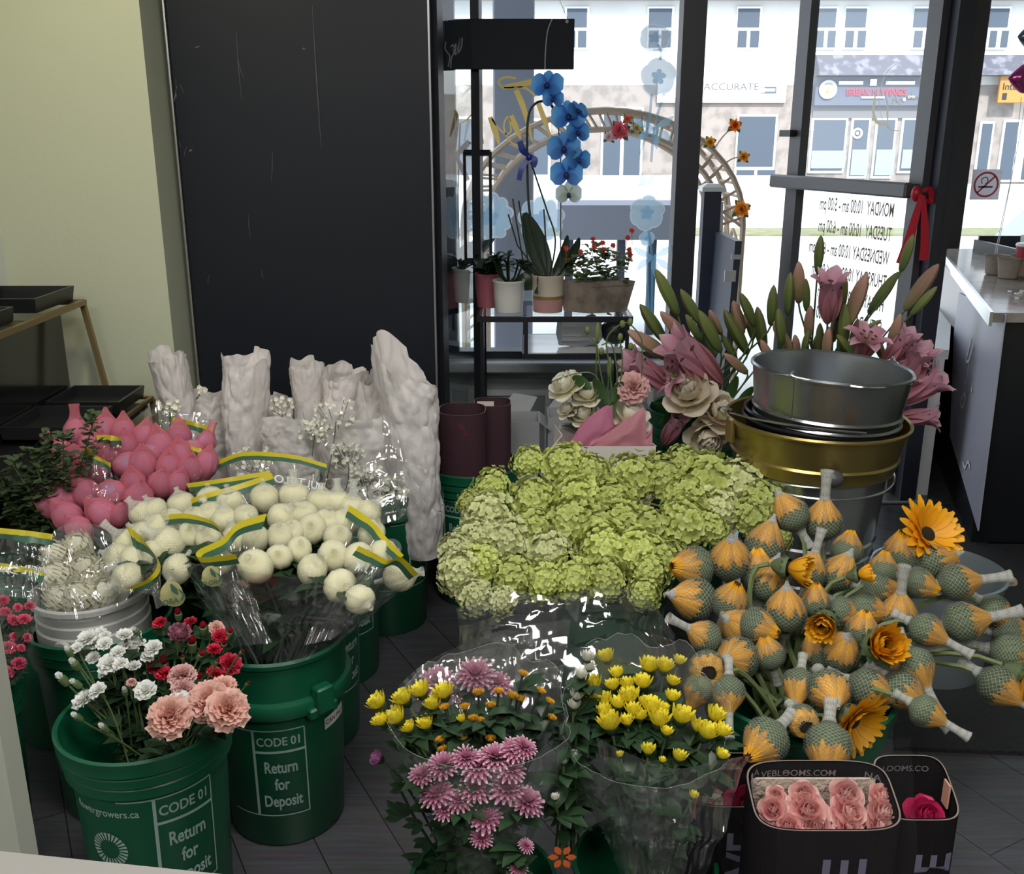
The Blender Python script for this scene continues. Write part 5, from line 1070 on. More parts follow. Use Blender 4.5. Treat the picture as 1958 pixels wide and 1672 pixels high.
def sun_bud(tail, seed, hole=False):
    random.seed(seed); b_ = MB(); zs = [-1.05+i*0.1 for i in range(16)]
    b_.lathe([(bud_r(z)*0.93, z) for z in zs] + [(0.2,0.5)], 20)
    for k in range(16):
        a = 2*PI*k/16; z0, z1 = -0.75, rnd(0.0,0.25)
        def fn(u, v, a=a, z0=z0, z1=z1):
            z = lerp(z0,z1,v); r = bud_r(z)*0.97 + 0.01; da = (u-0.5)*0.42*(1-v**2); return Vector((r*math.cos(a+da), r*math.sin(a+da), z))
        b_.grid(fn, 2, 4)
    cal = b_.mesh('calyx', M_sung)
    b_ = MB()
    for L_ in range(2):
        for k in range(19):
            a = 2*PI*(k+0.5*L_)/19; z0, z1 = rnd(-0.12,0.42), (1.22 if not hole else 0.62) + rnd(-0.08,0.05)
            def fn(u, v, a=a, z0=z0, z1=z1, L_=L_):
                z = lerp(z0,z1,v); r = bud_r(z)*(0.985-0.04*L_)*(0.6 if (hole and v > 0.85) else 1); w_ = 0.17*math.sin(PI*min(0.97,0.10+v*0.8))**0.8 if v > 0 else 0.01; q = 2*u-1
                aa = a + q*w_; rr = r + 0.035*(1-q*q); return Vector((rr*math.cos(aa), rr*math.sin(aa), z))
            b_.grid(fn, 2, 6)
    for fi in range(len(b_.f)):
        if (fi//12) % 3 == 1: b_.m[fi] = 1
    pet = b_.mesh('petals', [M_suno, M_suna])
    b_ = MB(); prof = [(0.33,-2.2),(0.27,-1.8),(0.25,-1.38),(0.34,-1.1)]; n0 = len(prof)
    prof += [(bud_r(z)*1.035+0.02, z) for z in [-0.92+0.14*i for i in range(16)]]; n1 = len(prof)
    if 0 < tail < 0.5: prof += [(0.15,1.38),(0.09,1.5),(0.07,1.62)]
    elif tail > 0: prof += [(0.25,1.4),(0.25,1.4+tail*0.45),(0.30,1.4+tail*0.8),(0.36,1.4+tail)]
    else: prof = prof[:-2]; n1 -= 2
    prof = prof[:n1] + prof[n1:]
    def wob(a, v): return 1+0.02*math.sin(7*a+20*v)
    b_.lathe(prof, 26, 0, wob=wob)
    nf = 26; rows = len(prof)-1
    for r_ in range(rows):
        z = prof[r_][1]
        if z < -1.1 or z > 1.15:
            for i in range(nf): b_.m[r_*nf+i] = 1
    net = b_.mesh('net_sleeve', [M_net, M_netd]); out = [('calyx',cal),('petals',pet),('net_sleeve',net)]
    if hole: out.append(('flower_centre', MB().ball((0,0,0.50),0.42,0.42,0.10).mesh('flower_centre', M_sund)))
    return out
SUN_S, SUN_L, SUN_0, SUN_H = sun_bud(0.35,1), sun_bud(1.35,2), sun_bud(0.0,3), sun_bud(0.0,4,True)
def sun_open(seed, ang, up=0.0):
    random.seed(seed); b_ = MB()
    for L_ in range(3):
        for k in range(17): b_.petal(rnd(0.92,1.1)*(1-0.12*L_), 0.145, ang+0.2*L_+rnd(-.08,.08), ang+up+0.25*L_+rnd(-.1,.1), 0.25, 1.3, 0.30, M=TR(0,0,0.0)@RZ(2*PI*(k+0.5*L_)/17), nv=5, roff=0.18)
    pet = b_.mesh('petals', M_suno)
    cen = MB().ball((0,0,0.02),0.25,0.25,0.12,16,8).mesh('flower_centre', M_sund)
    b_ = MB(); b_.lathe([(0.10,-0.75),(0.25,-0.6),(0.48,-0.2),(0.40,0.0)],18)
    for k in range(12): b_.petal(0.35,0.10,0.3,0.9,0.2,M=TR(0,0,-0.28)@RZ(k*0.5236),nv=3,roff=0.32)
    return [('petals',pet),('flower_centre',cen),('calyx',b_.mesh('calyx', M_sung))]
SUN_O, SUN_C = sun_open(5,0.20,0.15), sun_open(6,0.85,0.55)
# ---- pink netted rose bulb
M_pnet = netmat('coral_pink_net', (0.80,0.25,0.32), 40, 26, 0.13, 0.14, 0.95)
M_pin = mat('rose_inside_net', (0.46,0.22,0.34), 0.7, vary=0.2, bump=(50,0.5))
def pink_bud(kind, seed):
    random.seed(seed)
    if kind == 'cone': prof = [(0.25,-1.7),(0.55,-1.2),(0.88,-0.6),(1.0,-0.05),(0.93,0.4),(0.70,0.85),(0.42,1.2),(0.20,1.55),(0.10,1.75)]
    elif kind == 'tube': prof = [(0.25,-1.7),(0.55,-1.2),(0.88,-0.6),(1.0,-0.05),(0.9,0.4),(0.6,0.85),(0.42,1.15),(0.36,1.5),(0.36,1.9),(0.42,2.2)]
    else: prof = [(0.25,-1.6),(0.6,-1.1),(0.9,-0.55),(1.0,0.0),(0.92,0.45),(0.70,0.75),(0.45,0.88),(0.36,0.86),(0.33,0.78),(0.30,0.5)]
    ph = rnd(0,6)
    def wob(a, v): return 1 + (0.05*math.sin(3*a+ph) + 0.035*math.sin(7*a+ph*2+3*v) + 0.02*math.sin(17*a))*(0.4+v)
    net = MB().lathe(prof, 30, wob=wob).mesh('net_sleeve', M_pnet)
    b_ = MB(); b_.lathe([(0.2,-1.3),(0.55,-1.0),(0.86,-0.5),(0.95,0.0),(0.86,0.4),(0.62,0.75),(0.3,0.95),(0,1.0)], 18, wob=lambda a, v: 1+0.05*math.sin(4*a+6*v))
    if kind == 'hole': b_.lathe([(0.0,0.62),(0.34,0.66)],14)
    return [('rose_head', b_.mesh('rose_head', M_pin)), ('net_sleeve', net)]
PK = {'cone': [pink_bud('cone',s) for s in (11,12,13)], 'tube': [pink_bud('tube',s) for s in (14,15)], 'hole': [pink_bud('hole',s) for s in (16,17)]}
# ---- white netted chrysanthemum
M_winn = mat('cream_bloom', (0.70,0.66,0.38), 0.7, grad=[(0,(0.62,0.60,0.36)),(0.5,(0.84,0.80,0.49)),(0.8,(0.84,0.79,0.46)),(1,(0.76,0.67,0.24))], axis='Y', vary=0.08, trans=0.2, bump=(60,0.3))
M_wnet = netmat('white_soft_net', (0.84,0.84,0.74), 30, 18, 0.16, 0.06, 0.18); M_wtail = netmat('white_net_tail', (0.80,0.81,0.74), 30, 12, 0.2, 0.14, 0.2)
def white_bud(tail, seed):
    random.seed(seed); ph = rnd(0,6)
    prof = [(0.2,-1.05),(0.55,-0.92),(0.86,-0.55),(1.0,-0.05),(0.97,0.35),(0.80,0.66),(0.56,0.80),(0.36,0.79),(0.20,0.72),(0.0,0.68)]
    def wob(a, v): return 1+0.05*abs(math.sin(8*a+ph+2*v))*min(1,v*2)+0.05*math.sin(2*a+ph)+0.02*math.sin(9*a+ph+4*v)+(0.14*math.sin(3*a+ph)+0.10*math.sin(7*a-ph))*max(0,v-0.45)**1.5*1.6
    inn = MB().lathe(prof, 48, wob=wob).mesh('bloom', M_winn)
    if tail == 0: p2 = [(0.16,-1.8),(0.17,-1.35),(0.25,-1.1),(0.6,-0.93),(0.9,-0.56),(1.04,-0.05),(1.0,0.38),(0.85,0.70),(0.62,0.90),(0.40,1.04),(0.22,1.18),(0.14,1.32),(0.20,1.5)]
    else: p2 = [(0.16,-1.8),(0.17,-1.35),(0.25,-1.1),(0.6,-0.93),(0.9,-0.56),(1.04,-0.05),(1.0,0.38),(0.82,0.70),(0.52,1.0),(0.30,1.25),(0.24,1.25+tail*0.5),(0.34,1.25+tail)]
    b_ = MB(); b_.lathe(p2, 26, wob=wob)
    for r_ in range(len(p2)-1):
        if p2[r_][1] < -1.0 or p2[r_][1] >= 0.92:
            for i in range(26): b_.m[r_*26+i] = 1
    return [('bloom',inn),('net_sleeve',b_.mesh('net_sleeve',[M_wnet,M_wtail]))]
WH0 = [white_bud(0,s) for s in (21,22,23)]; WH1 = [white_bud(t_,s) for t_, s in ((0.5,24),(1.1,25),(0.7,26))]
# ---- hydrangea
M_hyd = [petals_mat('lime_hydrangea', [(0,(0.44,0.50,0.09)),(1,(0.60,0.66,0.24))], 0.16, 0.3), petals_mat('pale_hydrangea', [(0,(0.50,0.54,0.20)),(1,(0.70,0.72,0.42))], 0.12, 0.3)]
def hydra(seed, m, n=125):
    random.seed(seed); b_ = MB(); b_.ball((0,0,0),0.80,0.80,0.70,14,9)
    for i in range(n):
        z = 1 - 1.45*(i+0.5)/n; a = i*2.39996; r_ = math.sqrt(max(0,1-z*z)); lump = 1+0.34*noise.noise(Vector((r_*math.cos(a)*2.2+seed, r_*math.sin(a)*2.2, z*2.2)))+rnd(-0.07,0.05)
        p = Vector((r_*math.cos(a), r_*math.sin(a), z*0.85))*lump; q = quat(p.normalized()+Vector((rnd(-.35,.35),rnd(-.35,.35),rnd(-.35,.35))), rnd(0,6)).to_matrix().to_4x4()
        k = rnd(0.75,1.25)*(1.35 if random.random() < 0.1 else 1)
        for j in range(4 + (i % 2)): b_.petal(0.155*k, 0.085*k, 0.15+rnd(-.2,.3), 0.6+rnd(-.3,.3), 0.25, 1.0, 0.45, nu=2, nv=2, M=TR(*p)@q@RZ(2*PI*j/(4+i%2)), base=0.35)
    return [('florets', b_.mesh('florets', m))]
HY = [hydra(s, M_hyd[k]) for s, k in ((31,0),(32,0),(33,0),(34,1))]
M_hstem = mat('hydrangea_stem', (0.10,0.14,0.05), 0.6)
# ---- chrysanthemums
def mum(m, layers, seed, cm=None, cr=0.0, cz=0.1):
    random.seed(seed); b_ = MB()
    for n, L_, wd, a0, a1, z, ro in layers:
        off = rnd(0,6)
        for k in range(n): b_.petal(L_*rnd(0.9,1.08), wd, a0+rnd(-.1,.1), a1+rnd(-.15,.15), 0.3, 0.9, 0.35, M=TR(0,0,z)@RZ(2*PI*k/n+off), nv=3, roff=ro)
    out = [('petals', b_.mesh('petals', m))]
    if cr: out.append(('flower_centre', MB().ball((0,0,cz),cr,cr,cr*0.6,12,6).mesh('flower_centre', cm)))
    c_ = MB(); c_.lathe([(0.06,-0.45),(0.16,-0.36),(0.36,-0.16),(0.42,0.02),(0.2,0.05)],12); out.append(('calyx', c_.mesh('calyx', M_leafd)))
    return out
M_ym = petals_mat('yellow_mum', [(0,(0.60,0.42,0.005)),(0.5,(0.80,0.66,0.02)),(1,(0.86,0.76,0.06))], 0.1, 0.25)
M_wm = petals_mat('white_mum', [(0,(0.55,0.56,0.42)),(1,(0.74,0.73,0.66))], 0.08, 0.3); M_om = petals_mat('orange_button', [(0,(0.55,0.25,0.01)),(1,(0.68,0.36,0.015))], 0.15, 0.15)
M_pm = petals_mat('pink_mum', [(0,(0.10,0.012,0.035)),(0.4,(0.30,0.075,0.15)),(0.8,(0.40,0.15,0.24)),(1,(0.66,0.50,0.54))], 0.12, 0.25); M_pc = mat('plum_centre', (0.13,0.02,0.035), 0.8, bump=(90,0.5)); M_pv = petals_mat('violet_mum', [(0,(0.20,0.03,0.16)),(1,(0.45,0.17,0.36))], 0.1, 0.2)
CUP = [(12,1.0,0.19,0.75,1.45,-0.05,0.2),(12,0.95,0.18,0.95,1.55,0.0,0.15),(10,0.75,0.20,1.1,1.7,0.05,0.08),(7,0.65,0.18,1.35,1.9,0.1,0.04)]
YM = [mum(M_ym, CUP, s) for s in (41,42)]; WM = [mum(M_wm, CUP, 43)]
YO = [mum(M_ym, [(18,0.95,0.16,0.15,0.6,0,0.1),(15,0.85,0.15,0.5,1.0,0.05,0.1),(12,0.7,0.14,0.9,1.3,0.08,0.08),(8,0.55,0.12,1.2,1.6,0.1,0.04)], 44)]
OB = [mum(M_om, [(20,0.55,0.10,0.9,1.3,0.0,0.62),(16,0.45,0.10,1.2,1.5,0.05,0.42),(12,0.4,0.1,1.4,1.6,0.08,0.22),(6,0.38,0.1,1.5,1.6,0.1,0.06)], 45)]
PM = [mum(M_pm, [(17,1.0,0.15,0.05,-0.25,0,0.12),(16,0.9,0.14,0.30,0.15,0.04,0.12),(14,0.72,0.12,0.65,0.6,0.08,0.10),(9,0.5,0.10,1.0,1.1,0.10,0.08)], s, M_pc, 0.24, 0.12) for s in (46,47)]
PV = [mum(M_pv, [(20,0.95,0.14,0.3,1.9,0,0.15),(16,0.9,0.13,0.7,2.1,0.05,0.1),(12,0.8,0.12,1.1,2.3,0.1,0.06)], 48)]
BIGW = [mum(petals_mat('cream_disbud', [(0,(0.62,0.62,0.38)),(0.5,(0.78,0.76,0.56)),(1,(0.84,0.82,0.70))], 0.06, 0.3), [(24,1.25,0.12,-0.6,2.3,-0.25,0.1),(22,1.28,0.12,-0.2,2.5,-0.1,0.1),(20,1.22,0.12,0.2,2.8,0.0,0.1),(17,1.12,0.11,0.6,3.0,0.05,0.08),(13,1.0,0.10,0.95,3.2,0.1,0.06),(8,0.85,0.09,1.25,3.3,0.12,0.04)], s) for s in (49,50)]
# ---- carnations
def carnation(m, seed, layers, cm=None):
    random.seed(seed); b_ = MB()
    for n, L_, wd, a0, a1 in layers:
        off = rnd(0,6)
        for k in range(n): b_.petal(L_*rnd(0.88,1.08), wd*rnd(0.9,1.1), a0+rnd(-.15,.15), a1+rnd(-.25,.25), rnd(-.2,.3), 2.2, 0.9, nu=8, nv=4, ruf=0.075, notch=0.03, M=RZ(2*PI*k/n+off), base=0.12, roff=0.03)
    c_ = MB(); c_.lathe([(0.07,-1.25),(0.20,-1.15),(0.24,-0.7),(0.26,-0.2),(0.18,-0.05)],12)
    return [('petals', b_.mesh('petals', m)), ('calyx', c_.mesh('calyx', cm or M_stem))]
M_cw = petals_mat('white_carnation', [(0,(0.62,0.66,0.55)),(1,(0.84,0.84,0.82))], 0.05, 0.3); M_cr = petals_mat('red_carnation', [(0,(0.28,0.005,0.02)),(1,(0.48,0.012,0.04))], 0.2, 0.15)
M_cp = petals_mat('peach_carnation', [(0,(0.60,0.16,0.11)),(0.55,(0.74,0.33,0.25)),(1,(0.80,0.53,0.45))], 0.05, 0.3); M_cpk = petals_mat('pale_pink_carnation', [(0,(0.50,0.18,0.17)),(1,(0.70,0.44,0.42))], 0.08, 0.3); M_cpu = petals_mat('mauve_carnation', [(0,(0.22,0.04,0.09)),(1,(0.46,0.19,0.26))], 0.05, 0.2); M_crp = petals_mat('crimson_spray', [(0,(0.35,0.015,0.05)),(1,(0.55,0.05,0.12))], 0.2, 0.2)
MINI = [(9,1.0,0.46,0.25,0.0),(8,0.9,0.42,0.55,0.4),(7,0.78,0.38,0.85,0.8),(5,0.62,0.30,1.25,1.25)]; FULL = [(12,1.0,0.38,-0.1,-0.4),(12,0.98,0.36,0.15,-0.1),(11,0.92,0.34,0.4,0.2),(10,0.85,0.32,0.65,0.5),(9,0.75,0.30,0.9,0.8),(7,0.62,0.26,1.15,1.15),(5,0.5,0.22,1.4,1.5)]
CW = [carnation(M_cw,s,MINI) for s in (51,52)]; CR = [carnation(M_cr,s,MINI) for s in (53,54)]; CP = [carnation(M_cp,s,FULL) for s in (55,56)]; CPK = [carnation(M_cpk,57,FULL)]; CPU = [carnation(M_cpu,58,[(10,0.9,0.35,0.3,1.3),(10,0.9,0.33,0.6,1.7),(9,0.85,0.3,0.9,1.9),(8,0.75,0.28,1.2,2.1),(6,0.6,0.25,1.4,2.2)])]; CRS = [carnation(M_crp,59,MINI)]
def cbud(m, seed):
    random.seed(seed); b_ = MB()
    for k in range(6): b_.petal(0.85,0.34,1.15,1.75,0.3,1.3,0.3,M=RZ(k*1.047),nv=3,roff=0.06)
    c_ = MB(); c_.lathe([(0.08,-0.9),(0.36,-0.75),(0.44,-0.2),(0.40,0.15),(0.30,0.2)],12); return [('petals', b_.mesh('petals', m)), ('calyx', c_.mesh('calyx', M_stem))]
CWB, CRB = cbud(M_cw, 61), cbud(M_cr, 62)
# ---- roses and lisianthus
def rose(m, seed, open_=0.0, sepals=True):
    random.seed(seed); b_ = MB()
    for n, L_, wd, a0, a1, z, ro in ((5,1.05,0.62,0.10-open_*0.2,0.75-open_*0.9,-0.35,0.22),(5,1.05,0.58,0.55-open_*0.2,1.25-open_*0.6,-0.3,0.22),(5,1.0,0.50,0.95,1.65-open_*0.2,-0.22,0.2),(4,0.95,0.42,1.2,1.85,-0.15,0.16),(4,0.9,0.34,1.4,1.9,-0.1,0.10),(3,0.85,0.25,1.5,1.85,-0.05,0.05)):
        off = rnd(0,6)
        for k in range(n): b_.petal(L_, wd, a0+rnd(-.1,.1), a1+rnd(-.15,.15), 0.32, 1.5, 0.55, nu=6, nv=5, ruf=0.012, M=TR(0,0,z)@RZ(2*PI*k/n+off), base=0.3, roff=ro)
    out = [('petals', b_.mesh('petals', m))]
    if sepals:
        c_ = MB(); c_.lathe([(0.06,-0.75),(0.2,-0.6),(0.28,-0.45),(0.2,-0.3)],12)
        for k in range(5): c_.petal(0.6,0.12,-0.1,-0.6,0.2,M=TR(0,0,-0.42)@RZ(k*1.2566),nv=3,roff=0.2)
        out.append(('sepals', c_.mesh('sepals', M_leaf)))
    return out
M_rp = petals_mat('pale_pink_rose', [(0,(0.62,0.18,0.20)),(0.6,(0.74,0.36,0.34)),(1,(0.82,0.54,0.50))], 0.08, 0.25); M_rc = petals_mat('crimson_rose', [(0,(0.25,0.003,0.03)),(1,(0.50,0.015,0.10))], 0.1, 0.15)
M_rw = petals_mat('cream_rose', [(0,(0.74,0.70,0.44)),(0.6,(0.86,0.82,0.66)),(1,(0.90,0.87,0.78))], 0.05, 0.25); M_rb = petals_mat('blush_rose', [(0,(0.68,0.58,0.38)),(1,(0.84,0.77,0.64))], 0.05, 0.25)
RP = [rose(M_rp,s,o) for s, o in ((71,0.0),(72,0.25),(73,0.1))]; RC = [rose(M_rc,74,0.3)]; RW = [rose(M_rw,s,o) for s, o in ((75,0.3),(76,0.45))]; RB = [rose(M_rb,77,0.15)]
# ---- lilies
M_lbg = petals_mat('green_lily_bud', [(0,(0.06,0.10,0.03)),(0.5,(0.14,0.19,0.05)),(1,(0.20,0.20,0.07))], 0.18, 0.15); M_lbp = petals_mat('blushing_lily_bud', [(0,(0.18,0.20,0.06)),(0.35,(0.30,0.22,0.12)),(0.8,(0.44,0.24,0.19)),(1,(0.46,0.33,0.20))], 0.12, 0.2)
M_lip = petals_mat('pink_lily_petal', [(0,(0.30,0.12,0.12)),(0.4,(0.52,0.22,0.27)),(0.85,(0.60,0.30,0.40)),(1,(0.66,0.44,0.46))], 0.1, 0.3); M_anth = mat('dark_anther', (0.05,0.015,0.012), 0.8)
def lily_bud(m, fat=1.0):
    pr = [(0.03,0.0),(0.075,0.05),(0.11,0.2),(0.135,0.42),(0.135,0.6),(0.11,0.78),(0.06,0.93),(0.012,1.0)]
    return [('bud', MB().lathe([(r_*fat*0.86, z) for r_, z in pr], 18, wob=lambda a, v: 1+0.13*math.cos(3*a)-0.10*math.exp(-((math.sin(1.5*a))/0.16)**2)).mesh('bud', m))]
LBG, LBP = lily_bud(M_lbg), lily_bud(M_lbp, 1.15)
def lily_open(seed, flare, bp=3.0, L_=1.0):
    random.seed(seed); b_ = MB()
    for k in range(6):
        w_ = 0.20 if k % 2 else 0.15
        b_.petal(L_, w_, 1.42, flare+rnd(-.25,.25), 0.30, 0.85, 0.06, nu=4, nv=11, ruf=0.012, bp=bp, M=TR(0,0,0.001*k)@RZ(2*PI*k/6), base=0.25, roff=0.04)
    s_ = MB(); an = MB()
    for k in range(6):
        a = k*1.047+0.3; e = Vector((0.16*math.cos(a),0.16*math.sin(a),L_*0.72)); s_.tube(spline([(0.02*math.cos(a),0.02*math.sin(a),0.1),(0.05*math.cos(a),0.05*math.sin(a),0.4),e],4),0.008,5); an.ball(e,0.018,0.05,0.018,8,5)
    s_.tube([(0,0,0.1),(0,0,L_*0.82)],0.012,5)
    return [('petals', b_.mesh('petals', M_lip)), ('stamens', s_.mesh('stamens', M_lbg)), ('anthers', an.mesh('anthers', M_anth))]
LO = [lily_open(81,0.1,5.0), lily_open(82,-0.9,2.6), lily_open(83,0.9,6.0)]
# ================================================================== placing the flowers
random.seed(99)
def bpt(x, y, z, r): 
    a = rnd(0,6.28); q = r*math.sqrt(rnd(0,1)); return (x+q*math.cos(a), y+q*math.sin(a), z)
def look(dx, dy):
    if abs(dx) < 0.25 and abs(dy) < 0.25: return 'facing the viewer'
    if abs(dx) > abs(dy)*1.3: return 'pointing ' + ('right' if dx > 0 else 'left')
    if abs(dy) > abs(dx)*1.3: return 'pointing ' + ('down' if dy > 0 else 'up')
    return 'pointing ' + ('down' if dy > 0 else 'up') + ' and ' + ('right' if dx > 0 else 'left')
# ---- sunflowers: px, py, kind, dx, dy, k(towards viewer), radius px
SF = [(1324,1085,'0',-1,-.1,.5,37),(1397,1068,'S',-.1,-.9,.6,37),(1326,1146,'S',-1,-.25,.4,38),(1397,1150,'0',.1,-.4,.2,33),(1463,1040,'S',.3,-1,.1,35),(1511,982,'S',-.5,-.9,-.1,32),(1574,996,'L',0,-1,.25,34),(1508,1086,'C',.75,.1,.5,36),(1470,1112,'S',.25,-.9,.3,36),(1549,1092,'L',.25,-1,.1,29),(1604,1098,'S',.35,-.9,.35,34),(1502,1168,'S',-.05,-1,.35,37),(1449,1090,'0',0,-.8,0,32),(1641,1100,'C',.8,-.2,.4,24),(1725,1055,'0',-.1,-1,.4,34),(1773,1022,'O',.35,-.5,1,48),(1788,1076,'S',1,-.4,.1,33),(1832,1114,'L',1,-.15,.15,33),(1681,1125,'0',1,.1,.2,31),(1688,1089,'0',.2,-.8,-.2,27),(1718,1174,'L',0,-1,.3,34),(1759,1117,'0',.5,.2,.2,28),(1612,1171,'S',1,.35,.3,27),(1577,1190,'C',-.5,.2,.9,36),(1656,1165,'0',.9,.2,.2,32),(1773,1207,'L',.9,.5,.5,30),(1845,1190,'L',1,-.25,.2,36),(1902,1172,'S',.7,.6,.2,30),(1932,1208,'0',1,0,.2,31),(1937,1250,'0',1,.15,.4,36),(1912,1314,'L',.75,.55,.6,36),(1954,1292,'O',.9,.5,.4,36),(1681,1236,'C',.1,-.3,1,46),(1606,1244,'S',.1,-.7,.7,35),(1568,1244,'0',-.3,-.6,.1,33),(1752,1276,'L',.35,1,.5,33),(1727,1322,'L',.75,.65,.6,35),(1772,1362,'L',.85,.5,.3,29),(1663,1318,'S',1,.35,.4,36),(1586,1322,'S',-.05,.25,1,38),(1527,1312,'S',-.35,.8,.7,30),(1534,1381,'H',.1,.25,1,30),(1631,1380,'O',.45,.35,.75,50),(1462,1418,'0',-.75,.45,.55,40),(1583,1430,'0',-.25,.8,.6,42),(1353,1281,'H',-.1,.1,1,33),(1408,1259,'S',-.65,-.15,.9,38),(1394,1326,'L',-.1,1,.5,29),(1335,1322,'0',-.5,.8,.2,27),(1346,1217,'L',-1,-.55,.3,29),(1408,1198,'S',-.5,-.35,.5,35),(1449,1198,'0',.3,.1,.2,32),(1648,1205,'0',.1,-.7,.1,30),(1558,1150,'0',0,-1,.1,28),(1620,1050,'0',.3,-1,-.2,28),(1700,1260,'0',.3,-.3,.3,28),(1470,1250,'0',-.2,-.6,.1,28)]
def sunY(x, y): return 1.50 + (1440-y)/460*0.62 + (0.10 if x > 1850 else 0)
pl_ = places([(s_[0], s_[1]) for s_ in SF], 5)
SK = {'0': SUN_0, 'S': SUN_S, 'L': SUN_L, 'H': SUN_H, 'O': SUN_O, 'C': SUN_C}
SN = {'0': 'netted orange sunflower bud', 'S': 'orange sunflower bud with short net tip', 'L': 'orange sunflower with long net tail', 'H': 'netted sunflower with dark open centre', 'O': 'fully open orange sunflower', 'C': 'half open orange sunflower'}
for i, (x, y, k, dx, dy, c_, r_) in enumerate(SF):
    Y_ = sunY(x, y) - 0.03*(i % 2) - (0.07 if k == 'C' else 0); h_ = P(x, y, Y_); R = px2m(h_, r_)*(1.0 if k in 'OC' else 0.94); d_ = sdir(dx, dy, c_)
    if k in 'OC': R *= 1.15
    bz = bpt(0.573, 1.76, 0.30, 0.09); 
    flower('sunflower', SN[k] + ', ' + pl_[i], 'sunflower', 'netted sunflowers in the green tub', h_, d_, SK[k], R*1.13, bz, 0.0055, M_sstem, neck=R*0.95, pull=0.75)
# ---- pink netted roses
PR = [(146,825,'tube',-.05,-1,.1,24),(122,866,'tube',-.7,-.8,.2,24),(148,882,'cone',-.2,-.8,.4,25),(203,868,'cone',.1,-.8,.6,31),(237,829,'cone',0,-1,.1,25),(203,822,'cone',0,-1,.1,25),(240,857,'cone',.1,-.9,.4,24),(276,838,'cone',.2,-1,.1,24),(306,856,'cone',-.1,-1,.3,28),(343,836,'cone',0,-1,.1,24),(347,876,'cone',0,-1,.5,28),(370,862,'hole',.1,-.8,.3,22),(394,846,'tube',.4,-1,.1,20),(273,892,'cone',.15,-.9,.5,30),(244,892,'hole',.1,-.5,.8,27),(138,912,'tube',.1,-1,.5,26),(118,908,'cone',-.4,-.7,.4,22),(118,950,'cone',-.7,-.3,.6,30),(167,945,'cone',-.4,-.8,.5,28),(214,946,'hole',.1,-.5,.9,29),(256,927,'cone',0,-.9,.5,25),(266,953,'cone',.3,-.6,.6,29),(196,984,'cone',-.4,-.6,.6,29),(130,988,'cone',-.3,-.5,.6,28),(100,968,'cone',-.7,-.4,.4,24),(184,898,'tube',.2,-.9,.3,24),(232,985,'cone',.3,-.5,.5,22),(308,927,'cone',.3,-.7,.5,25),(324,897,'cone',.1,-.9,.4,27),(394,888,'cone',.3,-.9,.2,24),(363,900,'cone',.2,-.8,.4,25),(172,850,'cone',0,-1,.1,22),(290,870,'hole',.1,-.7,.6,23),(150,1010,'cone',-.2,-.4,.5,24),(340,925,'cone',.4,-.8,.3,22)]
pl_ = places([(s_[0], s_[1]) for s_ in PR], 4); PN = {'tube': 'pink rose with tall net tube', 'cone': 'pink netted rose with pointed tip', 'hole': 'pink netted rose open on top'}
for i, (x, y, k, dx, dy, c_, r_) in enumerate(PR):
    Y_ = 2.20 + (990-y)/170*0.32; h_ = P(x, y, Y_); R = px2m(h_, r_)
    flower('netted_rose', PN[k] + ', ' + pl_[i], 'rose', 'pink netted roses', h_, sdir(dx,dy,c_), PK[k][i % len(PK[k])], R, bpt(-0.82,2.43,0.30,0.08), 0.004, M_stemd, neck=R*1.4)
# ---- white netted chrysanthemums
WN = [(272,984,1,-.8,-.9,.2,24),(246,1040,1,-.9,-.8,.2,27),(226,1066,0,-.7,-.3,.4,25),(258,1074,1,-1,.2,.4,29),(245,1105,0,-.6,.3,.6,28),(322,1040,1,-1,-.7,.2,30),(340,1088,0,-.2,.5,.6,27),(330,1000,0,-.1,-.6,.7,25),(368,1022,0,.1,-.4,.8,26),(374,996,0,0,-.6,.6,25),(402,956,0,0,-.8,.5,24),(430,996,1,0,-1,.3,24),(449,1032,1,-.1,-1,.4,25),(489,1032,1,0,-1,.5,25),(536,1028,0,.1,-.7,.7,26),(538,990,1,.7,-.7,.3,25),(506,954,0,0,-.9,.4,27),(562,950,1,0,-1,.2,27),(597,1012,0,.1,-.3,.95,28),(645,1028,0,.3,-.5,.8,25),(637,1064,0,.2,-.3,.9,29),(489,1084,0,-.1,-.5,.85,32),(534,1066,0,.1,-.3,.8,24),(572,1052,0,.2,-.4,.6,24),(597,1090,1,.5,-.8,.5,28),(649,1120,0,.4,-.1,.8,30),(687,1146,0,.6,.3,.6,27),(684,1068,0,.5,-.3,.6,29),(710,1022,0,.4,-.7,.5,26),(732,1058,0,.7,-.2,.5,26),(763,1103,1,.95,-.25,.2,28),(673,972,1,.1,-1,.2,24),(645,962,1,0,-1,.1,24),(703,982,1,.7,-.7,.1,24),(614,962,0,.1,-1,.2,26),(295,978,0,-.4,-.8,.3,24),(347,966,0,-.2,-.9,.2,24),(440,962,0,-.1,-.9,.3,25),(402,985,0,-.1,-.7,.5,24),(470,990,0,0,-.8,.4,24),(580,985,0,.1,-.8,.5,26),(625,1000,0,.2,-.7,.5,25),(660,1000,0,.3,-.8,.3,25),(300,1010,0,-.5,-.6,.5,24),(400,1030,0,-.1,-.5,.6,24),(420,1075,0,-.2,-.2,.7,25),(290,1060,0,-.5,-.2,.6,25),(270,1025,0,-.5,-.6,.4,24),(560,1020,0,0,-.6,.6,23)]
pl_ = places([(s_[0], s_[1]) for s_ in WN], 5)
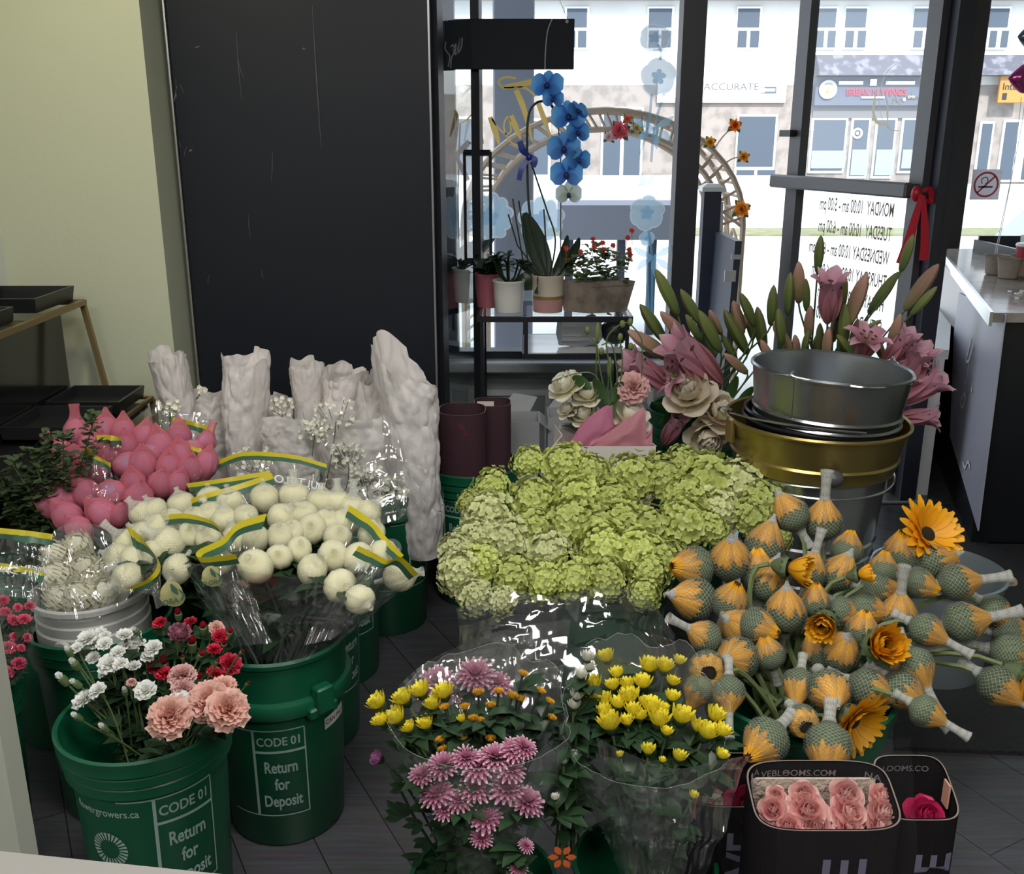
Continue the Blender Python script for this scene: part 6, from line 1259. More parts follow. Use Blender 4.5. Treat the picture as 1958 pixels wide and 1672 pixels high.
for i, (x, y, k, dx, dy, c_, r_) in enumerate(WN):
    Y_ = 1.78 + (1150-y)/200*0.42 + 0.05*abs(x-500)/300; h_ = P(x, y, Y_); R = px2m(h_, r_)
    bx = (-0.516,1.95) if i % 4 else (-0.525,2.27)
    flower('netted_chrysanthemum', ('cream netted bloom with white net tail' if k else 'round cream netted bloom') + ', ' + pl_[i], 'chrysanthemum', 'cream netted chrysanthemums', h_, sdir(dx,dy,c_), (WH1 if k else WH0)[i % 3], R, bpt(bx[0],bx[1],0.34,0.07), 0.0035, M_stemd, neck=R*0.9, leaves=7, lmat=M_leafd, lsize=0.07)
# ---- cream disbuds in the white pail
DB = [(150,1142,46),(112,1106,42),(196,1136,42),(118,1145,38),(160,1090,40),(110,1065,36),(172,1122,40),(150,1045,34),(200,1095,36)]
pl_ = places([(s_[0], s_[1]) for s_ in DB], 3)
for i, (x, y, r_) in enumerate(DB):
    Y_ = 1.93 + (1160-y)/110*0.18; h_ = P(x, y, Y_); R = px2m(h_, r_)*0.80
    flower('disbud_chrysanthemum', 'large shaggy cream bloom in the white pail, ' + pl_[i], 'chrysanthemum', 'cream disbud chrysanthemums', h_, sdir((x-150)/90, -.5, .6), BIGW[i % 2], R*1.2, bpt(-0.93,2.02,0.30,0.06), 0.0035, M_stem, neck=R*0.4)
# ---- hydrangeas
HD = [(1013,885,32,0),(1081,890,44,0),(1127,908,40,0),(942,933,37,0),(897,962,24,0),(934,990,50,3),(1020,958,48,0),(1106,954,48,0),(1210,919,52,0),(1267,915,48,0),(1310,887,36,0),(1356,926,60,0),(1420,933,56,3),(1456,965,48,0),(1313,958,48,0),(1313,1004,56,0),(1378,979,44,3),(1435,997,42,0),(1170,958,44,0),(1092,1004,52,0),(1017,1019,48,0),(1142,1012,48,0),(1195,1001,48,0),(1242,1012,44,0),(1160,1054,52,0),(1220,1062,52,0),(1049,1062,48,3),(970,1033,48,3),(909,1033,44,3),(874,1054,38,3),(877,1097,44,3),(920,1083,44,0),(984,1105,44,0),(1099,1105,44,0),(1242,1097,38,0),(1267,1069,38,0),(909,1140,36,3),(1490,1029,24,0),(1231,1135,32,0),(1042,1112,40,0),(1160,1110,42,0),(960,1150,30,3),(1360,1010,34,0)]
pl_ = places([(s_[0], s_[1]) for s_ in HD], 5)
for i, (x, y, r_, k) in enumerate(HD):
    Y_ = 2.02 + (1140-y)/260*0.50; h_ = P(x, y, Y_); R = px2m(h_, r_)*1.0
    flower('hydrangea', ('pale cream green' if k == 3 else 'lime green') + ' hydrangea head, ' + pl_[i], 'hydrangea', 'lime hydrangeas', h_, sdir((x-1170)/330, (y-1140)/420-.15, .55), HY[k] if k == 3 else HY[i % 3], R, bpt(0.25,2.30,0.30,0.08), 0.004, M_hstem, neck=R*0.3)
# ---- daisies in the two front bouquets
def mums(lst, parts, nm, lab, cat, grp, base, Yf, rows, leaves=5, sm=None, rr=1.0, dirs=None):
    pl_ = places([(s_[0], s_[1]) for s_ in lst], rows)
    for i, s_ in enumerate(lst):
        x, y, r_ = s_[0], s_[1], s_[2]; h_ = P(x, y, Yf(x, y)); R = px2m(h_, r_)*rr; dd = dirs(x, y) if dirs else sdir((x-pix(base)[0])/260, -1, .22)
        flower(nm, lab + (', ' + pl_[i] if len(lst) > 1 else ''), cat, grp, h_, dd, parts[i % len(parts)], R, bpt(base[0],base[1],base[2],0.03), 0.0022, sm, neck=R*0.35, leaves=leaves, lsize=0.055, lmat=M_leafd)
def Z5(lst): return [(680+a*0.388, 1180+b*0.388, c) for a, b, c in lst]
L0 = (-0.05,1.42,0.20); R0_ = (0.235,1.46,0.20)
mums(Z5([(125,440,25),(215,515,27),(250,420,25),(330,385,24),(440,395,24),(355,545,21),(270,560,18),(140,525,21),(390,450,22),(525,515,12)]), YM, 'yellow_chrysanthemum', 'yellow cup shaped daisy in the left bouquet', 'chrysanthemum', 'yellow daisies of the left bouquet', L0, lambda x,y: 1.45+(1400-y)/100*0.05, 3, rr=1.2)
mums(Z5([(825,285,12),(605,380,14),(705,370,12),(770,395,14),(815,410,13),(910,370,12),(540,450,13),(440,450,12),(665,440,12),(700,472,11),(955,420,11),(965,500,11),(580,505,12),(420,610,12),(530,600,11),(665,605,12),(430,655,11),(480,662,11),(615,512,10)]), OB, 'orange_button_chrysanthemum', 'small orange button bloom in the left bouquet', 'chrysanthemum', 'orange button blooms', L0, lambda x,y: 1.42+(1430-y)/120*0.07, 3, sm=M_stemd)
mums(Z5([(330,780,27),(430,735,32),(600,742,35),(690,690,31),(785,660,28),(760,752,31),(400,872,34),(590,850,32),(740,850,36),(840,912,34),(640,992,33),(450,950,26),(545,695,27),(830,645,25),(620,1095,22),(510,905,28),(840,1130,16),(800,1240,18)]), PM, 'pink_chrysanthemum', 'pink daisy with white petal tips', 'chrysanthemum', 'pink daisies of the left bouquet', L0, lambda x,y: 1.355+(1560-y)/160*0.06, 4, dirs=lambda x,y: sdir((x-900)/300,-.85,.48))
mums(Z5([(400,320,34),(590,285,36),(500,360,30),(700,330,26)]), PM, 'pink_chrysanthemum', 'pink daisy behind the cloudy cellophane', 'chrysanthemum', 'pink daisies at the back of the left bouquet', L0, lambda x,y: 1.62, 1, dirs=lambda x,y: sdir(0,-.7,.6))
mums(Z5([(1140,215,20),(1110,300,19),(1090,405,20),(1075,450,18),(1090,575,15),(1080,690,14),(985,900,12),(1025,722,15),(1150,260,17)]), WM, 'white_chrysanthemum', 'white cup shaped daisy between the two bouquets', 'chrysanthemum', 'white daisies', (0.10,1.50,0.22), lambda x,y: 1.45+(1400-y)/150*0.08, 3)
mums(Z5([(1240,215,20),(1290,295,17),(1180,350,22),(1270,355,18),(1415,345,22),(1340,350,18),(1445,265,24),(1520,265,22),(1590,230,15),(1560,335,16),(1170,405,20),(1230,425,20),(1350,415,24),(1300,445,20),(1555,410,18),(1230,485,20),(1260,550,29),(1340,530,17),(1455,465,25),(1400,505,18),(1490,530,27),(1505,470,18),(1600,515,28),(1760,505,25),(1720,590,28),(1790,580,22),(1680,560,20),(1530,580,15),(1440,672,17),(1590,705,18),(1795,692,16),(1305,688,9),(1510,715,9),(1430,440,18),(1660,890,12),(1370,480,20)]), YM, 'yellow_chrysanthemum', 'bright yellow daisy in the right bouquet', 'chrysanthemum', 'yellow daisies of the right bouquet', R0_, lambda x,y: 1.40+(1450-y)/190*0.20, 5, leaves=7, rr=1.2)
h_ = P(727,1453,1.48); flower('violet_chrysanthemum', 'single violet mop headed bloom outside the left bouquet film', 'chrysanthemum', None, h_, sdir(-.8,-.5,.3), PV[0], px2m(h_,22), (-0.10,1.42,0.22), 0.0025, M_stemd, neck=0.005)
b_ = MB(); gl0 = P(860,1660,1.40)
for x, y, ln, ang in ((760,1500,.05,2.9),(755,1555,.06,2.8),(790,1570,.05,3.4),(770,1548,.05,3.0),(800,1600,.05,3.9),(790,1630,.05,3.6),(830,1640,.06,3.8),(815,1665,.06,3.6)):
    p = P(x+18, y+4, 1.40) - gl0; ln *= 0.62
    for j in range(3): b_.petal(ln*rnd(.8,1.2), ln*0.22, rnd(-.1,.3), rnd(-.4,.2), 0.2, M=TR(*p)@RX(PI/2)@RZ(ang+0.55*(j-1)), nv=4)
b_.tube([P(745,1470,1.42)-gl0, P(790,1560,1.40)-gl0, P(840,1640,1.40)-gl0, Vector((0.02,0.01,-0.1))], 0.0025, 5)
tag(b_.build('leafy_stem', M_leafd, None, loc=gl0), 'dark leafy daisy stem hanging outside the left film', 'leaves')
# little orange flower print low between the bouquets
b_ = MB(); c_ = P(1075,1640,1.36)
for k in range(6): b_.petal(0.018,0.006,0,0,0,M=RX(PI/2)@RZ(k*1.047),nv=3,roff=0.006)
tag(b_.build('orange_flower_mark', mat('orange_mark', (0.55,0.10,0.02), 0.6), None, loc=c_), 'small orange flower mark between the two bouquets', 'printed mark')
# ---- carnations in the nearest bucket
def Z3(lst): return [(a*0.426, 960+b*0.426, c) for a, b, c in lst]
B1 = (-0.683,1.62,0.25)
def carn(lst, parts, nm, lab, grp, Yf, rows, leaves=1, dk=.5, rr=1.0, base=B1):
    pl_ = places([(s_[0], s_[1]) for s_ in lst], rows)
    for i, s_ in enumerate(lst):
        x, y, r_ = s_; h_ = P(x, y, Yf(x,y)); R = px2m(h_, r_)*rr
        flower(nm, lab + (', ' + pl_[i] if len(lst) > 1 else ''), 'carnation', grp, h_, sdir((x-pix((base[0],base[1],.47))[0])/380+rnd(-.25,.25), -.75, dk+rnd(-.2,.25)), parts[i % len(parts)], R, bpt(base[0],base[1],base[2],0.06), 0.0018, M_stem, neck=R*0.8, leaves=leaves*3, lsize=0.045, lmat=M_leafd)
cy = lambda x, y: 1.52+(1400-y)/220*0.22
carn(Z3([(395,618,24),(450,605,22),(490,732,26),(590,605,22),(590,680,20),(690,660,22),(378,892,26),(440,850,22),(655,852,26),(505,700,18),(470,640,18),(560,650,18),(345,660,15),(540,730,18),(425,640,20),(470,610,16),(560,600,18),(620,640,18),(530,680,18),(420,700,16),(600,740,16),(470,770,16),(660,700,16)]), CW, 'spray_carnation', 'white spray carnation in the nearest bucket', 'white spray carnations', lambda x, y: cy(x, y)+rnd(-.03,.04), 3, dk=.55, rr=0.84)
carn(Z3([(335,728,14),(280,795,15),(310,672,12),(610,580,10),(340,815,12),(345,965,12),(465,1015,12),(560,850,10)]), [CWB], 'carnation_bud', 'white carnation bud in the nearest bucket', 'white carnation buds', cy, 2, 0, rr=1.35)
carn(Z3([(720,545,14),(800,505,17),(855,540,12),(912,568,18),(985,605,16),(1030,590,15),(1035,728,22),(735,725,24),(740,775,18),(862,640,22),(965,775,18),(885,800,20),(960,665,15),(1005,640,14),(700,750,18),(900,690,15)]), [CR[0],CRB,CR[1],CRB], 'spray_carnation', 'red spray carnation behind the peach ones', 'red spray carnations', lambda x,y: cy(x,y)+0.05, 3)
carn(Z3([(1085,675,10),(1110,818,9),(975,720,10),(820,700,9)]), [CRB], 'carnation_bud', 'small red carnation bud sticking out of the nearest bucket', 'red carnation buds', cy, 1, 0)
carn(Z3([(762,968,43)]), CP, 'carnation', 'large peach carnation drooping over the bucket rim', 'peach carnations', lambda x,y: 1.46, 1, dk=.8); carn(Z3([(935,900,42)]), CP, 'carnation', 'large peach carnation upper left of the right pair', 'peach carnations', lambda x,y: 1.50, 1, dk=.75); carn(Z3([(1020,935,42)]), CP, 'carnation', 'large peach carnation at the far right of the rim', 'peach carnations', lambda x,y: 1.47, 1, dk=.75); carn(Z3([(1000,835,28)]), CP, 'carnation', 'smaller peach carnation at the top of the right cluster', 'peach carnations', lambda x,y: 1.54, 1, dk=.5)
carn(Z3([(815,780,27)]), CPK, 'carnation', 'dusty pink carnation above the peach ones', None, cy, 1); carn(Z3([(825,842,24)]), CPK, 'carnation', 'pale pink carnation just behind the drooping peach one', None, cy, 1); carn(Z3([(815,910,26)]), CW, 'carnation', 'cream carnation between the big peach ones', None, cy, 1); carn(Z3([(972,566,15)]), CP, 'carnation', 'tiny peach carnation among the red ones', None, lambda x,y: cy(x,y)+.05, 1)
carn(Z3([(805,605,29)]), CPU, 'carnation', 'round mauve purple carnation above the red ones', None, cy, 1, rr=1.05); carn(Z3([(590,810,10)]), CPK, 'spray_carnation', 'tiny pink carnation among the white ones', None, cy, 1)
carn([(5,1150,12),(8,1172,12),(25,1187,12),(46,1186,14),(34,1163,9),(57,1160,10),(15,1240,15),(36,1270,14),(10,1288,16),(27,1218,9),(52,1220,9),(-15,1200,12),(-20,1260,12),(40,1240,8),(-10,1225,10)], CRS, 'spray_carnation', 'crimson spray carnation at the left edge', 'crimson spray carnations', lambda x,y: 1.66+(1290-y)/140*0.10, 3, 2, base=(-1.14,1.74,0.3))
# ---- roses
RS = [(1497,1549,30,'P'),(1558,1554,42,'P'),(1632,1556,38,'P'),(1692,1557,34,'P'),(1502,1522,20,'P'),(1552,1520,28,'P'),(1628,1522,34,'P'),(1690,1524,26,'P'),(1525,1582,30,'P'),(1576,1586,32,'P'),(1632,1588,30,'P'),(1688,1584,30,'P')]
pl_ = places([(s_[0], s_[1]) for s_ in RS], 3)
for i, (x, y, r_, k) in enumerate(RS):
    h_ = P(1583+(x-1595)*1.07, y, 1.388 + (1556-y)/35*0.026); R = px2m(h_, r_)*0.88; h_.z = min(h_.z, 0.455)
    flower('rose', 'pale pink rose in the front black sleeve, ' + pl_[i], 'rose', 'pale pink roses in the black sleeve', h_, sdir((x-1595)/400,-.55,.75), RP[i % 3], R, (h_.x, h_.y+0.01, 0.05), 0.003, M_stem, neck=R*0.6)
b_ = MB(); b_.box((0.405,1.438,0.20),(0.617,1.443,0.455)); tag(b_.build('card_liner', mat('cream_corrugated_liner', (0.50,0.42,0.33), 0.8, bump=(90,0.5)), None, False), 'cream corrugated card liner behind the pale pink roses', 'card')
h_ = P(1425,1545,1.485); flower('rose', 'crimson rose in the left black sleeve', 'rose', 'crimson roses', h_, sdir(.1,-.5,.8), RC[0], px2m(h_,36), (0.40,1.50,0.05), 0.003, M_stem, neck=0.02)
h_ = P(1768,1563,1.43); flower('rose', 'crimson rose in the right black sleeve', 'rose', 'crimson roses', h_, sdir(.1,-.5,.8), RC[0], px2m(h_,36), (0.69,1.45,0.05), 0.003, M_stem, neck=0.02)
for x, y, r_, k, lab in ((1082,738,38,0,'cream rose at the top left of the gift bag'),(1125,756,34,1,'cream rose beside the small green bud in the gift bag'),(1085,785,22,1,'small cream rose low at the left of the gift bag'),(1118,795,32,0,'cream rose behind the bright pink tissue peak'),(1205,798,44,1,'large cream rose behind the pale tissue peaks')):
    h_ = P(x, y, 2.80); R = px2m(h_, r_)*0.85; flower('cream_rose', lab, 'rose', 'cream roses in the gift bag', h_, sdir((x-1160)/150,-.7,.5), RW[k], R, (0.27+ (x-1155)*0.0008,2.78,0.36), 0.003, M_stem, neck=R*0.6, leaves=1, lsize=0.06)
h_ = P(1210,742,2.78); flower('lisianthus', 'ruffled pale pink lisianthus in the gift bag', 'lisianthus', None, h_, sdir(0,-.3,.9), CPK[0], px2m(h_,32), (0.28,2.78,0.36), 0.003, M_stem, neck=0.03)
for x, y, r_, lab in ((1141,656,12,'pale green lisianthus bud on the tallest bag stem'),(1164,784-62,12,'yellow green lisianthus bud low beside the pink bloom')):
    h_ = P(x, y, 2.78); flower('lisianthus_bud', lab, 'flower bud', 'lisianthus buds', h_, sdir(.05,-1,.1), LBG, px2m(h_,40), (0.25,2.78,0.36), 0.002, M_stem, pull=0.3)
st = thing('bud_spray', 'thin curving bud stems rising from the gift bag', 'flower stems', (0.26,2.78,0.36), None); b_ = MB(); so3 = st.location.copy()
for pl2 in ([(1175,800),(1165,700),(1160,650),(1180,625),(1200,618),(1222,640),(1228,665),(1226,740)],[(1170,800),(1150,720),(1140,660),(1122,640)],[(1172,800),(1180,720),(1170,660),(1150,660)],[(1170,790),(1140,720),(1100,715),(1055,730)],[(1175,790),(1190,700),(1185,650)]): b_.tube(spline([P(x,y,2.78)-so3 for x,y in pl2],5), 0.0022, 5)
b_.build('stem', M_stem, st); b_ = MB()
for x, y in ((1190,620),(1205,616),(1123,632),(1150,672),(1186,645),(1206,663)): b_.ball(P(x,y,2.78)-so3, 0.008, 0.008, 0.012, 8, 6)
b_.build('bud', M_lbg, st); b_ = MB()
for a_, t_ in (((1165,775),(1135,725)),((1172,770),(1190,730)),((1130,745),(1095,720)),((1195,765),(1225,735))): blade(b_, P(*a_,2.77)-so3, P(*t_,2.76)-so3, 0.016, 0.1)
b_.build('foliage', M_leaf, st)
for x, y, r_, lab in ((1318,752,52,'huge cream ranunculus bloom beside the lilies'),(1375,790,50,'huge cream bloom touching the gold tub'),(1352,832,44,'drooping blush bloom half behind the gold tub')):
    h_ = P(x, y, 2.93); R = px2m(h_, r_)*0.88; flower('cream_rose', lab, 'rose', 'huge cream blooms by the tubs', h_, sdir((x-1345)/100,-.5 if y < 820 else .6,.7), RB[0], R, (0.58,3.10,0.45), 0.003, M_stem, neck=R*0.6)
# ---- lilies
LB = [(1296,603,1253,515,0),(1273,656,1224,582,0),(1341,621,1301,553,0),(1378,674,1336,593,0),(1429,676,1385,593,0),(1341,656,1311,601,0),(1318,654,1263,596,1),(1283,687,1200,633,1),(1361,721,1328,679,0),(1429,714,1384,676,1),(1380,640,1356,593,1),(1320,681,1280,656,1),(1443,625,1416,560,0),(1474,623,1480,545,0),(1506,603,1512,521,0),(1543,596,1541,533,0),(1563,522,1570,450,0),(1527,580,1527,500,1),(1620,625,1658,522,1),(1601,613,1615,522,0),(1661,601,1718,520,0),(1722,520,1746,448,0),(1742,603,1792,548,0),(1730,594,1795,505,1),(1636,642,1685,612,0),(1515,675,1479,615,1),(1462,675,1448,587,0),(1535,680,1546,632,0),(1566,680,1568,618,0),(1592,655,1603,594,1),(1612,670,1616,580,0),(1700,668,1722,600,1),(1400,650,1440,590,1),(1350,700,1310,660,1),(1490,670,1500,620,0),(1408,690,1380,640,0),(1640,690,1600,640,0),(1690,690,1670,640,1),(1440,650,1428,580,0),(1495,660,1488,590,0),(1525,690,1520,640,1),(1555,700,1562,640,0),(1580,690,1585,625,1),(1605,690,1612,620,0),(1632,690,1640,610,1),(1655,690,1675,620,1),(1420,640,1402,575,1),(1365,690,1350,630,0),(1335,690,1318,640,1),(1480,700,1455,650,1),(1700,690,1715,630,1),(1545,650,1550,585,1)]
pl_ = places([(s_[2], s_[3]) for s_ in LB], 4)
for i, (x0, y0, x1, y1, k) in enumerate(LB):
    Y_ = 3.02 + 0.05*(i % 3); a_, b2 = P(x0,y0,Y_), P(x1,y1,Y_-0.03); L_ = (b2-a_).length
    base = (0.60+rnd(-.05,.05),3.12+rnd(-.05,.05),0.55) if x0 < 1480 else (1.02+rnd(-.06,.06),3.20+rnd(-.05,.05),0.52)
    flower('lily_bud', ('blushing pink lily bud' if k else 'long green lily bud') + ', ' + pl_[i], 'lily bud', 'lily buds behind the tubs', a_, (b2-a_), LBP if k else LBG, L_, base, 0.003, M_stem, pull=0.35)
for x0, y0, x1, y1, k, lab in ((1378,735,1290,655,2,'pink trumpet lily leaning left over the cream blooms'),(1330,730,1268,712,1,'lavender pink lily opening left above the cream bloom'),(1275,740,1206,690,2,'pink lily trumpet lowest at the left of the bunch'),(1582,618,1590,530,0,'upright pink lily trumpet rising at the top'),(1640,690,1665,630,1,'open pink lily just above the silver tub rim'),(1690,700,1740,640,2,'pink double lily right of the silver tub'),(1722,760,1760,668,0,'pale pink lily petal standing beside the door post'),(1708,770,1802,722,0,'wide open pink lily pointing right above the lowest one'),(1712,800,1792,798,0,'lowest open pink lily pointing right with dark anthers'),(1700,700,1770,690,2,'half open pink lily between the tub and the door post'),(1690,760,1745,720,2,'folded pink lily tight against the silver tub'),(1268,850,1300,800,2,'small mauve lily petal under the gift bag edge')):
    Y_ = 2.98; a_, b2 = P(x0,y0,Y_), P(x1,y1,Y_-0.05); L_ = (b2-a_).length*1.15; base = (0.60,3.12,0.55) if x0 < 1480 else (1.02+rnd(-.05,.05),3.20,0.52)
    flower('lily', lab, 'lily', 'open pink lilies', a_, (b2-a_), LO[k], L_, base, 0.003, M_stem, pull=0.3)
t = thing('lily_foliage', 'long green lily leaves around the tall bucket', 'leaves', (0.60,3.12,0.6)); b_ = MB()
for a_, e_ in (((1340,830),(1290,800)),((1350,830),(1270,775)),((1330,820),(1245,770)),((1360,830),(1420,760)),((1345,840),(1400,820)),((1300,800),(1260,810)),((1380,790),(1410,720)),((1400,800),(1440,740)),((1320,830),(1350,870)),((1335,850),(1300,880)),((1345,860),(1395,815))): blade(b_, P(*a_,3.0)-t.location, P(*e_,2.95)-t.location, 0.016, 0.12, rot=rnd(-.5,.5))
b_.build('foliage', M_leaf, t)
# ---- blue orchid blooms
M_ob = petals_mat('blue_orchid', [(0,(0.02,0.10,0.42)),(0.4,(0.05,0.24,0.62)),(1,(0.12,0.38,0.72))], 0.15, 0.45); M_ow = petals_mat('white_orchid', [(0,(0.45,0.52,0.40)),(1,(0.60,0.68,0.74))], 0.05, 0.45); M_olip = mat('navy_lip', (0.01,0.02,0.10), 0.5)
def orchid(m):
    b_ = MB()
    for s_ in (0, PI): b_.petal(1.0,0.72,0.15,-0.05,0.12,1.0,0.5,nu=6,nv=6,M=RZ(s_),base=0.3,roff=0.05)
    for a in (PI/2, PI/2+2.25, PI/2-2.25): b_.petal(0.95,0.36,0.0,-0.15,0.15,0.9,0.2,nu=4,nv=5,M=TR(0,0,-0.03)@RZ(a),base=0.3,roff=0.05)
    c_ = MB(); c_.ball((0,-0.12,0.14),0.16,0.22,0.16,10,6)
    for s_ in (0.6,-0.6): c_.petal(0.35,0.14,0.9,0.4,0.3,M=TR(0,-0.1,0.1)@RZ(-PI/2+s_),nv=3)
    return [('petals', b_.mesh('petals', m)), ('lip', c_.mesh('lip', M_olip))]
OBL, OWH = orchid(M_ob), orchid(M_ow)
OL = [(1047,162,30,-.2,-.1,0),(1086,222,31,.1,0,0),(1104,252,24,.5,.2,0),(1078,283,31,0,.1,0),(1106,305,24,.5,.3,0),(1083,332,30,0,.2,0),(1104,212,22,.6,-.3,0),(1058,188,20,-.3,.4,0),(1087,370,24,.1,.4,1)]
pl_ = ['topmost of the hanging spray','second from the top, large','third from the top, tilted right','in the middle of the spray, large','tilted right below the middle','largest near the lower end','tilted up and right near the top','small, tucked under the topmost','']
for i, (x, y, r_, dx, dy, k) in enumerate(OL):
    h_ = P(x, y, 3.53); d_ = sdir(dx, dy, 1); R = px2m(h_, r_); lab = 'white orchid bloom at the lower end of the blue spray' if k else 'blue orchid bloom ' + pl_[i]
    q = d_.to_track_quat('Z','Y'); b_ = MB()
    o = child('blossom', OWH[0][1] if k else OBL[0][1], orch, h_-orch.location, q, R); l_ = child('lip', OWH[1][1], o); o['label'] = lab
    b_.tube([h_ - d_*R*0.02 - orch.location, ol(1064+ (x-1064)*0.4, y-12, 3.57)], 0.0018, 4); b_.build('pedicel', M_stemd, orch)
# ---- leafy greens beside the shelf
for i, (x, y, n) in enumerate(((20,880,1),(60,860,1),(100,880,1),(40,930,1),(80,945,1),(25,970,1),(60,990,1),(180,800,0),(120,830,0),(5,920,1),(95,830,0),(60,905,1))):
    tp = P(x, y, 2.22+0.02*(i%4)); bs_ = Vector(bpt(-1.14,2.30,0.40,0.08)); d_ = (tp-bs_).normalized(); t = thing('boxwood_sprig', 'leafy green boxwood sprig by the gold shelf, ' + ('tallest of all' if i == 7 else ORD[i] + ' of the bunch' if False else places([(q_[0],q_[1]) for q_ in ((20,880),(60,860),(100,880),(40,930),(80,945),(25,970),(60,990),(180,800),(120,830),(5,920),(95,830),(60,905))],3)[i]), 'greenery', bs_, 'boxwood sprigs')
    pts = [p - bs_ for p in stem_path(bs_, tp, d_, 10)]; MB().tube(pts, 0.002, 4).build('stem', M_stem, t); b_ = MB()
    for k in range(150):
        f_ = rnd(0.15,1.0); p = pts[min(9,int(f_*10))].lerp(pts[min(10,int(f_*10)+1)], rnd(0,1)) + Vector((rnd(-.03,.03),rnd(-.03,.03),rnd(-.03,.03)))*(1.2-f_*0.7); b_.petal(rnd(0.016,0.027), rnd(0.007,0.011), rnd(-.3,1), rnd(-.5,.6), 0.25, M=TR(*p)@RZ(rnd(0,6.28)), nv=3)
    b_.build('foliage', mat('boxwood_leaf', (0.045,0.075,0.03), 0.45, vary=0.2) if i == 0 else bpy.data.materials['boxwood_leaf'], t)
# ================================================================== paper wraps and film
M_paper = mat('white_wrap_paper', (0.80,0.76,0.745), 0.75, trans=0.25, bump=(22,0.3), vary=0.04)
def paper(lab, pb, pt, rb, rt, flat=0.75, seed=0, fold=0.0, n=120, rows=60):
    pb, pt = Vector(pb), Vector(pt); ax = pt-pb; L_ = ax.length; q = ax.to_track_quat('Z','Y').to_matrix().to_4x4(); M = q
    t = thing('paper_wrap', lab, 'paper wrap', pb, 'white paper wraps of filler flowers')
    def fn(u, v):
        a = 2*PI*u; r_ = lerp(rb, rt, v**0.7); p = Vector((math.cos(a)*1.0+seed*3.1, math.sin(a)*1.0, v*3.6)); d1 = noise.voronoi(p*1.5)[0]; d2 = noise.voronoi(p*3.4+Vector((5,1,2)))[0]; nz_ = 0.08 + noise.noise(p*0.8)*0.16 - 0.22*(d1[1]-d1[0] < 0.0) + 0.20*min(0.45, d1[1]-d1[0]) + 0.10*min(0.4, d2[1]-d2[0])
        pl = 0.05*math.sin(6*a+seed)*v; r_ *= 0.90 + nz_ + pl*0.3
        z = L_*v*(1+ (0.05*noise.noise(Vector((math.cos(a)*1.5+seed,math.sin(a)*1.5,5)))+0.045*math.copysign(1,math.sin(2*a+seed))*0.5+(0.12*math.cos(a+2.6) if seed == 8 else 0))*v**4)
        bx = fold*L_*max(0,v-0.6)**2
        return Vector((r_*math.cos(a)+bx, flat*r_*math.sin(a), z))
    MB().grid(fn, n, rows, 0, True, M=M).build('paper', M_paper, t)
    return t
def pw(lab, xb, yb, xt, yt, rp, Y, seed, rb=None, flat=0.75, fold=0.0):
    a_, b2 = P(xb,yb,Y), P(xt,yt,Y-0.02); a_ = a_ + Vector((0,0,-0.12)); rt = px2m(b2, rp)*1.08; return paper(lab, a_, b2, rb or rt*0.8, rt, flat, seed, fold)
pw('leftmost tall white paper wrap leaning left against the wall', 362, 850, 318, 678, 40, 2.84, 1)
pw('upright white paper cone second from the left', 466, 880, 470, 682, 44, 2.82, 2)
pw('short crumpled white paper between the two tall left cones', 410, 850, 402, 752, 34, 2.90, 3)
pw('slim white paper tube in the middle of the wraps', 596, 840, 587, 694, 30, 3.10, 4)
pw('broad low white paper fold right of the slim tube', 655, 850, 662, 712, 46, 3.08, 5)
pw('rounded white paper bundle behind the two tall left cones', 520, 860, 505, 770, 48, 3.00, 6)
pw('white paper wrap with ragged top left of the biggest', 712, 900, 728, 722, 44, 3.02, 7)
pw('biggest white paper wrap, tall and hooded, by the cooler door', 798, 985, 772, 696, 62, 2.86, 8, fold=0.0)
pw('low crumpled white paper under the wax flower sprigs', 560, 900, 545, 815, 52, 2.76, 9)
pw('white paper body behind the clear film sleeves', 690, 960, 680, 790, 70, 2.92, 10)
# small white filler flowers
M_wax = mat('waxflower_white', (0.70,0.69,0.58), 0.6, vary=0.05); M_waxg = mat('waxflower_green', (0.13,0.15,0.06), 0.6)
def wax(lab, x, y, r_, Y, n, green=0.5):
    c_ = P(x,y,Y); R = px2m(c_, r_); t = thing('waxflower_sprig', lab, 'filler flower', c_, 'white filler flower sprigs'); b_ = MB(); g_ = MB()
    for k in range(n):
        p = Vector((rnd(-1,1),rnd(-.6,.6),rnd(-1,1)*0.7)); p = p*R if p.length < 1.1 else p.normalized()*R; s_ = rnd(0.004,0.006); M = TR(*p)@quat((rnd(-1,1),rnd(-1.5,-.2),rnd(0,1))).to_matrix().to_4x4()
        for j in range(5): b_.petal(s_*1.5, s_*0.7, 0.3, 0.7, 0.2, 1, 0.4, nu=1, nv=2, M=M@RZ(j*1.257))
        if random.random() < green: g_.tube([p, p*0.5+Vector((0,0.01,-R*0.6))], 0.0012, 4); g_.petal(0.012,0.002,rnd(-1,1),0.3,0,M=TR(*p)@RZ(rnd(0,6)),nv=2)
    g_.tube(spline([Vector((0,0.01,-R*0.5)), Vector((-0.02,0.05,-0.12)), Vector((-0.58,2.85,0.42)) - c_ if (Vector((-0.58,2.85,0.42))-c_).length < 0.5 else Vector((0.0,0.06,0.42-c_.z))],4), 0.002, 4)
    b_.build('blossom', M_wax, t); g_.build('stem', M_waxg, t)
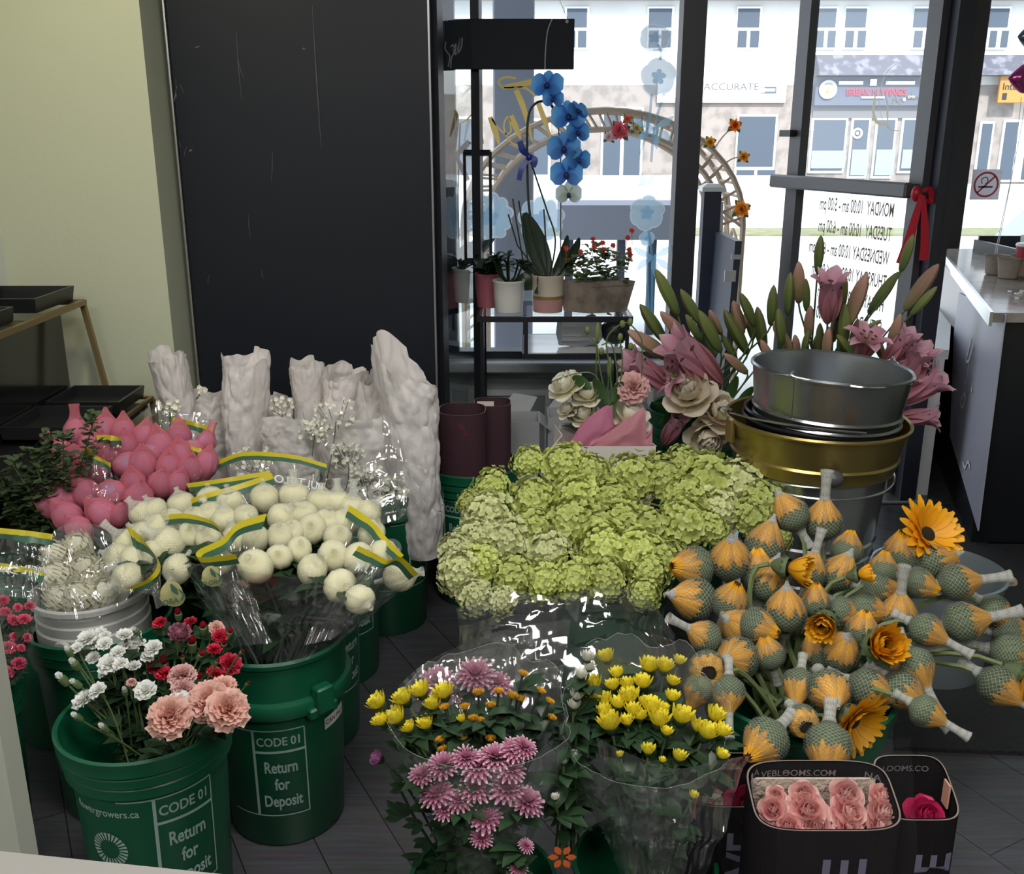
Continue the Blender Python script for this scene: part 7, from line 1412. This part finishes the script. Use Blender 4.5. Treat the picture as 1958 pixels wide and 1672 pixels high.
wax('white filler flower sprig in the left paper wrap', 322, 778, 22, 2.74, 26, .2); wax('white filler flower sprig in the second paper cone', 540, 778, 22, 2.80, 26, .3); wax('white filler flower tuft in the brown rimmed paper cup', 600, 822, 28, 2.68, 50, .3); wax('pale green white waxflower clump in the clear film', 665, 870, 32, 2.60, 60, .9); wax('long white waxflower sprig upper of the two at right', 700, 915, 34, 2.55, 70, .6); wax('long white waxflower sprig lowest at right', 745, 938, 32, 2.54, 70, .5); wax('sparse white filler blossoms near the middle wraps', 640, 790, 40, 2.72, 30, .2); wax('white blossom tuft behind the yellow edged sleeve', 480, 880, 34, 2.66, 40, .3); wax('tiny white tuft beside the second paper cone', 385, 742, 10, 2.84, 12, .2)
def crumple(u, v, s, k): return Vector((noise.noise(Vector((u*5+s, v*4, s)))*k*0.5, noise.noise(Vector((u*4+s*2, v*5, s+7)))*k + (0.5-abs(noise.noise(Vector((u*7, v*7, s+3)))))*k*0.7, 0))
def sleeve(name, lab, tops, bots, seed, bands=False, m=None, k=0.02, nu=26, nv=18, grp=None, bulge=0.0, words=None, bandw=0.013):
    """clear sheet from world points tops to bots; a printed yellow and green border runs along its upper edge"""
    T0 = [Vector(p) for p in tops]; B0 = [Vector(p) for p in bots]; o = B0[len(B0)//2].copy(); t = thing(name, lab, 'cellophane sleeve', o, grp)
    g0 = sheet_pts(T0, B0, nu, nv)
    def g(u, v): return g0(u, v) + crumple(u, v, seed, k)*math.sin(PI*min(1,max(0.05,v)))**0.5 + Vector((0,-bulge*math.sin(PI*u)*math.sin(PI*v),0)) - o
    L_ = (g0(0.5,1)-g0(0.5,0)).length; b0, b1 = 1-2*bandw/L_, 1-bandw/L_
    vv = lambda v: v*(b0 if bands else 1.0)
    MB().grid(lambda u, v: g(u, vv(v)), nu, nv).build('film', m or M_film, t)
    if bands:
        MB().grid(lambda u, v: g(u, lerp(b0,b1,v)), nu, 1).build('green_border', M_dgr, t); MB().grid(lambda u, v: g(u, lerp(b1,1,v)), nu, 1).build('yellow_border', M_yel, t)
    if words:
        tx = MB(); s_, sz, u0, v0, du, mir = words
        text_mb(s_, sz, lambda x, y: g(u0+x*du, v0+y/L_) + Vector((0,-0.002,0.0)), 0, tx, 0.015, 1.0, 'LEFT', mir); tx.build('lettering', mat('print_'+name+str(seed), (0.62,0.66,0.64), 0.6), t, False)
    return t
def PP(lst): return [P(x,y,Y) for x,y,Y in lst]
GS = 'film sleeves of the cream netted blooms'; BB = PP([(470,1225,1.86),(530,1240,1.82),(600,1228,1.86)]); BL2 = PP([(440,1240,1.88),(480,1235,1.84),(520,1230,1.84)]); BR2 = PP([(580,1235,1.86),(630,1225,1.86),(650,1215,1.90)]); BK = PP([(470,1180,2.05),(530,1180,2.03),(590,1180,2.05)])
sleeve('film_sleeve', 'tall film sleeve edged yellow above the cream blooms, topmost', PP([(414,882,2.42),(470,864,2.40),(560,870,2.38),(625,888,2.38)]), BK, 1, True, grp=GS, words=('MULTIFLORA',0.032,0.96,0.80,3.0,True))
sleeve('film_sleeve', 'film sleeve with yellow edge slanting above the left cream blooms', PP([(328,968,2.20),(390,945,2.18),(450,928,2.20),(520,905,2.26)]), BK, 2, True, grp=GS)
sleeve('film_sleeve', 'film sleeve with short yellow edge behind the pink roses', PP([(356,925,2.30),(420,916,2.28),(470,908,2.30),(516,900,2.32)]), BK, 3, True, grp=GS)
sleeve('film_sleeve', 'front film sleeve with wavy yellow edge over the middle blooms', PP([(510,982,1.98),(455,1000,1.95),(425,1030,1.93),(380,1052,1.88),(382,1066,1.86),(450,1060,1.80)]), BL2, 4, True, grp=GS)
sleeve('film_sleeve', 'left film sleeve whose yellow edge wraps the leftmost cream blooms', PP([(240,1005,2.04),(262,1020,2.00),(300,1070,1.86),(285,1105,1.80),(240,1126,1.82)]), PP([(300,1165,1.84),(310,1160,1.82),(330,1150,1.80)]), 5, True, grp=GS, nv=8)
sleeve('film_sleeve', 'right film sleeve with long slanting yellow edge', PP([(668,966,2.12),(710,995,2.06),(745,1035,2.0),(772,1062,1.94)]), BR2, 6, True, grp=GS)
sleeve('film_sleeve', 'right front film sleeve with printed MULTI letters', PP([(686,1044,1.88),(715,1058,1.84),(745,1072,1.82),(768,1066,1.84),(800,1098,1.88)]), BR2, 7, True, grp=GS, words=('MULTI',0.030,0.12,0.80,3.5,False))
sleeve('film_sleeve', 'small film sleeve with yellow edge across the left cream blooms', PP([(290,990,2.12),(350,982,2.08),(400,994,2.02),(420,1010,1.98)]), BL2, 8, True, grp=GS)
sleeve('film_sleeve', 'big plain film cone around the dark stems of the cream blooms', PP([(355,1075,1.84),(480,1095,1.74),(600,1110,1.74),(720,1150,1.80),(790,1105,1.92)]), PP([(420,1245,1.88),(480,1262,1.82),(540,1268,1.80),(600,1258,1.82),(655,1225,1.90)]), 9, False, grp=GS, k=0.025)
GP = 'film sleeves of the pink roses'
sleeve('film_sleeve', 'clear film sleeve with yellow edge across the pink roses, left', PP([(155,862,2.30),(172,858,2.28),(178,868,2.27),(212,886,2.26)]), PP([(170,1000,2.24),(190,1000,2.22),(230,1000,2.22)]), 11, True, grp=GP, m=M_filmd); sleeve('film_sleeve', 'clear film sleeve with yellow edge behind the pink roses', PP([(182,833,2.40),(205,832,2.40),(230,836,2.40)]), PP([(185,900,2.36),(205,900,2.36),(225,900,2.36)]), 12, True, grp=GP, m=M_filmd, nv=8)
sleeve('film_sleeve', 'clear film sleeve with yellow edge at the right of the pink roses', PP([(362,848,2.42),(370,855,2.40),(384,858,2.40)]), PP([(365,950,2.3),(375,950,2.3),(390,950,2.3)]), 13, True, grp=GP, m=M_filmd, nv=8); sleeve('film_sleeve', 'clear film sleeve with yellow edge above the right pink roses', PP([(328,798,2.58),(365,806,2.57),(407,818,2.58)]), PP([(335,900,2.5),(370,905,2.5),(400,905,2.5)]), 14, True, grp=GP, m=M_filmd)
sleeve('film_sleeve', 'clear film standing up behind the pink roses', PP([(265,790,2.62),(300,770,2.60),(330,785,2.60),(400,790,2.62)]), PP([(270,880,2.5),(310,890,2.5),(390,890,2.5)]), 15, False, grp=GP)
GW = 'film sleeves of the filler flowers'
sleeve('film_sleeve', 'wide clear film over the white filler flowers', PP([(470,800,2.66),(560,770,2.62),(650,775,2.58),(750,800,2.52),(760,850,2.48)]), PP([(520,960,2.5),(600,980,2.46),(680,1000,2.42),(760,1000,2.40),(800,980,2.42)]), 16, False, grp=GW, k=0.04); sleeve('film_sleeve', 'bunched clear film hanging below the biggest paper wrap', PP([(640,900,2.48),(700,860,2.46),(780,880,2.52),(840,920,2.58),(848,960,2.58)]), PP([(690,1010,2.44),(740,1000,2.40),(790,990,2.42),(820,1000,2.50),(845,985,2.56)]), 17, False, grp=GW, k=0.04)
sleeve('film_sleeve', 'film at the left edge edged yellow and printed MULTIFLORA', PP([(-60,1006,1.92),(0,1010,1.90),(60,1016,1.90),(102,1022,1.92)]), PP([(-50,1130,1.84),(0,1140,1.82),(60,1145,1.82),(85,1140,1.84)]), 18, True, grp=None, words=('MULTIFLORA',0.026,0.93,0.32,4.0,True)); sleeve('film_sleeve', 'crinkled clear film over the cream disbud blooms', PP([(85,1040,1.96),(110,1010,1.98),(150,1000,1.98),(200,1010,1.96),(230,1050,1.92)]), PP([(75,1180,1.86),(120,1190,1.82),(170,1190,1.82),(230,1160,1.84),(255,1130,1.86)]), 19, False, k=0.03); sleeve('film_sleeve', 'clear film around the crimson carnations at the left edge', PP([(-60,1120,1.66),(0,1115,1.62),(60,1130,1.62),(78,1150,1.66)]), PP([(-60,1310,1.62),(0,1320,1.58),(30,1310,1.60),(45,1300,1.64)]), 20, False, m=M_filmd)
lb_ = sleeve('film_sleeve', 'film with yellow stripe low at the left edge', PP([(-50,1075,1.88),(10,1078,1.86),(84,1094,1.86)]), PP([(-50,1120,1.85),(10,1124,1.84),(80,1130,1.84)]), 21, True, m=M_filmd, nv=6)
# printed marks on the sleeves
M_pmk = mat('yellow_print_mark', (0.36,0.34,0.15), 0.5); M_pgr = mat('dark_green_print', (0.04,0.10,0.07), 0.5); M_pwh = mat('white_print_mark', (0.55,0.56,0.52), 0.5)
def print_mark(lab, x, y, Y, r_, words):
    c_ = P(x,y,Y); R = px2m(c_, r_); t = thing('printed_film_flap', lab, 'cellophane sleeve', c_); b_ = MB(); n = 28
    vs = [Vector((0,0,0))] + [Vector((R*(0.95+0.1*math.sin(a))*math.cos(a)*(0.85 if math.sin(a) > 0 else 1), -0.004*math.cos(2*a), R*math.sin(a))) for a in [2*PI*i/n for i in range(n)]]
    b_.add(vs, [(0,1+(i+1)%n,1+i) for i in range(n)]); b_.build('film', M_pmk, t)
    g_ = MB(); stroke(g_, [(R*0.05,-0.006,R*0.95),(R*0.25,-0.007,R*0.5),(R*0.45,-0.007,R*0.15)], [R*0.1,R*0.45,R*0.1], offy); stroke(g_, [(R*0.55,-0.006,R*0.55),(R*0.85,-0.006,R*0.1),(R*0.6,-0.006,-R*0.35)], [R*0.06,R*0.22,R*0.05], offy); g_.build('leaf_print', M_pgr, t)
    w_ = MB(); text_mb(words, R*0.62, lambda x, y: Vector((x-R*0.1,-0.007,y-R*0.62+x*0.25)), 0, w_, 0.02, 0.9); w_.build('lettering', M_pgr, t, False)
print_mark('round yellow and green printed film mark under the left cream blooms', 330, 1138, 1.76, 27, 'ORA')
print_mark('dim round printed film mark over the dark stems', 405, 1104, 1.74, 22, 'FLOR')
M_filmc = film('crisp_sleeve_film', haze=0.004, gloss=0.25, rough=0.05, base=0.012, strength=0.3)
M_filmh = film('milky_cone_film', haze=0.05, gloss=0.5, rough=0.10, base=0.09, strength=0.7, scale=4.0)
# front bouquets: closed cones of film
def cone(lab, pb, pt, rb, rx, ry, rise, seed, m=None, k=0.015, n=44, rows=22, grp='film cones of the front bouquets'):
    pb, pt = Vector(pb), Vector(pt); t = thing('film_cone', lab, 'cellophane sleeve', pb, grp)
    def fn(u, v):
        a = 2*PI*u; c_ = pb.lerp(pt, v) - pb; ex = lerp(rb, rx, v); ey = lerp(rb, ry, v); z = rise*max(-0.25, math.sin(a))*v**2
        p = Vector((ex*math.cos(a), ey*math.sin(a), z)); q = Vector((math.cos(a)*1.2+seed, math.sin(a)*1.2, v*2)); w_ = k*(noise.noise(q*2.0)+0.8*(0.5-abs(noise.noise(q*4.5)))+0.3*noise.noise(q*9)); return c_ + p*(1 + w_/max(0.05,ex)) + Vector((0,0,w_*0.7))
    MB().grid(fn, n, rows, 0, True).build('film', m or M_filmh, t)
    e = MB(); ring = [fn(i/72, 1.0) for i in range(73)]; e.tube(ring, 0.0004, 4); e.build('film_edge', film('film_edge_'+str(seed), haze=0.25, base=0.1), t)
    return t
cone('wide film cone of the left daisy bouquet', (-0.04,1.42,0.29), (-0.05,1.46,0.565), 0.06, 0.148, 0.13, 0.05, 31); cone('film cone of the right yellow daisy bouquet', (0.235,1.46,0.29), (0.225,1.46,0.545), 0.06, 0.135, 0.13, 0.10, 32, k=0.02)
sleeve('film_sleeve', 'shiny crinkled film sheet in front of the hydrangea stems', PP([(872,1165,1.90),(960,1130,1.86),(1060,1140,1.84),(1160,1120,1.84),(1235,1140,1.86),(1290,1215,1.82)]), PP([(890,1330,1.74),(960,1330,1.70),(1060,1330,1.68),(1160,1320,1.68),(1240,1320,1.70),(1300,1300,1.74)]), 33, False, grp=None, k=0.05, nu=40); sleeve('film_sleeve', 'creased clear film rising behind the left daisy bouquet', PP([(762,1312,1.62),(810,1270,1.62),(880,1235,1.64),(980,1200,1.66),(1092,1185,1.66)]), PP([(800,1400,1.56),(850,1400,1.56),(920,1400,1.56),(1000,1400,1.56),(1060,1400,1.58)]), 34, False, grp=None, k=0.03); sleeve('film_sleeve', 'film sheet fanned out in front of the yellow daisies', PP([(1140,1410,1.36),(1200,1440,1.30),(1290,1470,1.28),(1370,1455,1.28),(1435,1445,1.32)]), PP([(1190,1700,1.38),(1230,1710,1.34),(1270,1710,1.33),(1310,1710,1.34),(1340,1700,1.38)]), 35, False, grp=None, k=0.03)
sleeve('film_sleeve', 'clear film around the front black rose sleeve', PP([(1425,1440,1.40),(1500,1425,1.34),(1580,1420,1.32),(1660,1418,1.34),(1742,1412,1.40)]), PP([(1470,1700,1.34),(1530,1705,1.30),(1600,1710,1.29),(1680,1705,1.30),(1760,1700,1.34)]), 36, False, grp=None, m=M_filmc, k=0.008); sleeve('film_sleeve', 'clear film around the left black rose sleeve', PP([(1340,1500,1.44),(1380,1490,1.42),(1430,1470,1.42)]), PP([(1390,1700,1.44),(1420,1700,1.42),(1450,1700,1.42)]), 37, False, grp=None, m=M_filmc, k=0.01)
# ---- silk flowers wired on the garden arch (seen through the glass)
for x, y, r, c, lab in ((1405,240,14,(0.62,0.16,0.02),'orange silk flower at the top corner of the cane arch'),(1418,400,18,(0.65,0.24,0.03),'orange silk sunflower on a stalk low on the cane arch'),(1358,272,12,(0.60,0.30,0.03),'small orange silk flower inside the cane arch'),(1422,300,12,(0.60,0.26,0.04),'small orange silk flower on the arch edge'),(1185,250,20,(0.55,0.07,0.10),'red silk flower hanging under the left of the arch'),(1200,228,10,(0.55,0.12,0.05),'tiny red silk flower above the larger red one'),(1218,245,12,(0.50,0.40,0.15),'yellowish silk flower beside the red ones'),(1165,262,12,(0.60,0.42,0.42),'pale pink silk flower left of the red one')):
    arch_flower(x, y, r, c, lab, 'silk flowers on the garden arch')
